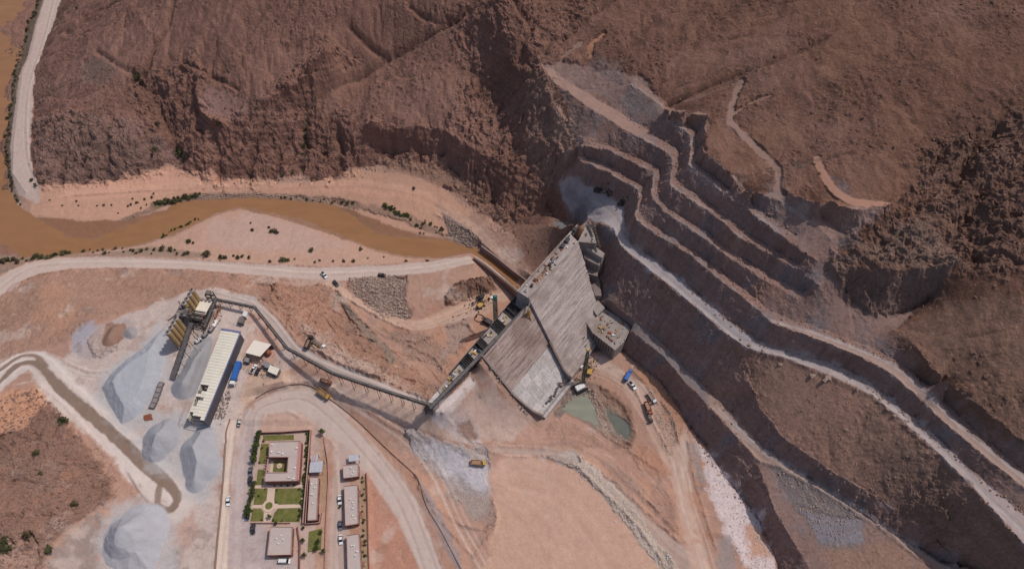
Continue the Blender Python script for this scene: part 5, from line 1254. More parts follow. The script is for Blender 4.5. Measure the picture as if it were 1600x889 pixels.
for k in range(3): MB().box((4.2, -2.2+k*2.2, 7.0), (1.2, 1.2, 1.2)).build('vent_box', M_SILO_TOP, pr_)
# conveyors
def conveyor(name, label, a, b, w, m_top, legs=6, cover=False, group=None, th=.9):
    a, b = Vector(a), Vector(b); r = empty(name, (a.x, a.y, min(a.z, b.z)-2)); tag(r, label, 'conveyor', group)
    loc = r.location; d = (b-a); L_ = d.length; n = Vector((-d.y, d.x, 0)).normalized()
    f = part_of(r)
    f(MB().bar(a+Vector((0, 0, th*.5)), b+Vector((0, 0, th*.5)), w, .12), 'belt', m_top)
    for s_ in (-1, 1):
        mb = MB(); o_ = n*(s_*w*.55); mb.bar(a+o_+Vector((0, 0, th*.9)), b+o_+Vector((0, 0, th*.9)), .16, .3); mb.bar(a+o_, b+o_, .14)
        k_ = max(2, int(L_/3))
        for k in range(k_): mb.bar(a.lerp(b, k/k_)+o_, a.lerp(b, (k+1)/k_)+o_+Vector((0, 0, th*.9)), .09)
        f(mb, 'side_truss', M_DARK)
    for k in range(legs):
        p = a.lerp(b, (k+.5)/legs); zg = zat(p.x, p.y)
        if p.z-zg > .4: f(MB().bar(p+n*w*.5, (p.x+n.x*w*.6, p.y+n.y*w*.6, zg-.3), .2).bar(p-n*w*.5, (p.x-n.x*w*.6, p.y-n.y*w*.6, zg-.3), .2).bar(p+n*w*.5, p-n*w*.5, .18), 'trestle', M_DARK)
    if cover:
        k_ = max(2, int(L_/4))
        for k in range(k_): f(MB().bar(a.lerp(b, k/k_+.004)+Vector((0, 0, th+.55)), a.lerp(b, (k+1)/k_-.004)+Vector((0, 0, th+.55)), w*.62, .1), 'cover_sheet', M_COVER)
    return r
M_BELT = mat('rubber_belt', L3(98, 92, 92), .85, 0, .15, 1.0, dirt=L3(150, 136, 128), dirt_amt=.3)
M_COVER = mat('conveyor_cover', L3(104, 98, 96), .7, .2, .2, .7, dirt=L3(160, 140, 126), dirt_amt=.35)
conveyor('charging_conveyor', 'wide inclined grey belt conveyor running from the mixing tower down past the lower silos', P(300, 505, 30), P(270, 592, 17.2), 2.6, M_BELT, 5)
CV = [P(334, 468, 20), P(398, 481, 20.5), P(449, 545, 21.5), P(520, 584, 23.5), P(600, 611, 26.5), P(672, 634, 29.5)]
CL = ['dark covered conveyor gallery from the plant corner along the top of the yard', 'dark covered conveyor gallery descending beside the bend of the service road', 'dark covered conveyor gallery right of the parked dump trucks', 'middle run of the dark conveyor gallery across the rocky slope', 'last run of the dark conveyor gallery before the dam end']
for i in range(5): conveyor('conveyor_gallery', CL[i], CV[i], CV[i+1], 1.35, M_BELT, 4, True, 'runs of the long conveyor line')
conveyor('dam_conveyor', 'grey belt conveyor climbing along the formwork bays of the dam', P(672, 638, 28.5), P(827, 477, 33), 1.7, M_BELT, 8, False)
conveyor('feeder_conveyor', 'short dark feeder conveyor between the pale platform and the plant corner', P(320, 512, 19), P(338, 468, 24), 1.5, M_BELT, 3)
for nm, lab, q in (('transfer_tower', 'dark steel transfer tower where the conveyor turns onto the dam', P(671, 637, 24)), ('transfer_tower', 'dark steel transfer tower at the top corner of the plant yard', P(333, 469, 16))):
    t_ = frame_tower(nm, lab, (q.x, q.y, zat(q.x, q.y)), 3.0, 3.0, 7.0, PR, M_DARK, 2); MB().box((0, 0, 7.6), (2.4, 2.4, 1.2)).build('chute_head', M_COVER, t_)
# aggregate bins: row of dark steel hoppers
for i, (a, b) in enumerate(((252, 602), (249, 610), (246, 618), (243, 626), (239, 634))):
    p = P(a, b, 16); r = empty('feed_hopper', (p.x, p.y, zat(p.x, p.y)), PR); tag(r, ['dark steel feed hopper nearest the foot of the inclined belt', 'second feed hopper below the foot of the inclined belt', 'middle feed hopper of the row below the inclined belt', 'fourth feed hopper of the row below the inclined belt', 'last feed hopper of the row, nearest the dark tipped sheet'][i], 'hopper', 'feed hoppers below the inclined belt')
    for sy in (-1, 1): MB().prism([(-1.3, sy*1.3-.1), (1.3, sy*1.3-.1), (1.3, sy*1.3+.1), (-1.3, sy*1.3+.1)], -.2, 1.4).build('side_wall', M_GREYST, r)
    for sx in (-1, 1): MB().prism([(sx*1.3-.1, -1.15), (sx*1.3+.1, -1.15), (sx*1.3+.1, 1.15), (sx*1.3-.1, 1.15)], -.2, 1.4).build('end_wall', M_GREYST, r)
    MB().box((0, 0, .95), (2.3, 2.3, .5)).build('gravel_fill', M_SILO_TOP, r)
p = P(233, 652, 15.5); r = empty('steel_ramp', (p.x, p.y, zat(p.x, p.y)), .2); tag(r, 'dark brown tipped steel sheet at the end of the hopper row', 'steel sheet')
MB().add([(-2.2, -1.2, .1), (2, -1.6, .1), (1.2, 1.2, 2.0), (-2.4, 1.0, 1.4), (-2.2, -1.2, 0), (2, -1.6, 0), (1.2, 1.2, 1.85), (-2.4, 1.0, 1.25)], [(0,1,2,3),(7,6,5,4),(0,4,5,1),(1,5,6,2),(2,6,7,3),(3,7,4,0)]).build('plate', M_RUST, r)
MB().bar((1.1, 1.0, -.2), (1.1, 1.0, 1.8), .2).build('prop', M_DARK, r)
# long shed
RZ = 22.5
q = [P(345.5, 516, RZ), P(375, 521, RZ), P(319.5, 657, RZ), P(292, 653, RZ)]
c0 = (q[0]+q[1]+q[2]+q[3])/4; shed = empty('storage_shed', (c0.x, c0.y, 15.5)); tag(shed, 'very long shed with cream sheet roof and navy side wall, lower end torn open', 'shed')
sp = part_of(shed)
sp(wall_run([Vector((q[1].x, q[1].y, RZ-.3)), Vector((q[2].x, q[2].y, RZ-.3))], .3, 15, 'side_wall', M_NAVY, None, lambda mb, n, m, pa=None: mb) or MB(), 'side_wall', M_NAVY)
sp(wall_run([Vector((q[0].x, q[0].y, RZ-.3)), Vector((q[3].x, q[3].y, RZ-.3))], .3, 15, 'side_wall', M_CREAM, None, lambda mb, n, m, pa=None: mb), 'side_wall', M_CREAM)
sp(wall_run([Vector((q[0].x, q[0].y, RZ-.3)), Vector((q[1].x, q[1].y, RZ-.3))], .3, 15, 'end_wall', M_FASCIA, None, lambda mb, n, m, pa=None: mb), 'end_wall', M_FASCIA)
NP = 30
miss = {(0, 19), (0, 20), (0, 23), (0, 24), (0, 28), (0, 29), (1, 20), (1, 29), (2, 29)}
half = {(0, 21), (1, 19), (1, 23), (0, 25)}
for k in range(NP):
    for c in range(4):
        if (c, k) in miss: continue
        f0, f1_ = k/NP+.0012, (k+1)/NP-.0012; g0, g1 = c/4, (c+1)/4
        def qq(g, f): p = mixp(mixp(q[0], q[1], g), mixp(q[3], q[2], g), f); return p
        zr = lambda g: RZ+.3*(1-abs(g-.5)*2)
        cs = [qq(g0, f0), qq(g1, f0), qq(g1, f1_), qq(g0, f1_)]; zz_ = [zr(g0), zr(g1), zr(g1), zr(g0)]
        sag = -rnd.uniform(.4, 1.6) if (c, k) in half else rnd.uniform(-.015, .015)
        mb = MB().prism([(p.x, p.y) for p in cs], [a-.06+sag for a in zz_], [a+sag for a in zz_]); sp(mb, 'roof_panel', M_CREAM if (c, k) not in half else M_GREYST)
for k in range(0, NP+1, 3):
    mb = MB()
    for c in range(4):
        a, b = mixp(mixp(q[0], q[1], c/4), mixp(q[3], q[2], c/4), k/NP), mixp(mixp(q[0], q[1], (c+1)/4), mixp(q[3], q[2], (c+1)/4), k/NP)
        mb.bar((a.x, a.y, RZ-.45+.3*(1-abs(c/4-.5)*2)), (b.x, b.y, RZ-.45+.3*(1-abs((c+1)/4-.5)*2)), .2, .35)
    for e in (0, 1): p = mixp(mixp(q[0], q[1], e), mixp(q[3], q[2], e), k/NP); mb.bar((p.x, p.y, 15), (p.x, p.y, RZ-.4), .3)
    sp(mb, 'portal_frame', M_GREYST)
a, b = mixp(q[0], q[1], -.02), mixp(q[0], q[1], 1.02); d_ = (q[0]-q[3]).normalized()*1.2
sp(MB().prism([(a.x, a.y), (b.x, b.y), (b.x+d_.x, b.y+d_.y), (a.x+d_.x, a.y+d_.y)], RZ-.2, RZ+.25), 'ridge_flashing', M_FASCIA)
sp(MB().bar((q[1].x, q[1].y, RZ+.02), (q[2].x, q[2].y, RZ+.02), .5, .3), 'gutter', M_FASCIA)
# pale canopy
cz = 20.5; q = [P(397, 531, cz), P(424, 538, cz), P(407, 558, cz), P(384, 552, cz)]; c0 = sum(q, Vector())/4
cn = empty('workshop_canopy', (c0.x, c0.y, 15.5)); tag(cn, 'off white square canopy roof of the workshop beside the conveyor bend', 'canopy'); sp = part_of(cn)
for i in range(6):
    f0, f1_ = i/6+.004, (i+1)/6-.004; cs = [mixp(q[0], q[1], f0), mixp(q[0], q[1], f1_), mixp(q[3], q[2], f1_), mixp(q[3], q[2], f0)]
    sp(MB().prism([(p.x, p.y) for p in cs], [cz-.1, cz-.1, cz+.6, cz+.6], [cz, cz, cz+.7, cz+.7]), 'roof_panel', M_CANVAS)
for p in q: sp(MB().bar((p.x, p.y, 15), (p.x, p.y, cz), .3), 'post', M_DARK)
sp(wall_run([Vector((q[0].x, q[0].y, cz-.4)), Vector((q[1].x, q[1].y, cz-.4))], .2, 15, 'x', M_DARK, None, lambda mb, n, m, pa=None: mb), 'back_wall', M_GREYST)
def box_shed(name, label, cat, txt, z0, h, m_wall, m_roof, over=.25, npan=1, pitch=0.0):
    """small building: walls, overhanging roof panels"""
    zr = z0+h; q = [P(a, b, zr) for a, b in pts(txt)]; c = sum(q, Vector())/len(q); r = empty(name, (c.x, c.y, z0)); tag(r, label, cat); f = part_of(r)
    f(MB().prism([(p.x+(c.x-p.x)*.04, p.y+(c.y-p.y)*.04) for p in q], z0-.5, zr-.16), 'wall', m_wall)
    for i in range(npan):
        f0, f1_ = i/npan+(.003 if i else 0), (i+1)/npan-(.003 if i < npan-1 else 0)
        cs = [mixp(q[0], q[1], f0), mixp(q[0], q[1], f1_), mixp(q[3], q[2], f1_), mixp(q[3], q[2], f0)]
        f(MB().prism([(p.x, p.y) for p in cs], [zr-.15, zr-.15, zr-.15+pitch, zr-.15+pitch], [zr, zr, zr+pitch, zr+pitch]), 'roof_panel', m_roof)
    return r
box_shed('site_container', 'grey box container below the off white canopy', 'container', "383,557 390,559 388,566 381,564", 15.6, 2.7, M_GREYST, M_SILO_TOP)
box_shed('site_container', 'grey flat roofed cabin right of the parked white van', 'cabin', "411,563 419,565 417,572 409,570", 15.6, 3, M_GREYST, M_SILO_TOP)
box_shed('workshop_shed', 'pale cream roofed shed nearest the dirt bank beside the parked dark car', 'shed', "422,570 437,576 432,586 418,580", 15.4, 3.4, M_GREYST, M_CREAM, npan=3)
box_shed('site_container', 'pale roofed cabin between the white canopy and the cream roofed shed', 'cabin', "416,566 426,569 423,576 413,573", 15.5, 3.2, M_GREYST, M_SILO_TOP)
box_shed('site_container', 'small white container above the blue trimmed end of the long shed', 'container', "381,485 387,487 384,495 378,493", 16, 2.6, M_WHITE, M_WHITE)
box_shed('site_container', 'grey slatted container near the end of the long shed', 'container', "374,494 381,496 379,505 371,503", 16, 2.6, M_GREYST, M_GREYST, npan=5)
def tank(name, label, a, b, r_, m, z):
    a, b = P(*a, z+r_), P(*b, z+r_); c = (a+b)/2; t_ = empty(name, (c.x, c.y, z)); tag(t_, label, 'tank'); f = part_of(t_); d = (b-a).normalized()
    o = f(MB().tube(a, b, r_, n=16), 'shell', m)
    f(MB().tube(a, a-d*.4, r_*.98, r_*.5, n=16).tube(b, b+d*.4, r_*.98, r_*.5, n=16), 'end_cap', m)
    for k in (.2, .8): p = a.lerp(b, k); f(MB().box((p.x, p.y, z-.1), (1.0, r_*1.6, 1.2), math.atan2(d.y, d.x)), 'saddle', M_DARK)
    f(MB().box(((a+b)/2+Vector((0, 0, r_))), (.7, .7, .5)), 'hatch', M_DARK)
tank('rusty_tank', 'rusty brown cylindrical tank leaning on the corner of the white canopy', (414, 545), (421, 553), 1.3, M_RUST, 16.2)
tank('white_tank', 'pale horizontal tank right of the dark weighing frame', (333, 510), (338, 501), 1.1, M_WHITE, 16.3)
tank('white_tank', 'pale horizontal tank next to the rusty pipe below the conveyor corner', (327, 517), (331, 512), 1.2, M_SILO_TOP, 16.3)
tank('white_tank', 'small pale tank above the long grey aggregate heap', (317, 525), (322, 520), 1.2, M_SILO_TOP, 16.3)
tank('white_tank', 'white tank lying at the head of the long grey aggregate heap', (306, 534), (313, 529), 1.1, M_WHITE, 16.3)
tank('pipe_stack', 'long rust red pipe lying below the conveyor corner', (336, 497), (344, 480), .5, M_RUST, 16.2)
# ---------------------------------------------------------------- site camp
M_TERRA = mat('terracotta_render', L3(140, 88, 78), .85, 0, .1, 1.0, dirt=L3(178, 120, 100), dirt_amt=.25)
M_ROOF = mat('flat_roof_screed', L3(190, 172, 166), .9, 0, .07, .5, dirt=L3(206, 184, 164), dirt_amt=.3)
M_PARA = mat('parapet_render', L3(186, 146, 134), .85, 0, .1, 1.0)
M_PAVE = mat('paving', L3(214, 186, 166), .9, 0, .1, 1.5)
M_TIN = mat('pale_tin_sheet', L3(200, 198, 204), .45, .2, .08, .6, dirt=L3(180, 166, 160), dirt_amt=.2)
M_REDTILE = mat('red_sheet', L3(196, 142, 132), .8, 0, .1, 1.0)
M_LAWN = mat('mown_grass', L3(104, 106, 52), .95, 0, .35, .55, bump=.8, dirt=L3(150, 128, 84), dirt_amt=.3)
M_BUSHW = mat('window_dark', L3(50, 44, 44), .3, 0, .1, 1.0)
M_PARA2 = mat('dusty_parapet', L3(150, 124, 110), .9, 0, .15, 1.0)
GZ = 9.6
def flat_house(name, label, txt, z0, h, ph=.45, doors='S', fixtures=4):
    """flat roofed one storey house: walls, roof slab, parapets, openings, small roof vents"""
    zr = z0+h; q = [P(a, b, zr) for a, b in pts(txt)]; c = sum(q, Vector())/4; r = empty(name, (c.x, c.y, z0)); tag(r, label, 'house', 'houses of the site camp'); f = part_of(r)
    f(MB().prism([(p.x, p.y) for p in q], z0-.6, zr-.05), 'wall', M_TERRA)
    f(MB().prism([(p.x+(c.x-p.x)*.03, p.y+(c.y-p.y)*.03) for p in q], zr-.04, zr+.06), 'roof', M_ROOF)
    for i in range(4):
        a, b = q[i], q[(i+1) % 4]; d = (b-a).normalized()*.11
        f(MB().bar((a.x+d.x, a.y+d.y, zr+ph/2-.04), (b.x-d.x, b.y-d.y, zr+ph/2-.04), .22, ph), 'parapet', M_PARA)
    # openings along the long sides and the front
    for i in range(4):
        a, b = q[i], q[(i+1) % 4]; L_ = (b-a).length; n = Vector((b.y-a.y, a.x-b.x, 0)).normalized()
        if n.dot(c-a) > 0: n = -n
        k = max(1, int(L_/4.5))
        for j in range(k):
            p = a.lerp(b, (j+.5)/k)+n*.03; ang = math.atan2(b.y-a.y, b.x-a.x); dr = (j == k//2)
            w = f(MB().box((p.x, p.y, z0+(1.05 if dr else 1.6)), (1.0 if dr else 1.3, .12, 2.1 if dr else 1.1), ang), 'door' if dr else 'window', M_BUSHW if not dr else M_WOOD)
    for k in range(fixtures):
        p = q[0].lerp(q[1], rnd.uniform(.15, .85)).lerp(q[3].lerp(q[2], rnd.uniform(.2, .8)), rnd.uniform(.12, .88))
        f(MB().box((p.x, p.y, zr+.35), (rnd.uniform(.5, .9), .6, .6), rnd.uniform(0, 1)), 'roof_vent', M_WHITE)
    return r
flat_house('camp_house', 'square flat roofed house below the garden with a white car parked beside it', "423,823 457,823 455,866 418,867", 9.5, 3.6)
flat_house('camp_house', 'long narrow flat roofed house below the red and grey tin canopy', "485,745 498,745 495,812 481,813", 9.4, 3.4, fixtures=6)
flat_house('camp_house', 'small square flat roofed house at the head of the right hand row', "536,727 560,725 560,744 537,747", 9.1, 3.3)
flat_house('camp_house', 'long flat roofed house in the middle of the right hand row', "538,759 559,757 560,818 540,821", 9.0, 3.3, fixtures=6)
flat_house('camp_house', 'flat roofed house at the bottom edge of the right hand row', "542,836 561,833 566,905 544,907", 9.0, 3.3, fixtures=5)
# bits projecting on the house fronts
for nm, lab, a, b in (('porch', 'upper small red porch on the long right hand house', 560, 769), ('porch', 'lower small red porch on the long right hand house', 562, 803), ('porch', 'small red porch at the top of the bottom house', 563, 847), ('porch', 'red porch low on the bottom house near the picture edge', 566, 880)):
    p = P(a, b, 11.6); r = empty(nm, (p.x, p.y, 9)); tag(r, lab, 'porch', 'red porches of the right hand houses'); f = part_of(r)
    f(MB().box((p.x, p.y, 11.7), (2.0, 1.6, .2)), 'roof', M_TERRA)
    for sx in (-.8, .8): f(MB().bar((p.x+sx, p.y-.6, 8.6), (p.x+sx, p.y-.6, 11.6), .2), 'post', M_TERRA)
# courtyard building: four wings round a lawn, the west side open
ZR = 14.2
cb = empty('courtyard_building', (*P(445, 722, GZ)[:2], GZ)); tag(cb, 'large flat roofed building folded round a square lawn court', 'building'); f = part_of(cb)
wings = {'north_wing': "422,690 470,689 469,713 420.5,714", 'east_wing': "451,713 469,713 467,738 449,738.5", 'south_wing': "415.5,738.5 467,738 465.5,751 414,752"}
for nm, txt in wings.items():
    q = [P(a, b, ZR) for a, b in pts(txt)]; c = sum(q, Vector())/4
    w = f(MB().prism([(p.x, p.y) for p in q], GZ-.6, ZR-.05), 'wing_wall', M_TERRA)
    f(MB().prism([(p.x, p.y) for p in q], ZR-.045, ZR+.05), 'wing_roof', M_ROOF)
for a, b in (((422, 690), (470, 689)), ((470, 689), (465.5, 751)), ((414, 752), (465.5, 751)), ((422, 690), (420.5, 714)), ((415.5, 738.5), (414, 752)), ((451, 714), (449, 738)), ((420.5, 714), (451, 714)), ((415.5, 738.5), (449, 738))):
    a, b = P(*a, ZR), P(*b, ZR); d = (b-a).normalized()*.12; f(MB().bar(a+d+Vector((0, 0, .25)), b-d+Vector((0, 0, .25)), .24, .5), 'parapet', M_PARA)
f(MB().bar(P(468.5, 690, ZR)+Vector((0, 0, .1)), P(464.5, 750, ZR)+Vector((0, 0, .1)), 1.6, .16), 'tile_strip', M_REDTILE)
for a, b in ((426, 695), (425, 706), (461, 731), (452, 746), (459, 748), (436, 707), (442, 709), (464, 700)): p = P(a, b, ZR); f(MB().box((p.x, p.y, ZR+.4), (.9, .7, .7), rnd.uniform(0, 1)), 'roof_vent', M_WHITE)
for k in range(6):
    p = P(419, 716, GZ).lerp(P(416, 738, GZ), k/5); f(MB().box((p.x, p.y, GZ+1.5), (.35, .35, 3.2)), 'column', M_PARA)
a, b = P(419.5, 714, 12.9), P(416, 738, 12.9); f(MB().bar(a, b, .5, .3), 'architrave', M_PARA)
for txt in ("424,716 449,716 447.5,741 421,741",):
    f(MB().prism(pxy(txt, GZ+.06), GZ-.3, GZ+.06), 'court_paving', M_PAVE)
for k in range(5):
    p = P(424+k*9, 757.5, GZ+1.5); f(MB().box((*P(420+k*9.5, 752, GZ+1.7)[:2], GZ+1.9), (1.4, .15, 1.3), -.03), 'window', M_BUSHW)
# lawns, each with its own mown sheet
def lawn(txt, label, z=GZ+.1):
    o = MB().prism(pxy(txt, z), z-.4, z).build('lawn', M_LAWN); tag(o, label, 'lawn', 'lawns of the camp garden')
    # tufts
    return o
LAWNS = [("411,680 459,679 459,687 411,688", 'long yellow green lawn behind the courtyard building'), ("408,693 420,693 416.5,724 404,725", 'upper lawn strip left of the courtyard building'),
         ("403,733 413,733 410.5,757 400,757", 'lower lawn strip left of the courtyard building'), ("400,763 418,763 416,783 409,788 396,788", 'small lawn at the upper left of the garden path cross'),
         ("430,763 471,762 470,787 436,788 428,784", 'large lawn at the upper right of the garden path cross'), ("395,794 408,794 412,800 411,814 391,814", 'small lawn at the lower left of the garden path cross'),
         ("434,794 470,793 468,815 424,815 429,800", 'large lawn at the lower right of the garden path cross'), ("428,720 447.5,720 446.5,737 426,737", 'square lawn inside the court of the large building'),
         ("483,830 503,825 501,858 481,862", 'narrow lawn below the long narrow house')]
for txt, lab in LAWNS: lawn(txt, lab)
gp = MB().prism(pxy("393,759 472,757 471,761 420,762 430,763 428,784 470,789 470,792.5 428,794 424,800 420,815 412,815 413,800 408,793 393,793 394,789 409,788 416,784 419,762 393,762", GZ+.04), GZ-.4, GZ+.04).build('garden_path', M_PAVE); tag(gp, kind='structure')
cx_ = P(420.6, 790, GZ); o = MB().tube((cx_.x, cx_.y, GZ-.2), (cx_.x, cx_.y, GZ+.35), 3.0, n=24).build('roundabout_bed', M_PAVE); tag(o, 'round paved bed where the garden paths cross', 'flower bed')
MB().tube((cx_.x, cx_.y, GZ+.3), (cx_.x, cx_.y, GZ+.5), 1.7, n=20).build('planting', M_LAWN, o)
cc_ = P(437, 728, GZ); o = MB().tube((cc_.x, cc_.y, GZ), (cc_.x, cc_.y, GZ+.6), 1.3, n=20).build('fountain', M_PAVE); tag(o, 'small round pale fountain in the middle of the court lawn', 'fountain')
MB().tube((cc_.x, cc_.y, GZ+.5), (cc_.x, cc_.y, GZ+1.3), .3, .15, n=10).build('spout', M_PAVE, o)
def canopy(label, txt, z0, h, reds):
    zr = z0+h; q = [P(a, b, zr) for a, b in pts(txt)]; c = sum(q, Vector())/4; r = empty('tin_canopy', (c.x, c.y, z0)); tag(r, label, 'canopy'); f = part_of(r)
    for i in range(6):
        f0, f1_ = i/6+.003, (i+1)/6-.003; cs = [mixp(q[0], q[1], f0), mixp(q[0], q[1], f1_), mixp(q[3], q[2], f1_), mixp(q[3], q[2], f0)]
        f(MB().prism([(p.x, p.y) for p in cs], [zr+.2, zr+.2, zr-.1, zr-.1], [zr+.28, zr+.28, zr-.02, zr-.02]), 'roof_sheet', M_REDTILE if i in reds else M_TIN)
    for p in q: f(MB().bar((p.x, p.y, z0-.4), (p.x, p.y, zr), .18), 'post', M_DARK)
canopy('grey tin canopy with red sheets above the long narrow house', "485,722 505,720 503,737 483,738", 9.4, 3.4, ())
canopy('red patterned tin canopy strip behind the grey canopy', "487,712 497,711 496,720 486,721", 9.4, 3.0, (1, 3))
canopy('small grey tin canopy above the small square house', "545,711 560,710 560.5,719 545,721", 9.1, 3.2, ())
# walls
def wall(name, label, line, th, m, cap=None, zb=None):
    c = line[0]; r = empty(name, (c.x, c.y, min(p.z for p in line)-1)); tag(r, label, 'wall'); f = part_of(r)
    zb = zb if zb is not None else min(p.z for p in line)-3.0
    wall_run(line, th, zb, 'wall_stem', m, None, f)
    if cap: wall_run([Vector((p.x, p.y, p.z+.14)) for p in line], th+.12, min(p.z for p in line)-.2 if max(p.z for p in line)-min(p.z for p in line) < .05 else zb, 'coping', cap, None, f)
wall('garden_wall', 'red garden wall round the top and right of the camp garden', [P(406, 675, 11.6), P(440, 674, 11.6), P(485, 671, 11.6), P(481, 725, 11.6), P(475, 790, 11.6), P(473, 817, 11.6)], .35, M_TERRA, M_PARA)
wall('garden_wall', 'low garden wall between the lawns and the square house', [P(391, 816, 10.7), P(420, 816, 10.7), P(453, 816, 10.7)], .3, M_PARA)
wall('courtyard_wall', 'red wall wrapping the left and lower sides of the long narrow house', [P(482, 742, 10.9), P(477, 818, 10.9), P(499, 816, 10.9), P(501, 800, 10.9)], .3, M_TERRA, M_PARA)
wall('boundary_wall', 'thin pale boundary wall left of the camp lane', [P(505, 680, 10.4), P(512, 720, 10.4), P(513, 750, 10.4), P(509, 820, 10.3), P(507, 900, 10.2)], .3, M_PARA)
wall('boundary_wall', 'dark boundary wall right of the right hand houses', [P(572, 738, 10.2), P(574, 790, 10.0), P(575, 850, 9.8), P(577, 905, 9.6)], .35, M_TERRA)
wall('boundary_wall', 'red wall beside the square house running to the picture edge', [P(464, 822, 11), P(468, 850, 11), P(467, 905, 11)], .3, M_TERRA)
def gz(px, py, dz): g_ = G(px, py, Z); return Vector((g_.x, g_.y, g_.z+dz))
def smooth_line(pp_, n=6):
    out = []
    for i in range(len(pp_)-1):
        p0, p1, p2, p3 = (np.array(pp_[max(0, i-1)]), np.array(pp_[i]), np.array(pp_[i+1]), np.array(pp_[min(len(pp_)-1, i+2)]))
        for k in range(n):
            t = k/n; out.append(tuple(.5*((2*p1)+(-p0+p2)*t+(2*p0-5*p1+4*p2-p3)*t*t+(-p0+3*p1-3*p2+p3)*t**3)))
    out.append(pp_[-1]); return out
def road_wall(label, pp_, h, th, m, name='road_parapet'):
    L_ = [gz(a, b, h) for a, b in smooth_line(pp_)]; r = empty(name, tuple(L_[0])); tag(r, label, 'wall'); f = part_of(r); n = len(L_); step = 4
    for i in range(0, n-1, step):
        seg = L_[i:i+step+1]; seg = [Vector(p) for p in seg]
        wall_run(seg, th, min(p.z for p in seg)-h-1.2, 'wall_bay', m, None, f)
road_wall('dark parapet wall following the outer edge of the curved camp road', [(400, 622), (430, 607), (480, 601), (522, 628), (560, 658), (610, 706), (645, 738), (655, 752), (668, 792), (690, 830), (724, 895)], .7, .36, M_PARA2)
road_wall('long dark wall along the pale road left of the camp', [(353, 692), (350, 740), (345, 800), (340, 850), (336, 900)], 1.0, .4, M_PARA2)
road_wall('small dark kerb wall at the bend above the pale road', [(360, 655), (354, 675), (354, 692)], .8, .36, M_PARA2)
# ---------------------------------------------------------------- vehicles
def paint(name, rgb, rough=.35): return mat(name, L3(*rgb), rough, 0, .06, 1.0, dirt=L3(180, 150, 130), dirt_amt=.15, spec=.5)
PAINT = {'white': paint('car_white', (238, 236, 234)), 'black': paint('car_black', (40, 40, 46)), 'grey': paint('car_grey', (96, 100, 110)), 'blue': paint('car_blue', (62, 84, 118)), 'silver': paint('car_silver', (170, 172, 176))}
def prof(mb, prof_, w0, w1=None):
    """side profile (x, z) drawn across the width, upper points narrowed"""
    w1 = w1 or w0; n = len(prof_); zs_ = [p[1] for p in prof_]; lo, hi = min(zs_), max(zs_)
    pts_ = []
    for s_ in (-1, 1):
        for x, z in prof_: pts_.append((x, s_*(w0+(w1-w0)*(z-lo)/(hi-lo+1e-6))/2, z))
    return mb.add(pts_, [tuple(range(n)), tuple(range(2*n-1, n-1, -1))]+[(i, i+n, (i+1) % n+n, (i+1) % n) for i in range(n)])
def wheels(r, xs, y, rad, w=.26, hub=True):
    for x in xs:
        for s_ in (-1, 1):
            t_ = MB().tube((x, s_*(y-w/2), rad), (x, s_*(y+w/2), rad), rad, n=12).build('wheel', M_BLACK, r)
            if hub: MB().tube((x, s_*(y+w/2), rad), (x, s_*(y+w/2+.02), rad), rad*.55, n=10).build('rim', M_SILO_TOP, t_)
def make_car(kind):
    r = empty('parked_car', (0, 0, 0))
    L_, W_, Hh = {'suv': (4.8, 1.95, 1.75), 'sedan': (4.6, 1.85, 1.48), 'pickup': (5.4, 1.95, 1.75), 'van': (5.2, 2.0, 2.0)}[kind]; h = L_/2; bz = .95 if kind != 'sedan' else .82
    prof(MB(), [(-h, .35), (-h+.05, bz-.08), (-h+.3, bz), (h-.9, bz), (h-.12, bz-.14), (h, .55), (h-.05, .32)], W_, W_*.95).build('body', PAINT['white'], r, .06)
    if kind == 'suv': c0, c1, c2, c3 = -h+.15, -h+.45, h-1.95, h-1.25
    elif kind == 'sedan': c0, c1, c2, c3 = -h+.6, -h+1.25, h-2.0, h-1.15
    elif kind == 'van': c0, c1, c2, c3 = -h+.06, -h+.15, h-1.4, h-.7
    else: c0, c1, c2, c3 = -.55, -.35, h-2.0, h-1.3
    g_ = prof(MB(), [(c0, bz-.02), (c1, Hh-.06), (c2, Hh-.06), (c3, bz-.02)], W_*.93, W_*.78).build('windows', M_GLASS, r)
    MB().box(((c1+c2)/2, 0, Hh-.03), (c2-c1-.05, W_*.77, .09)).build('roof', PAINT['white'], r, .03)
    if kind == 'pickup':
        MB().box((-h+1.05, 0, bz+.05), (1.95, W_*.78, .06)).build('load_bed', M_BLACK, r)
        for s_ in (-1, 1): MB().box((-h+1.05, s_*W_*.45, bz+.2), (2.05, .1, .42)).build('bed_side', PAINT['white'], r)
        MB().box((-h+.06, 0, bz+.2), (.1, W_*.9, .42)).build('tailgate', PAINT['white'], r)
    wheels(r, (-h+.85, h-.95), W_/2-.1, .35)
    for s_ in (-1, 1):
        MB().box((h-.05, s_*W_*.36, .68), (.1, .35, .16)).build('headlight', M_WHITE, r)
        MB().box((-h+.02, s_*W_*.4, .75), (.08, .22, .25)).build('tail_light', M_RUST, r)
        MB().box((h-1.55, s_*(W_/2+.08), 1.0), (.14, .2, .14)).build('mirror', M_BLACK, r)
    return r
PROTO = {k: make_car(k) for k in ('suv', 'sedan', 'pickup', 'van')}; USED = set()
def heading(px, py, ax, ay):
    a = G(px, py, Z); b = G(px+ax, py+ay, Z); return math.atan2(b.y-a.y, b.x-a.x)
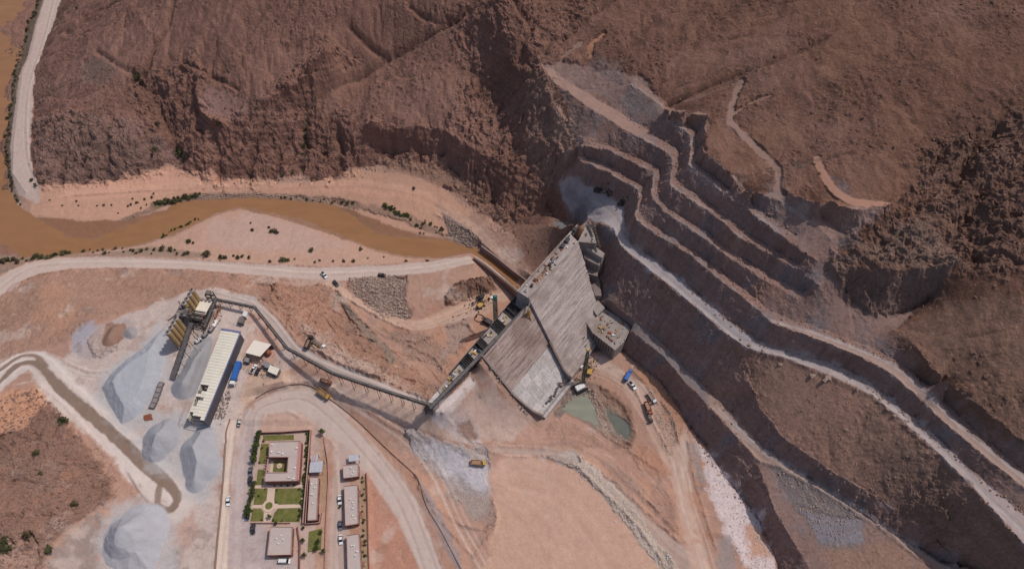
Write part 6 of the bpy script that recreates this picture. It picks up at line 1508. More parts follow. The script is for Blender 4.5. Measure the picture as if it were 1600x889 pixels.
def put_on_ground(r, px, py, ax, ay):
    g_ = G(px, py, Z); rz = heading(px, py, ax, ay)
    # stand on all wheels: follow the slope of the ground
    e = 2.0; nx_ = (zat(g_.x-e, g_.y)-zat(g_.x+e, g_.y))/(2*e); ny_ = (zat(g_.x, g_.y-e)-zat(g_.x, g_.y+e))/(2*e)
    n = Vector((nx_, ny_, 1)).normalized(); x = Vector((math.cos(rz), math.sin(rz), 0)); y = n.cross(x).normalized(); x = y.cross(n)
    M_ = Matrix((x, y, n)).transposed(); r.rotation_euler = M_.to_euler(); r.location = (g_.x, g_.y, g_.z+.02)
def car(kind, colr, px, py, ax, ay, label, group, name='parked_car'):
    r = PROTO[kind] if kind not in USED else copy_tree(PROTO[kind])
    USED.add(kind); r.name = name; put_on_ground(r, px, py, ax, ay); tag(r, label, 'pickup truck' if kind == 'pickup' else 'van' if kind == 'van' else 'car', group)
    for c in r.children:
        if c.name.split('.')[0] in ('body', 'roof', 'bed_side', 'tailgate'):
            c.material_slots[0].link = 'OBJECT'; c.material_slots[0].material = PAINT[colr]
    return r
GR, GC, GL = 'vehicles on the river road', 'cars parked along the camp garden', 'cars parked in the camp lane'
car('pickup', 'white', 507, 431, 5, 6, 'white pickup truck at the fork of the river road', GR)
car('suv', 'black', 525, 444, 4, 5, 'black off road car just below the white pickup at the road fork', GR)
car('suv', 'black', 597, 431, 8, .5, 'black off road car on the river road above the boulder heap', GR)
car('sedan', 'black', 373, 661, -1, 8, 'black car on the pale road above the camp', 'cars on the pale road left of the camp')
car('sedan', 'white', 357, 783, -.4, 8, 'white car driving on the pale road left of the camp', 'cars on the pale road left of the camp')
car('suv', 'black', 397, 716, -.6, 8, 'black car topmost of the row beside the garden trees', GC)
car('sedan', 'grey', 392, 737, -.6, 8, 'grey car second from the top beside the garden trees', GC)
car('suv', 'black', 392, 752, -.3, 8, 'black car third from the top beside the garden trees', GC)
car('sedan', 'blue', 387, 806, -.6, 8, 'dark blue car beside the lowest garden lawn', GC)
car('suv', 'black', 396, 827, -.6, 8, 'black car lowest of the row below the garden wall', GC)
car('van', 'white', 445, 877, 8, 0, 'white van parked below the square flat roofed house', GC)
car('sedan', 'white', 531, 781, .5, 8, 'upper white car in the lane beside the long right hand house', GL)
car('sedan', 'grey', 532, 821, .4, 8, 'dark grey car in the lane between the two white cars', GL)
car('sedan', 'white', 533, 843, .4, 8, 'lower white car in the lane beside the bottom house', GL)
car('pickup', 'white', 397, 577, 3, -5, 'white pickup beside the workshop cabins', 'cars at the workshop')
car('sedan', 'black', 403, 581, 3, -6, 'black car next to the white pickup at the workshop', 'cars at the workshop')
car('pickup', 'white', 988, 603, 5, 5, 'white pickup behind the blue truck on the toe road', 'vehicles on the toe road')
def make_truck(colr, kind='dump'):
    r = empty('dump_truck', (0, 0, 0))
    MB().box((0, 0, .95), (7.4, .9, .35)).build('chassis', M_DARK, r)
    c = MB().box((3.0, 0, 1.9), (1.7, 2.35, 2.0), 0, .93).build('cab', colr, r, .08)
    MB().box((3.88, 0, 2.25), (.06, 2.0, .8)).build('windscreen', M_GLASS, c)
    for s_ in (-1, 1): MB().box((3.1, s_*1.16, 2.3), (.9, .05, .6)).build('side_window', M_GLASS, c)
    if kind == 'dump':
        fl = MB().box((-1.0, 0, 1.5), (5.4, 2.3, .2)).build('tub_floor', colr, r)
        for s_ in (-1, 1): MB().box((-1.0, s_*1.15, 2.1), (5.4, .12, 1.2)).build('tub_side', colr, r)
        for x in (-3.65, 1.65): MB().box((x, 0, 2.1), (.12, 2.18, 1.2)).build('tub_end', colr, r)
        MB().box((-1.0, 0, 1.95), (5.1, 2.1, .7), 0, .8).build('load', M_LOAD, r)
    elif kind == 'box':
        MB().box((-1.2, 0, 2.35), (5.6, 2.45, 2.3)).build('cargo_box', colr, r, .05)
    elif kind == 'flat':
        MB().box((-1.0, 0, 1.4), (5.6, 2.4, .25)).build('flat_bed', M_WOOD, r)
        for k in range(3): MB().box((-2.8+k*1.8, 0, 1.9), (1.3, 2.0, .8)).build('cargo', M_GREYST, r)
    wheels(r, (3.0, -1.6, -2.8), 1.02, .52, .34, True)
    return r
M_LOAD = mat('rock_load', L3(170, 132, 108), .95, 0, .3, 2.0, bump=.8)
def truck(m, kind, px, py, ax, ay, label, name, group=None, cat='truck', sc=1.0):
    r = make_truck(m, kind); r.name = name; put_on_ground(r, px, py, ax, ay); r.scale = (sc,)*3; tag(r, label, cat, group)
truck(M_DARK, 'dump', 485, 537, 5, -8, 'dark dump truck parked on the conveyor road above the gallery', 'dump_truck')
truck(PAINT['white'], 'flat', 496, 541, 7, 3, 'white flatbed truck beside the dark dump truck on the conveyor road', 'flatbed_truck')
truck(M_RUST, 'dump', 511, 597, 7, 2, 'small brown tipper below the conveyor gallery', 'dump_truck', sc=.85)
truck(M_YELL, 'dump', 508, 615, 6, 5, 'ochre tipper loaded with soil beside the camp road wall', 'dump_truck')
truck(M_YELL, 'dump', 747, 723, 8, 1, 'bright yellow tipper alone on the white stone spill', 'dump_truck')
truck(M_BLUE, 'box', 981, 588, 3, -6, 'blue box truck on the toe road right of the concrete block', 'box_truck', sc=.85)
truck(PAINT['white'], 'dump', 1019, 622, 4, 6, 'white tipper beside the grey spoil on the right of the toe road', 'dump_truck', sc=.9)
truck(M_RUST, 'dump', 1012, 640, 3, 7, 'rust coloured tipper behind the white tipper on the toe road', 'dump_truck')
truck(M_DARK, 'flat', 1015, 652, 2, 6, 'small dark flatbed at the end of the row on the toe road', 'flatbed_truck', sc=.8)
truck(PAINT['white'], 'box', 903, 571, 5, 4, 'white box truck left of the crawler crane boom', 'box_truck', sc=.9)
truck(M_RUST, 'flat', 911, 563, 5, 4, 'rust red flatbed above the white box truck at the dam toe', 'flatbed_truck', sc=.8)
truck(M_WOOD, 'dump', 896, 553, 5, 4, 'tan tipper close under the face of the dam', 'dump_truck', sc=.8)
# articulated truck with blue trailer
r = empty('trailer_truck', (0, 0, 0)); MB().box((-1.5, 0, 2.3), (10.5, 2.5, 2.5)).build('trailer_box', M_BLUE, r, .06); MB().box((-1.5, 0, .9), (10.2, 1.0, .3)).build('chassis', M_DARK, r)
for k in range(6): MB().box((-6.0+k*1.8, 0, 3.6), (.12, 2.52, .08)).build('roof_rib', M_BLUE, r)
c = MB().box((5.2, 0, 1.9), (2.0, 2.4, 2.4), 0, .93).build('cab', PAINT['white'], r, .08); MB().box((6.2, 0, 2.3), (.08, 2.0, .9)).build('windscreen', M_GLASS, c)
wheels(r, (5.2, 2.4, -4.2, -5.4), 1.05, .5, .34); put_on_ground(r, 370, 587, -4, 12); tag(r, 'blue trailer truck with white cab right of the long shed', 'truck')
M_TRK = mat('track_steel', L3(74, 66, 62), .8, .2, .2, 1.0, dirt=L3(150, 118, 98), dirt_amt=.4)
def excavator(m, px, py, ax, ay, label, sc=1.0, swing=.4):
    r = empty('excavator', (0, 0, 0)); tag(r, label, 'excavator', 'excavators on the site')
    for s_ in (-1, 1): prof(MB(), [(-2.1, .2), (-2.3, .55), (-2.0, .9), (2.0, .9), (2.3, .55), (2.1, .2)], .6).build('track', M_TRK, r).location = (0, s_*1.2, 0)
    MB().tube((0, 0, .8), (0, 0, 1.2), .9, n=14).build('turntable', M_DARK, r)
    ca, sa = math.cos(swing), math.sin(swing)
    def w(x, y, z): return (x*ca-y*sa, x*sa+y*ca, z)
    MB().box(w(-.9, 0, 1.85), (3.2, 2.6, 1.3), swing).build('engine_house', m, r, .1)
    MB().box(w(1.1, .8, 2.1), (1.4, 1.0, 1.7), swing).build('cab', M_GLASS, r)
    MB().box(w(-2.6, 0, 1.7), (.7, 2.5, 1.1), swing).build('counterweight', M_DARK, r)
    MB().bar(w(.6, -.3, 1.7), w(2.9, -.3, 4.3), .5, .6).bar(w(2.9, -.3, 4.3), w(5.3, -.3, 3.7), .45, .5).build('boom', m, r)
    MB().bar(w(5.3, -.3, 3.9), w(6.1, -.3, 1.3), .35, .4).build('dipper', m, r)
    b = MB(); b.add([w(5.7, -.9, .2), w(6.5, -.9, .4), w(6.4, -.9, 1.4), w(5.9, -.9, 1.5), w(5.7, .3, .2), w(6.5, .3, .4), w(6.4, .3, 1.4), w(5.9, .3, 1.5)], [(0,1,2,3),(7,6,5,4),(0,4,5,1),(1,5,6,2),(2,6,7,3),(3,7,4,0)]); b.build('bucket', M_DARK, r)
    put_on_ground(r, px, py, ax, ay); r.scale = (sc,)*3; return r
excavator(M_YELL, 922, 580, 4, -5, 'yellow excavator right of the crawler crane boom', 1.0)
excavator(M_YELL, 752, 477, 3, 3, 'yellow excavator in the upstream pit left of the green mast', 1.0, 1.6)
excavator(M_DARK, 750, 464, -4, 3, 'dark excavator at the upper edge of the upstream pit', .9, .2)
excavator(M_DARK, 760, 503, -5, -3, 'dark long armed excavator in the orange upstream pit', 1.1, .1)
excavator(M_DARK, 936, 297, 5, 3, 'dark excavator at the foot of the benches nearest the abutment head', .9, .3)
excavator(M_DARK, 953, 300, 4, 4, 'second dark excavator from the abutment head at the foot of the benches', .8, 2.2)
excavator(M_DARK, 972, 316, 5, 2, 'lone dark excavator at the first corner of the abutment road', .8, 1.2)
# machines and boxes on the crest of the dam
def crate(name, label, cat, px, py, z, d, rz, m, m2=None):
    p = P(px, py, z); r = empty(name, (p.x, p.y, z), rz); tag(r, label, cat, 'equipment standing on the dam')
    MB().box((0, 0, d[2]/2), d).build('housing', m, r, .04); MB().box((0, 0, d[2]+.06), (d[0]*.7, d[1]*.7, .12)).build('lid', m2 or M_DARK, r)
    for s_ in (-1, 1): MB().box((s_*d[0]*.4, 0, -.02), (.2, d[1]*1.05, .16)).build('skid', M_DARK, r)
CR = 38.0
for i, (a, b, d, m, lab) in enumerate([(898, 361, (2.6, 2, 2.2), M_FORM, 'dark formwork box nearest the right abutment on the dam crest'), (889, 372, (2.6, 1.6, 1.8), M_WHITE, 'white box on the dam crest beside a dark frame'), (886, 377, (3, 2, 2), M_FORM, 'dark frame next to the white box on the dam crest'),
        (879, 386, (2.8, 1.8, 1.8), M_FORM, 'dark frame in the upper third of the dam crest'), (865, 409, (1.6, 1.2, 1.2), M_WHITE, 'small white generator halfway along the dam crest'), (859, 414, (1.8, 1.4, 1.3), M_DARK, 'dark machine beside the small white generator on the crest'),
        (836, 438, (1.6, 1.6, .9), M_RUST, 'rust red crate in the lower half of the dam crest'), (831, 447, (1.8, 1.2, 1.2), M_DARK, 'dark box near the stepped end of the dam crest'), (822, 455, (1.5, 1.2, 1.2), M_WHITE, 'pale box at the very end of the dam crest'),
        (911, 359, (1.2, 1, 1), M_YELL, 'small yellow machine on the right end monolith'), (916, 367, (1.6, 1.0, .8), M_WOOD, 'timber crate on the right end monolith'), (926, 376, (2.4, .9, .8), M_WHITE, 'white beam box at the lower edge of the right end monolith')]):
    crate('equipment_box', lab, 'equipment', a, b, CR-.0 if a < 905 else 37.2, d, AXA+.05*i, m)
# ---------------------------------------------------------------- vegetation
def leaf_mat(name, a, b):
    m, N, L, bs = nodes_of(name); oi = N.new('ShaderNodeObjectInfo'); ge = N.new('ShaderNodeNewGeometry'); n = N.new('ShaderNodeTexNoise'); n.inputs['Scale'].default_value = 2.5
    L.new(ge.outputs['Position'], n.inputs['Vector']); mx = N.new('ShaderNodeMix'); mx.data_type = 'RGBA'; mx.inputs['A'].default_value = (*a, 1); mx.inputs['B'].default_value = (*b, 1)
    ad = N.new('ShaderNodeMath'); ad.operation = 'MULTIPLY_ADD'; ad.inputs[1].default_value = .5; L.new(oi.outputs['Random'], ad.inputs[0]); L.new(n.outputs['Fac'], ad.inputs[2])
    sb = N.new('ShaderNodeMath'); sb.operation = 'SUBTRACT'; sb.use_clamp = True; L.new(ad.outputs[0], sb.inputs[0]); sb.inputs[1].default_value = .25
    L.new(sb.outputs[0], mx.inputs['Factor']); L.new(mx.outputs['Result'], bs.inputs['Base Color']); bs.inputs['Roughness'].default_value = .8; bs.inputs['Specular IOR Level'].default_value = .2
    return m
M_LEAF = leaf_mat('desert_leaves', (.030, .036, .014), (.090, .080, .035))
M_LEAF2 = leaf_mat('garden_leaves', (.026, .042, .010), (.085, .095, .028))
M_LEAF3 = leaf_mat('dry_leaves', (.06, .045, .025), (.13, .095, .05))
M_BARK = mat('bark', L3(110, 84, 66), .9, 0, .2, 3.0)
def crown_mesh(name, rx, rz, n, size, seed, m, z0=.0):
    g_ = random.Random(seed); mb = MB(); lobes = [(g_.uniform(-.5, .5)*rx, g_.uniform(-.5, .5)*rx, z0+rz*g_.uniform(.7, 1.3), g_.uniform(.45, .75)) for _ in range(6)]
    for _ in range(n):
        cx, cy, cz, k = g_.choice(lobes); u = Vector((g_.gauss(0, 1), g_.gauss(0, 1), g_.gauss(0, 1))).normalized()*(g_.random()**.4)
        c = Vector((cx+u.x*rx*k, cy+u.y*rx*k, max(.03, cz+u.z*rz*k))); a = Vector((g_.gauss(0, 1), g_.gauss(0, 1), g_.gauss(0, .6))).normalized(); b = a.cross(Vector((g_.gauss(0, 1), g_.gauss(0, 1), g_.gauss(0, 1)))).normalized()
        s_ = size*g_.uniform(.6, 1.3); mb.add([c-a*s_-b*s_*.6, c+a*s_-b*s_*.5, c+a*s_*.7+b*s_*.7, c-a*s_*.6+b*s_*.6], [(0, 1, 2, 3)])
    me = bpy.data.meshes.new(name); me.from_pydata(mb.v, [], mb.f); me.materials.append(m); return me
SH = [crown_mesh('shrub', 1.0, .75, 110, .22, 50+i, m) for i, m in enumerate((M_LEAF, M_LEAF, M_LEAF3, M_LEAF))]
GS = [crown_mesh('shrub', 1.0, .8, 120, .2, 70+i, M_LEAF2) for i in range(3)]
def shrub(px, py, size, label, group, lib=SH, name='desert_shrub'):
    g_ = G(px, py, Z); o = bpy.data.objects.new(name, rnd.choice(lib)); col.objects.link(o)
    o.location = (g_.x, g_.y, g_.z-.1); o.rotation_euler = (0, 0, rnd.uniform(0, 6.3)); o.scale = (size*rnd.uniform(.85, 1.2), size*rnd.uniform(.85, 1.2), size*rnd.uniform(.7, 1.1)); tag(o, label, 'shrub', group); return o
# rows along the water
line = pts("61,0 44,41 37,68 24,115 17,169 12,219 11,253 16,280 26,315 36,326"); acc = 0
for (a, b), (c, d) in zip([p for p in line[:-1]], [p for p in line[1:]]):
    n = max(1, int(math.hypot(c-a, d-b)/5.2))
    for k in range(n): shrub(a+(c-a)*k/n+rnd.uniform(-2, 3), b+(d-b)*k/n+rnd.uniform(-2, 2), rnd.choice((.8, 1.1, 1.3, 1.6)), 'dark shrub in the row lining the river bank beside the north west track', 'shrubs lining the north west track')
for x in range(0, 112, 6): shrub(x+rnd.uniform(-2, 2), (412-x*.13 if x < 60 else 404-(x-60)*.12)+rnd.uniform(-3, 2), rnd.choice((1.0, 1.3, 1.7, 2.0)), 'dark shrub in the thicket between the river bend and the road', 'shrubs between river bend and road')
for x in range(132, 300, 7): shrub(x+rnd.uniform(-3, 3), 392+rnd.uniform(-4, 6), rnd.choice((.8, 1.2, 1.5, 2.1)), 'dark shrub in the scattered row above the middle of the river road', 'shrubs above the middle of the river road')
for x, y, s_ in ((295, 378, 1.6), (302, 380, .9), (323, 399, 2.6), (318, 397, 1.6), (345, 403, 1.8), (352, 402, 1.8), (365, 400, .9), (373, 403, 1.4), (380, 401, 1.5), (390, 403, 1.3), (395, 360, 1.2), (421, 356, 1.0), (424, 362, 1.8), (430, 363, 1.8), (434, 365, 1.2), (486, 392, 1.9), (443, 407, 2.0), (450, 407, 1.6), (438, 408, 1.3), (423, 409, 1.3), (460, 405, .8), (492, 410, 1.0), (500, 407, 1.0), (520, 409, .9), (538, 408, 1.2), (553, 409, 1.3), (575, 404, .7), (600, 402, .7), (635, 409, 1.2), (668, 408, 1.2), (392, 349, .8), (565, 391, 1.2), (563, 388, .9)):
    shrub(x, y, s_, 'dark green bush on the pink sandbar between river and road', 'bushes on the sandbar')
for x, y, s_ in ((205, 320, .9), (215, 318, 1.1), (226, 312, .9), (238, 309, 1.0), (240, 303, .8), (152, 322, .8), (163, 321, 1.0), (174, 321, .9), (200, 322, .9), (120, 315, .8), (98, 322, .7), (78, 313, .7), (123, 321, .7), (185, 333, .7), (220, 326, .9), (207, 311, .8), (230, 320, .8)):
    shrub(x, y, s_, 'small dark bush on the sandy bank above the river bend', 'bushes on the bank above the river bend')
for k in range(26): t_ = k/25; shrub(243+t_*68+rnd.uniform(-2, 2), 319-t_*14+rnd.uniform(-3, 3), rnd.choice((.9, 1.2, 1.6, 1.9)), 'dark green shrub in the thick strip on the stony far bank', 'shrubs on the stony far bank')
for k in range(14): t_ = k/13; shrub(440+t_*110+rnd.uniform(-3, 3), 308+t_*10+rnd.uniform(-2, 2), rnd.choice((.7, 1.0, 1.3)), 'dark shrub on the far bank above the wet sand', 'shrubs above the wet sand')
for k in range(22): t_ = k/21; shrub(601+t_*42+rnd.uniform(-2, 2), 321+t_*22+rnd.uniform(-3, 3), rnd.choice((.9, 1.2, 1.5)), 'fresh green bush in the strip left of the riprap bank', 'green strip left of the riprap', GS)
for k in range(16): shrub(648+rnd.uniform(0, 48), 345+rnd.uniform(0, 24), rnd.choice((.7, 1.0, 1.3)), 'small dark bush between the sandy spit and the riprap', 'bushes near the riprap')
for k in range(20): t_ = k/19; shrub(252+t_*58+rnd.uniform(-2, 2), 371-t_*30+rnd.uniform(-2, 2), rnd.choice((.6, .9, 1.1)), 'low green bush along the inner bend of the river', 'green fringe inside the bend', GS)
for x, y, s_ in ((50, 282, 1.3), (55, 291, 1.5), (70, 284, 1.2), (62, 287, 1.0), (458, 271, 1.6), (442, 275, 1.4), (475, 268, 1.3), (487, 280, 1.2), (395, 283, .8), (647, 295, 1.2), (515, 285, .8)):
    shrub(x, y, s_, 'dark shrub at the foot of the northern hill', 'shrubs at the foot of the hill')
for x, y, s_ in ((216, 122, 2.6), (221, 128, 1.8), (247, 195, 2.0), (243, 235, 2.2), (283, 240, 3.0), (290, 246, 2.0), (342, 195, 1.8), (137, 246, 1.6), (478, 200, 1.6), (480, 208, 1.8), (478, 217, 1.7), (475, 228, 1.6), (482, 214, 1.2), (474, 242, 1.2), (57, 22, 1.6), (120, 14, 1.2)):
    shrub(x, y, s_, 'dark green shrub growing in a ravine of the northern hill', 'ravine shrubs of the northern hill')
for x, y, s_, lab in ((103, 657, 2.6, 'largest grey green bush on the left hill below the orange clay'), (57, 708, 1.7, 'brown bush on the upper part of the left hill'), (64, 742, 1.5, 'pale green bush in the middle of the left hill'), (118, 790, 2.2, 'blue green bush at the right edge of the left hill'), (46, 833, 2.4, 'dark bush low on the left hill'), (6, 850, 2.4, 'dark bush cut by the left picture edge'), (10, 860, 2.6, 'second dark bush at the left picture edge'), (75, 862, 2.3, 'dark bush beside the bare grey ground at the bottom left')):
    shrub(x, y, s_, lab, 'bushes on the left hill')
# garden trees
TREES = []
def make_tree(h, seed):
    r = empty('garden_tree', (0, 0, 0)); g_ = random.Random(seed); t_ = MB().tube((0, 0, -.3), (.1, .05, h*.55), .16, .09, 8)
    for k in range(4): a = k*1.6+g_.random(); t_.tube((.06, .03, h*.35), (math.cos(a)*h*.22, math.sin(a)*h*.22, h*.68), .07, .03, 6)
    t_.build('trunk', M_BARK, r); me = crown_mesh('crown', h*.34, h*.3, 260, .22, seed, M_LEAF2, h*.32); o = bpy.data.objects.new('crown', me); col.objects.link(o); o.parent = r; return r
TP = [make_tree(3.6, 11), make_tree(4.4, 12), make_tree(3.0, 13)]; TU_ = set()
def tree(px, py, sc, label, group, cat='tree'):
    i = rnd.randrange(3); r = TP[i] if i not in TU_ else copy_tree(TP[i]); TU_.add(i); g_ = G(px, py, Z)
    r.location = (g_.x, g_.y, g_.z); r.rotation_euler = (0, 0, rnd.uniform(0, 6)); r.scale = (sc,)*3; tag(r, label, cat, group)
for k in range(13): tree(407-k*.75+rnd.uniform(-1.5, 1.5), 679+k*3.4, rnd.uniform(.95, 1.4), 'tree in the row between the parked cars and the upper lawns', 'upper garden tree row')
for k in range(13): tree(399-k*.9+rnd.uniform(-1.5, 1.5), 755+k*4.4, rnd.uniform(.85, 1.3), 'tree in the row between the parked cars and the lower lawns', 'lower garden tree row')
for k in range(26): shrub(482-k*.42+rnd.uniform(-.8, .8), 677+k*5.2, rnd.uniform(.8, 1.3), 'hedge shrub along the inside of the right garden wall', 'hedge along the garden wall', GS, 'hedge_shrub')
for x, y, s_, lab in ((504, 677, 1.3, 'tree at the corner where the lane meets the camp road'), (502, 832, .9, 'tree at the upper end of the narrow lawn'), (499, 846, .9, 'tree in the middle of the narrow lawn'), (497, 858, 1.0, 'tree at the lower end of the narrow lawn'), (506, 861, .8, 'tree beside the pale wall at the narrow lawn'), (423, 808, .9, 'small tree beside the round garden bed'), (432, 818, .8, 'small tree at the gate below the garden'), (475, 825, .8, 'small tree below the corner of the garden wall'), (474, 845, .9, 'tree right of the square house'), (476, 868, .9, 'lower tree right of the square house'), (532, 792, .7, 'small tree between two parked cars in the lane'), (470, 805, .8, 'tree in the corner of the lower right lawn')):
    tree(x, y, s_, lab, 'single trees of the camp')
for k in range(16): shrub(565+rnd.uniform(0, 6), 745+k*9+rnd.uniform(-3, 3), rnd.uniform(.5, .9), 'low dry shrub behind the right hand houses', 'shrubs behind the right hand houses', SH)
_W = ['first', 'second', 'third', 'fourth', 'fifth', 'sixth', 'seventh', 'eighth', 'ninth', 'tenth', 'eleventh', 'twelfth', 'thirteenth', 'fourteenth', 'fifteenth', 'sixteenth', 'seventeenth', 'eighteenth', 'nineteenth', 'twentieth']
def nth(i): return _W[i] if i < 20 else ('twenty ' if i < 30 else 'thirty ')+_W[i-20 if i < 30 else i-30] if i not in (29,) else 'thirtieth'
def number(group, what, axis, frm):
    L_ = [o for o in bpy.data.objects if o.get('group') == group and o.parent is None]; L_.sort(key=(lambda o: o.location.x) if axis == 'x' else (lambda o: -o.location.y))
    for i, o in enumerate(L_): o['label'] = f'{nth(i)} {what} from the {frm}'
number('ravine shrubs of the northern hill', 'dark green ravine shrub on the northern hill', 'x', 'left')
number('shrubs between river bend and road', 'shrub of the thicket between river bend and road', 'x', 'left')
number('shrubs above the middle of the river road', 'shrub in the row above the river road', 'x', 'left')
number('bushes on the sandbar', 'dark bush on the pink sandbar', 'x', 'left')
number('bushes on the bank above the river bend', 'small bush on the bank above the river bend', 'x', 'left')
number('shrubs above the wet sand', 'shrub on the far bank above the wet sand', 'x', 'left')
number('shrubs at the foot of the hill', 'shrub at the foot of the northern hill', 'x', 'left')
number('upper garden tree row', 'tree between parked cars and upper lawns', 'y', 'top')
number('lower garden tree row', 'tree between parked cars and lower lawns', 'y', 'top')
number('hedge along the garden wall', 'hedge shrub inside the right garden wall', 'y', 'top')
number('shrubs behind the right hand houses', 'dry shrub behind the right hand houses', 'y', 'top')
for i, (x, y, s_) in enumerate(((412, 690, .8), (409, 700, .7), (406, 722, .7), (415, 764, .6), (404, 775, .7), (433, 765, .6), (468, 764, .7), (469, 784, .6), (431, 785, .6), (394, 798, .7), (409, 812, .6), (428, 812, .7), (440, 814, .6), (467, 797, .7), (466, 811, .7), (418, 736, .5), (460, 758, .7), (450, 759, .6), (440, 759, .6), (430, 759, .5))):
    shrub(x, y, s_, '', 'flower bushes round the lawns', GS, 'garden_bush')
number('flower bushes round the lawns', 'small bush at the lawn edges counted', 'x', 'left')
# ---------------------------------------------------------------- loose stones
def stone_shape(g_, c, s_):
    v = []; 
    for x, y, z in ((1,0,0),(-1,0,0),(0,1,0),(0,-1,0),(0,0,1),(0,0,-1),(.6,.6,.5),(-.6,.6,.5),(.6,-.6,.5),(-.6,-.6,.5)): v.append((c[0]+x*s_*g_.uniform(.6, 1.2), c[1]+y*s_*g_.uniform(.6, 1.2), c[2]+z*s_*g_.uniform(.5, .9)))
    return v, [(0,6,8),(0,8,5),(0,5,6),(2,6,5),(6,2,7),(6,7,4),(8,6,4),(9,8,4),(7,9,4),(1,9,7),(1,7,2),(1,2,5),(1,5,3),(3,9,1),(3,8,9),(3,5,8)]
M_STONE = mat('grey_rubble', L3(170, 146, 132), .95, 0, .28, .8)
M_STONE2 = mat('brown_rubble', L3(158, 122, 104), .95, 0, .3, .8)
M_STONE3 = mat('pale_rubble', L3(206, 192, 186), .95, 0, .2, .8)
def rubble(name, txt, n, smin, smax, m):
    poly = ground_poly(txt); xs = [p[0] for p in poly]; ys = [p[1] for p in poly]; mb = MB(); g_ = random.Random(len(txt)+n); c = 0
    while c < n:
        x, y = g_.uniform(min(xs), max(xs)), g_.uniform(min(ys), max(ys)); ins = False
        for k in range(len(poly)):
            (ax, ay), (bx, by) = poly[k], poly[(k+1) % len(poly)]
            if (ay > y) != (by > y) and x < (bx-ax)*(y-ay)/(by-ay)+ax: ins = not ins
        if not ins: continue
        if g_.random() < .14: x += g_.gauss(0, 3.5); y += g_.gauss(0, 3.0)
        c += 1; s_ = smin*(smax/smin)**(g_.random()**2); v, f = stone_shape(g_, (x, y, zat(x, y)+s_*.25), s_); mb.add(v, f)
    me = bpy.data.meshes.new(name); me.from_pydata(mb.v, [], mb.f); o = link_mesh(name, me, m); tag(o, kind='stuff'); return o
tag(rubble('rubble_heap', "546,436 570,433 600,436 618,433 634,438 628,455 636,468 631,480 645,492 638,500 618,494 600,497 586,486 574,480 566,468 552,458", 1500, .22, 1.0, M_STONE), 'heap of grey boulders between the river road and the pit', 'rubble')
tag(rubble('riprap', "692,332 715,345 745,368 758,386 738,394 717,384 702,362", 600, .25, .7, M_STONE), 'grey riprap stones on the bank at the head of the channel', 'rubble')
tag(rubble('bank_stones', "300,304 400,301 500,308 520,316 400,308 321,312 290,311", 600, .2, .7, M_STONE), 'band of grey stones on the far river bank', 'rubble')
tag(rubble('spoil_stones', "880,700 935,735 985,790 1020,830 1060,889 1045,900 985,828 940,775 890,728", 900, .14, .55, M_STONE3), 'pale broken stones along the ridge beside the silt plain', 'rubble')
tag(rubble('spill_stones', "632,668 700,692 760,702 770,735 765,790 740,800 690,750 650,710", 900, .1, .35, M_STONE3), 'white broken stones spilled below the dam wing', 'rubble')
tag(rubble('pit_stones', "605,518 660,522 700,545 745,600 690,585 640,560", 600, .15, .7, M_STONE), 'scattered stones on the floor of the upstream pit', 'rubble')
tag(rubble('slope_stones', "0,690 150,690 190,760 100,830 0,860", 900, .15, .7, M_STONE2), 'brown stones strewn over the left hill', 'rubble')
tag(rubble('channel_stones', "1085,690 1105,700 1180,810 1210,889 1165,889 1110,770", 800, .12, .5, M_STONE3), 'pale stones in the lower channel', 'rubble')
tag(rubble('toe_stones', "1020,640 1050,630 1068,670 1045,720 1030,690", 300, .15, .6, M_STONE), 'grey stones on the spoil beside the toe road', 'rubble')
tag(rubble('conveyor_slope_stones', "400,442 520,446 600,545 672,622 520,565 440,495", 900, .12, .55, M_STONE2), 'brown stones on the rough slope behind the conveyor road', 'rubble')
tag(rubble('hump_stones', "1160,560 1300,592 1420,670 1560,830 1500,860 1290,715 1190,620", 700, .1, .5, M_STONE2), 'brown stones on the slope below the abutment road', 'rubble')
tag(rubble('spill_grey_stones', "1200,722 1310,765 1350,810 1300,860 1250,800", 700, .12, .6, M_STONE), 'grey blocks spilled below the lower bench road', 'rubble')
tag(rubble('scrap_rows', "345,615 362,612 352,655 333,660", 160, .3, .7, M_GREYST), 'rows of scrap and formwork beside the long shed', 'scrap')
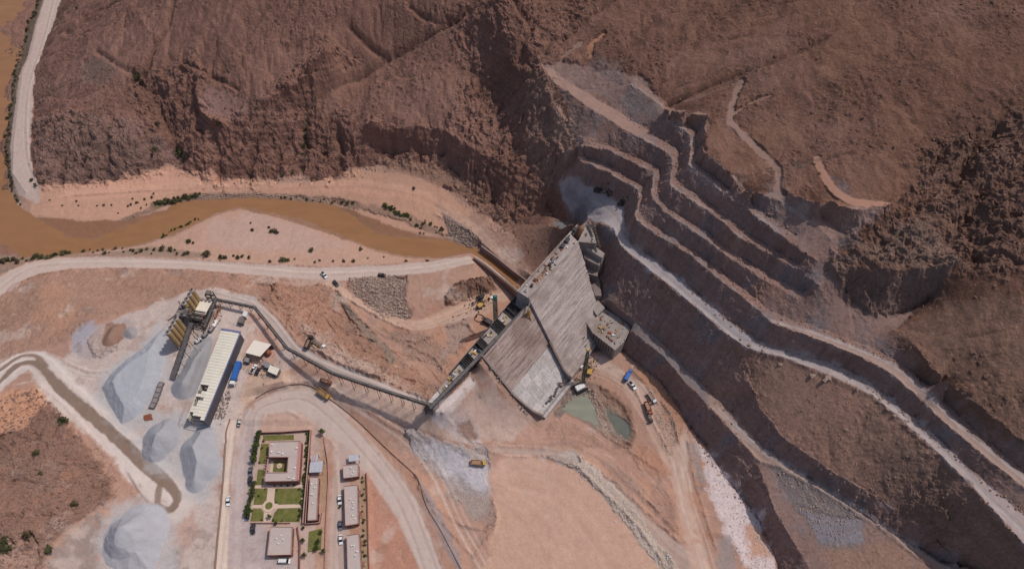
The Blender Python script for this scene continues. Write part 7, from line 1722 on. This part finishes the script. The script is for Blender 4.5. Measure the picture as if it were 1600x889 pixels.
def strewn(name, mask, n, smin, smax, m, label, seed):
    """thousands of single stones lying on a slope"""
    rs = np.random.RandomState(seed); jj, ii = np.nonzero(mask[:-2, :-2]); k = rs.randint(0, len(ii), n)
    x = X0+(ii[k]+rs.rand(n))*DX; y = Y0+(jj[k]+rs.rand(n))*DX; z = Z[jj[k], ii[k]]
    s_ = smin*(smax/smin)**(rs.rand(n)**2.6)
    base = np.array([(1,0,0),(0,1,0),(-1,0,0),(0,-1,0),(0,0,1),(.5,.5,.7),(-.55,.3,.6)], float); F_ = np.array([(0,5,4),(0,1,5),(1,6,5),(5,6,4),(1,2,6),(2,3,6),(6,3,4),(3,0,4)])
    a = rs.rand(n)*6.28; ca, sa = np.cos(a), np.sin(a); V = base[None]*rs.uniform(.6, 1.25, (n, 7, 3))*s_[:, None, None]*np.array([1, .8, .75])
    X_ = V[..., 0]*ca[:, None]-V[..., 1]*sa[:, None]+x[:, None]; Y_ = V[..., 0]*sa[:, None]+V[..., 1]*ca[:, None]+y[:, None]; Z_ = V[..., 2]+(z-.12*s_)[:, None]
    co = np.stack([X_, Y_, Z_], -1).reshape(-1, 3).astype(np.float32); tri = (F_[None]+(np.arange(n)*7)[:, None, None]).reshape(-1, 3).astype(np.int32)
    me = bpy.data.meshes.new(name); me.vertices.add(len(co)); me.vertices.foreach_set('co', co.ravel()); nt = len(tri); me.loops.add(nt*3); me.loops.foreach_set('vertex_index', tri.ravel()); me.polygons.add(nt); me.polygons.foreach_set('loop_start', np.arange(0, nt*3, 3, dtype=np.int32)); me.update(calc_edges=True)
    tag(link_mesh(name, me, m), label, 'stones', kind='stuff')
_dz = Z-CAMZ; _w = GY*_s-_dz*_c; _px = 800+FPX*GX/_w; _py = 444.5-FPX*(GY*_c+_dz*_s)/_w; inview = (_px > -40) & (_px < 1640) & (_py > -40) & (_py < 930)
M_HS = mat('dark_hill_stone', L3(114, 84, 72), .95, 0, .3, .5); M_HS2 = mat('pale_hill_stone', L3(138, 106, 92), .95, 0, .25, .5)
hid = (OID == 0) & inview; bare = hid & ((patch > .35) | (CRAG > .3))
strewn('hill_stones', bare, 15000, .22, 1.7, M_HS, 'dark stones strewn over the rocky parts of the hills', 1)
strewn('hill_stones', hid, 13000, .18, 1.0, M_HS2, 'brown stones strewn over the hillsides', 2)
strewn('hump_pebbles', (OID == ONAMES.index('excavation_slope')) & inview, 6000, .15, .8, M_HS2, 'loose stones on the excavated slopes', 3)
strewn('left_hill_stones', (OID == ONAMES.index('left_hill')) & inview, 3500, .18, 1.3, M_HS2, 'stones on the left hill', 4)
strewn('valley_stones', (OID == ONAMES.index('valley_floor')) & (RGH > .4) & inview, 5000, .12, .7, M_STONE2, 'loose stones on the rough ground beside the roads', 5)
tag(rubble('pond_rocks', "870,646 880,626 900,612 922,610 936,622 958,668 985,692 965,692 940,660 926,628 905,620 886,640", 420, .2, .8, M_STONE), 'grey rocks lining the ponds below the dam', 'rubble')
tag(rubble('yard_scrap', "383,560 410,560 440,578 432,596 395,592 378,575", 170, .2, .55, M_GREYST), 'scrap and timber lying about the workshop cabins', 'scrap')
tag(rubble('toe_scrap', "882,545 905,548 935,560 930,590 905,600 888,575", 150, .2, .6, M_DARK), 'dark site debris under the crawler crane', 'scrap')
tag(rubble('plant_scrap', "300,512 345,480 350,495 325,525 305,540", 140, .2, .6, M_GREYST), 'scrap lying round the tanks of the plant', 'scrap')
tag(rubble('bay_scrap', "742,462 775,452 775,470 745,490 700,500 715,488", 110, .2, .6, M_DARK), 'dark formwork scraps in the upstream pit', 'scrap')
def toe_rubble(name, txt, n, spread, label, m=None):
    pl = [G(a, b) for a, b in pts(txt)]; mb = MB(); g_ = random.Random(n)
    L_ = [(pl[i+1]-pl[i]).length for i in range(len(pl)-1)]
    for _ in range(n):
        i = g_.choices(range(len(L_)), L_)[0]; p = pl[i].lerp(pl[i+1], g_.random()); x, y = p.x+g_.gauss(0, spread), p.y+g_.gauss(0, spread); s_ = .12*(6.0**(g_.random()**2.2)); v, f = stone_shape(g_, (x, y, zat(x, y)+s_*.2), s_); mb.add(v, f)
    me = bpy.data.meshes.new(name); me.from_pydata(mb.v, [], mb.f); tag(link_mesh(name, me, m or M_STONE2), label, 'rubble', kind='stuff')
toe_rubble('bench_rubble', "912,248 945,256 1005,293 1000,328 1009,347 1043,367 1097,401 1155,447 1202,486 1275,514 1345,540 1400,564 1500,652 1600,738", 700, .9, 'fallen rock along the foot of the lowest bench face')
toe_rubble('bench_rubble', "912,220 950,228 1031,264 1027,302 1044,326 1096,358 1146,396 1205,432", 420, .8, 'fallen rock along the second bench from below')
toe_rubble('bench_rubble', "974,182 1012,204 1061,238 1057,282 1119,327 1167,365 1207,389 1250,413", 420, .8, 'fallen rock along the third bench from below')
toe_rubble('bench_rubble', "1053,181 1089,207 1085,253 1131,289 1179,322 1207,344 1242,369", 380, .8, 'fallen rock along the topmost long bench')
toe_rubble('bench_rubble', "976,362 989,383 1036,416 1087,457 1138,501 1187,536 1319,575 1406,636 1515,733 1600,803", 600, .9, 'fallen rock along the inner edge of the abutment road')
toe_rubble('bench_rubble', "986,501 1050,553 1100,603 1187,693 1297,768 1450,864", 500, 1.2, 'fallen rock along the inner edge of the lower bench road')
toe_rubble('bench_rubble', "969,545 1033,597 1075,664 1135,750 1183,807 1209,864", 500, 1.3, 'fallen rock at the foot of the lowest cut beside the channel')
toe_rubble('scree', "62,286 150,286 235,267 262,257 330,281 450,276 530,275 600,256 695,255 770,318 800,345", 1100, 2.2, 'scree along the foot of the northern hill')
# boulders lined up on the edge of the abutment road
BL = ['leftmost', 'second', 'third', 'fourth', 'fifth', 'sixth', 'seventh', 'eighth', 'ninth', 'tenth']
for i, (x, y, s_) in enumerate(((1157, 530, 1.0), (1172, 541, 1.4), (1190, 549, 1.3), (1218, 570, 1.2), (1269, 587, 1.6), (1291, 592, 2.1), (1338, 608, 1.3), (1374, 626, 1.3), (1387, 640, 1.1), (1396, 649, 1.0))):
    g_ = G(x, y, Z); gg = random.Random(i); mb = MB()
    for k in range(3): v, f = stone_shape(gg, (gg.uniform(-.5, .5)*s_, gg.uniform(-.5, .5)*s_, s_*.3), s_*gg.uniform(.5, .8)); mb.add(v, f)
    o = mb.build('boulder', M_STONE); o.location = (g_.x, g_.y, g_.z); tag(o, f'{BL[i]} grey boulder counted from the left on the outer edge of the abutment road', 'boulder', 'boulders on the edge of the abutment road')
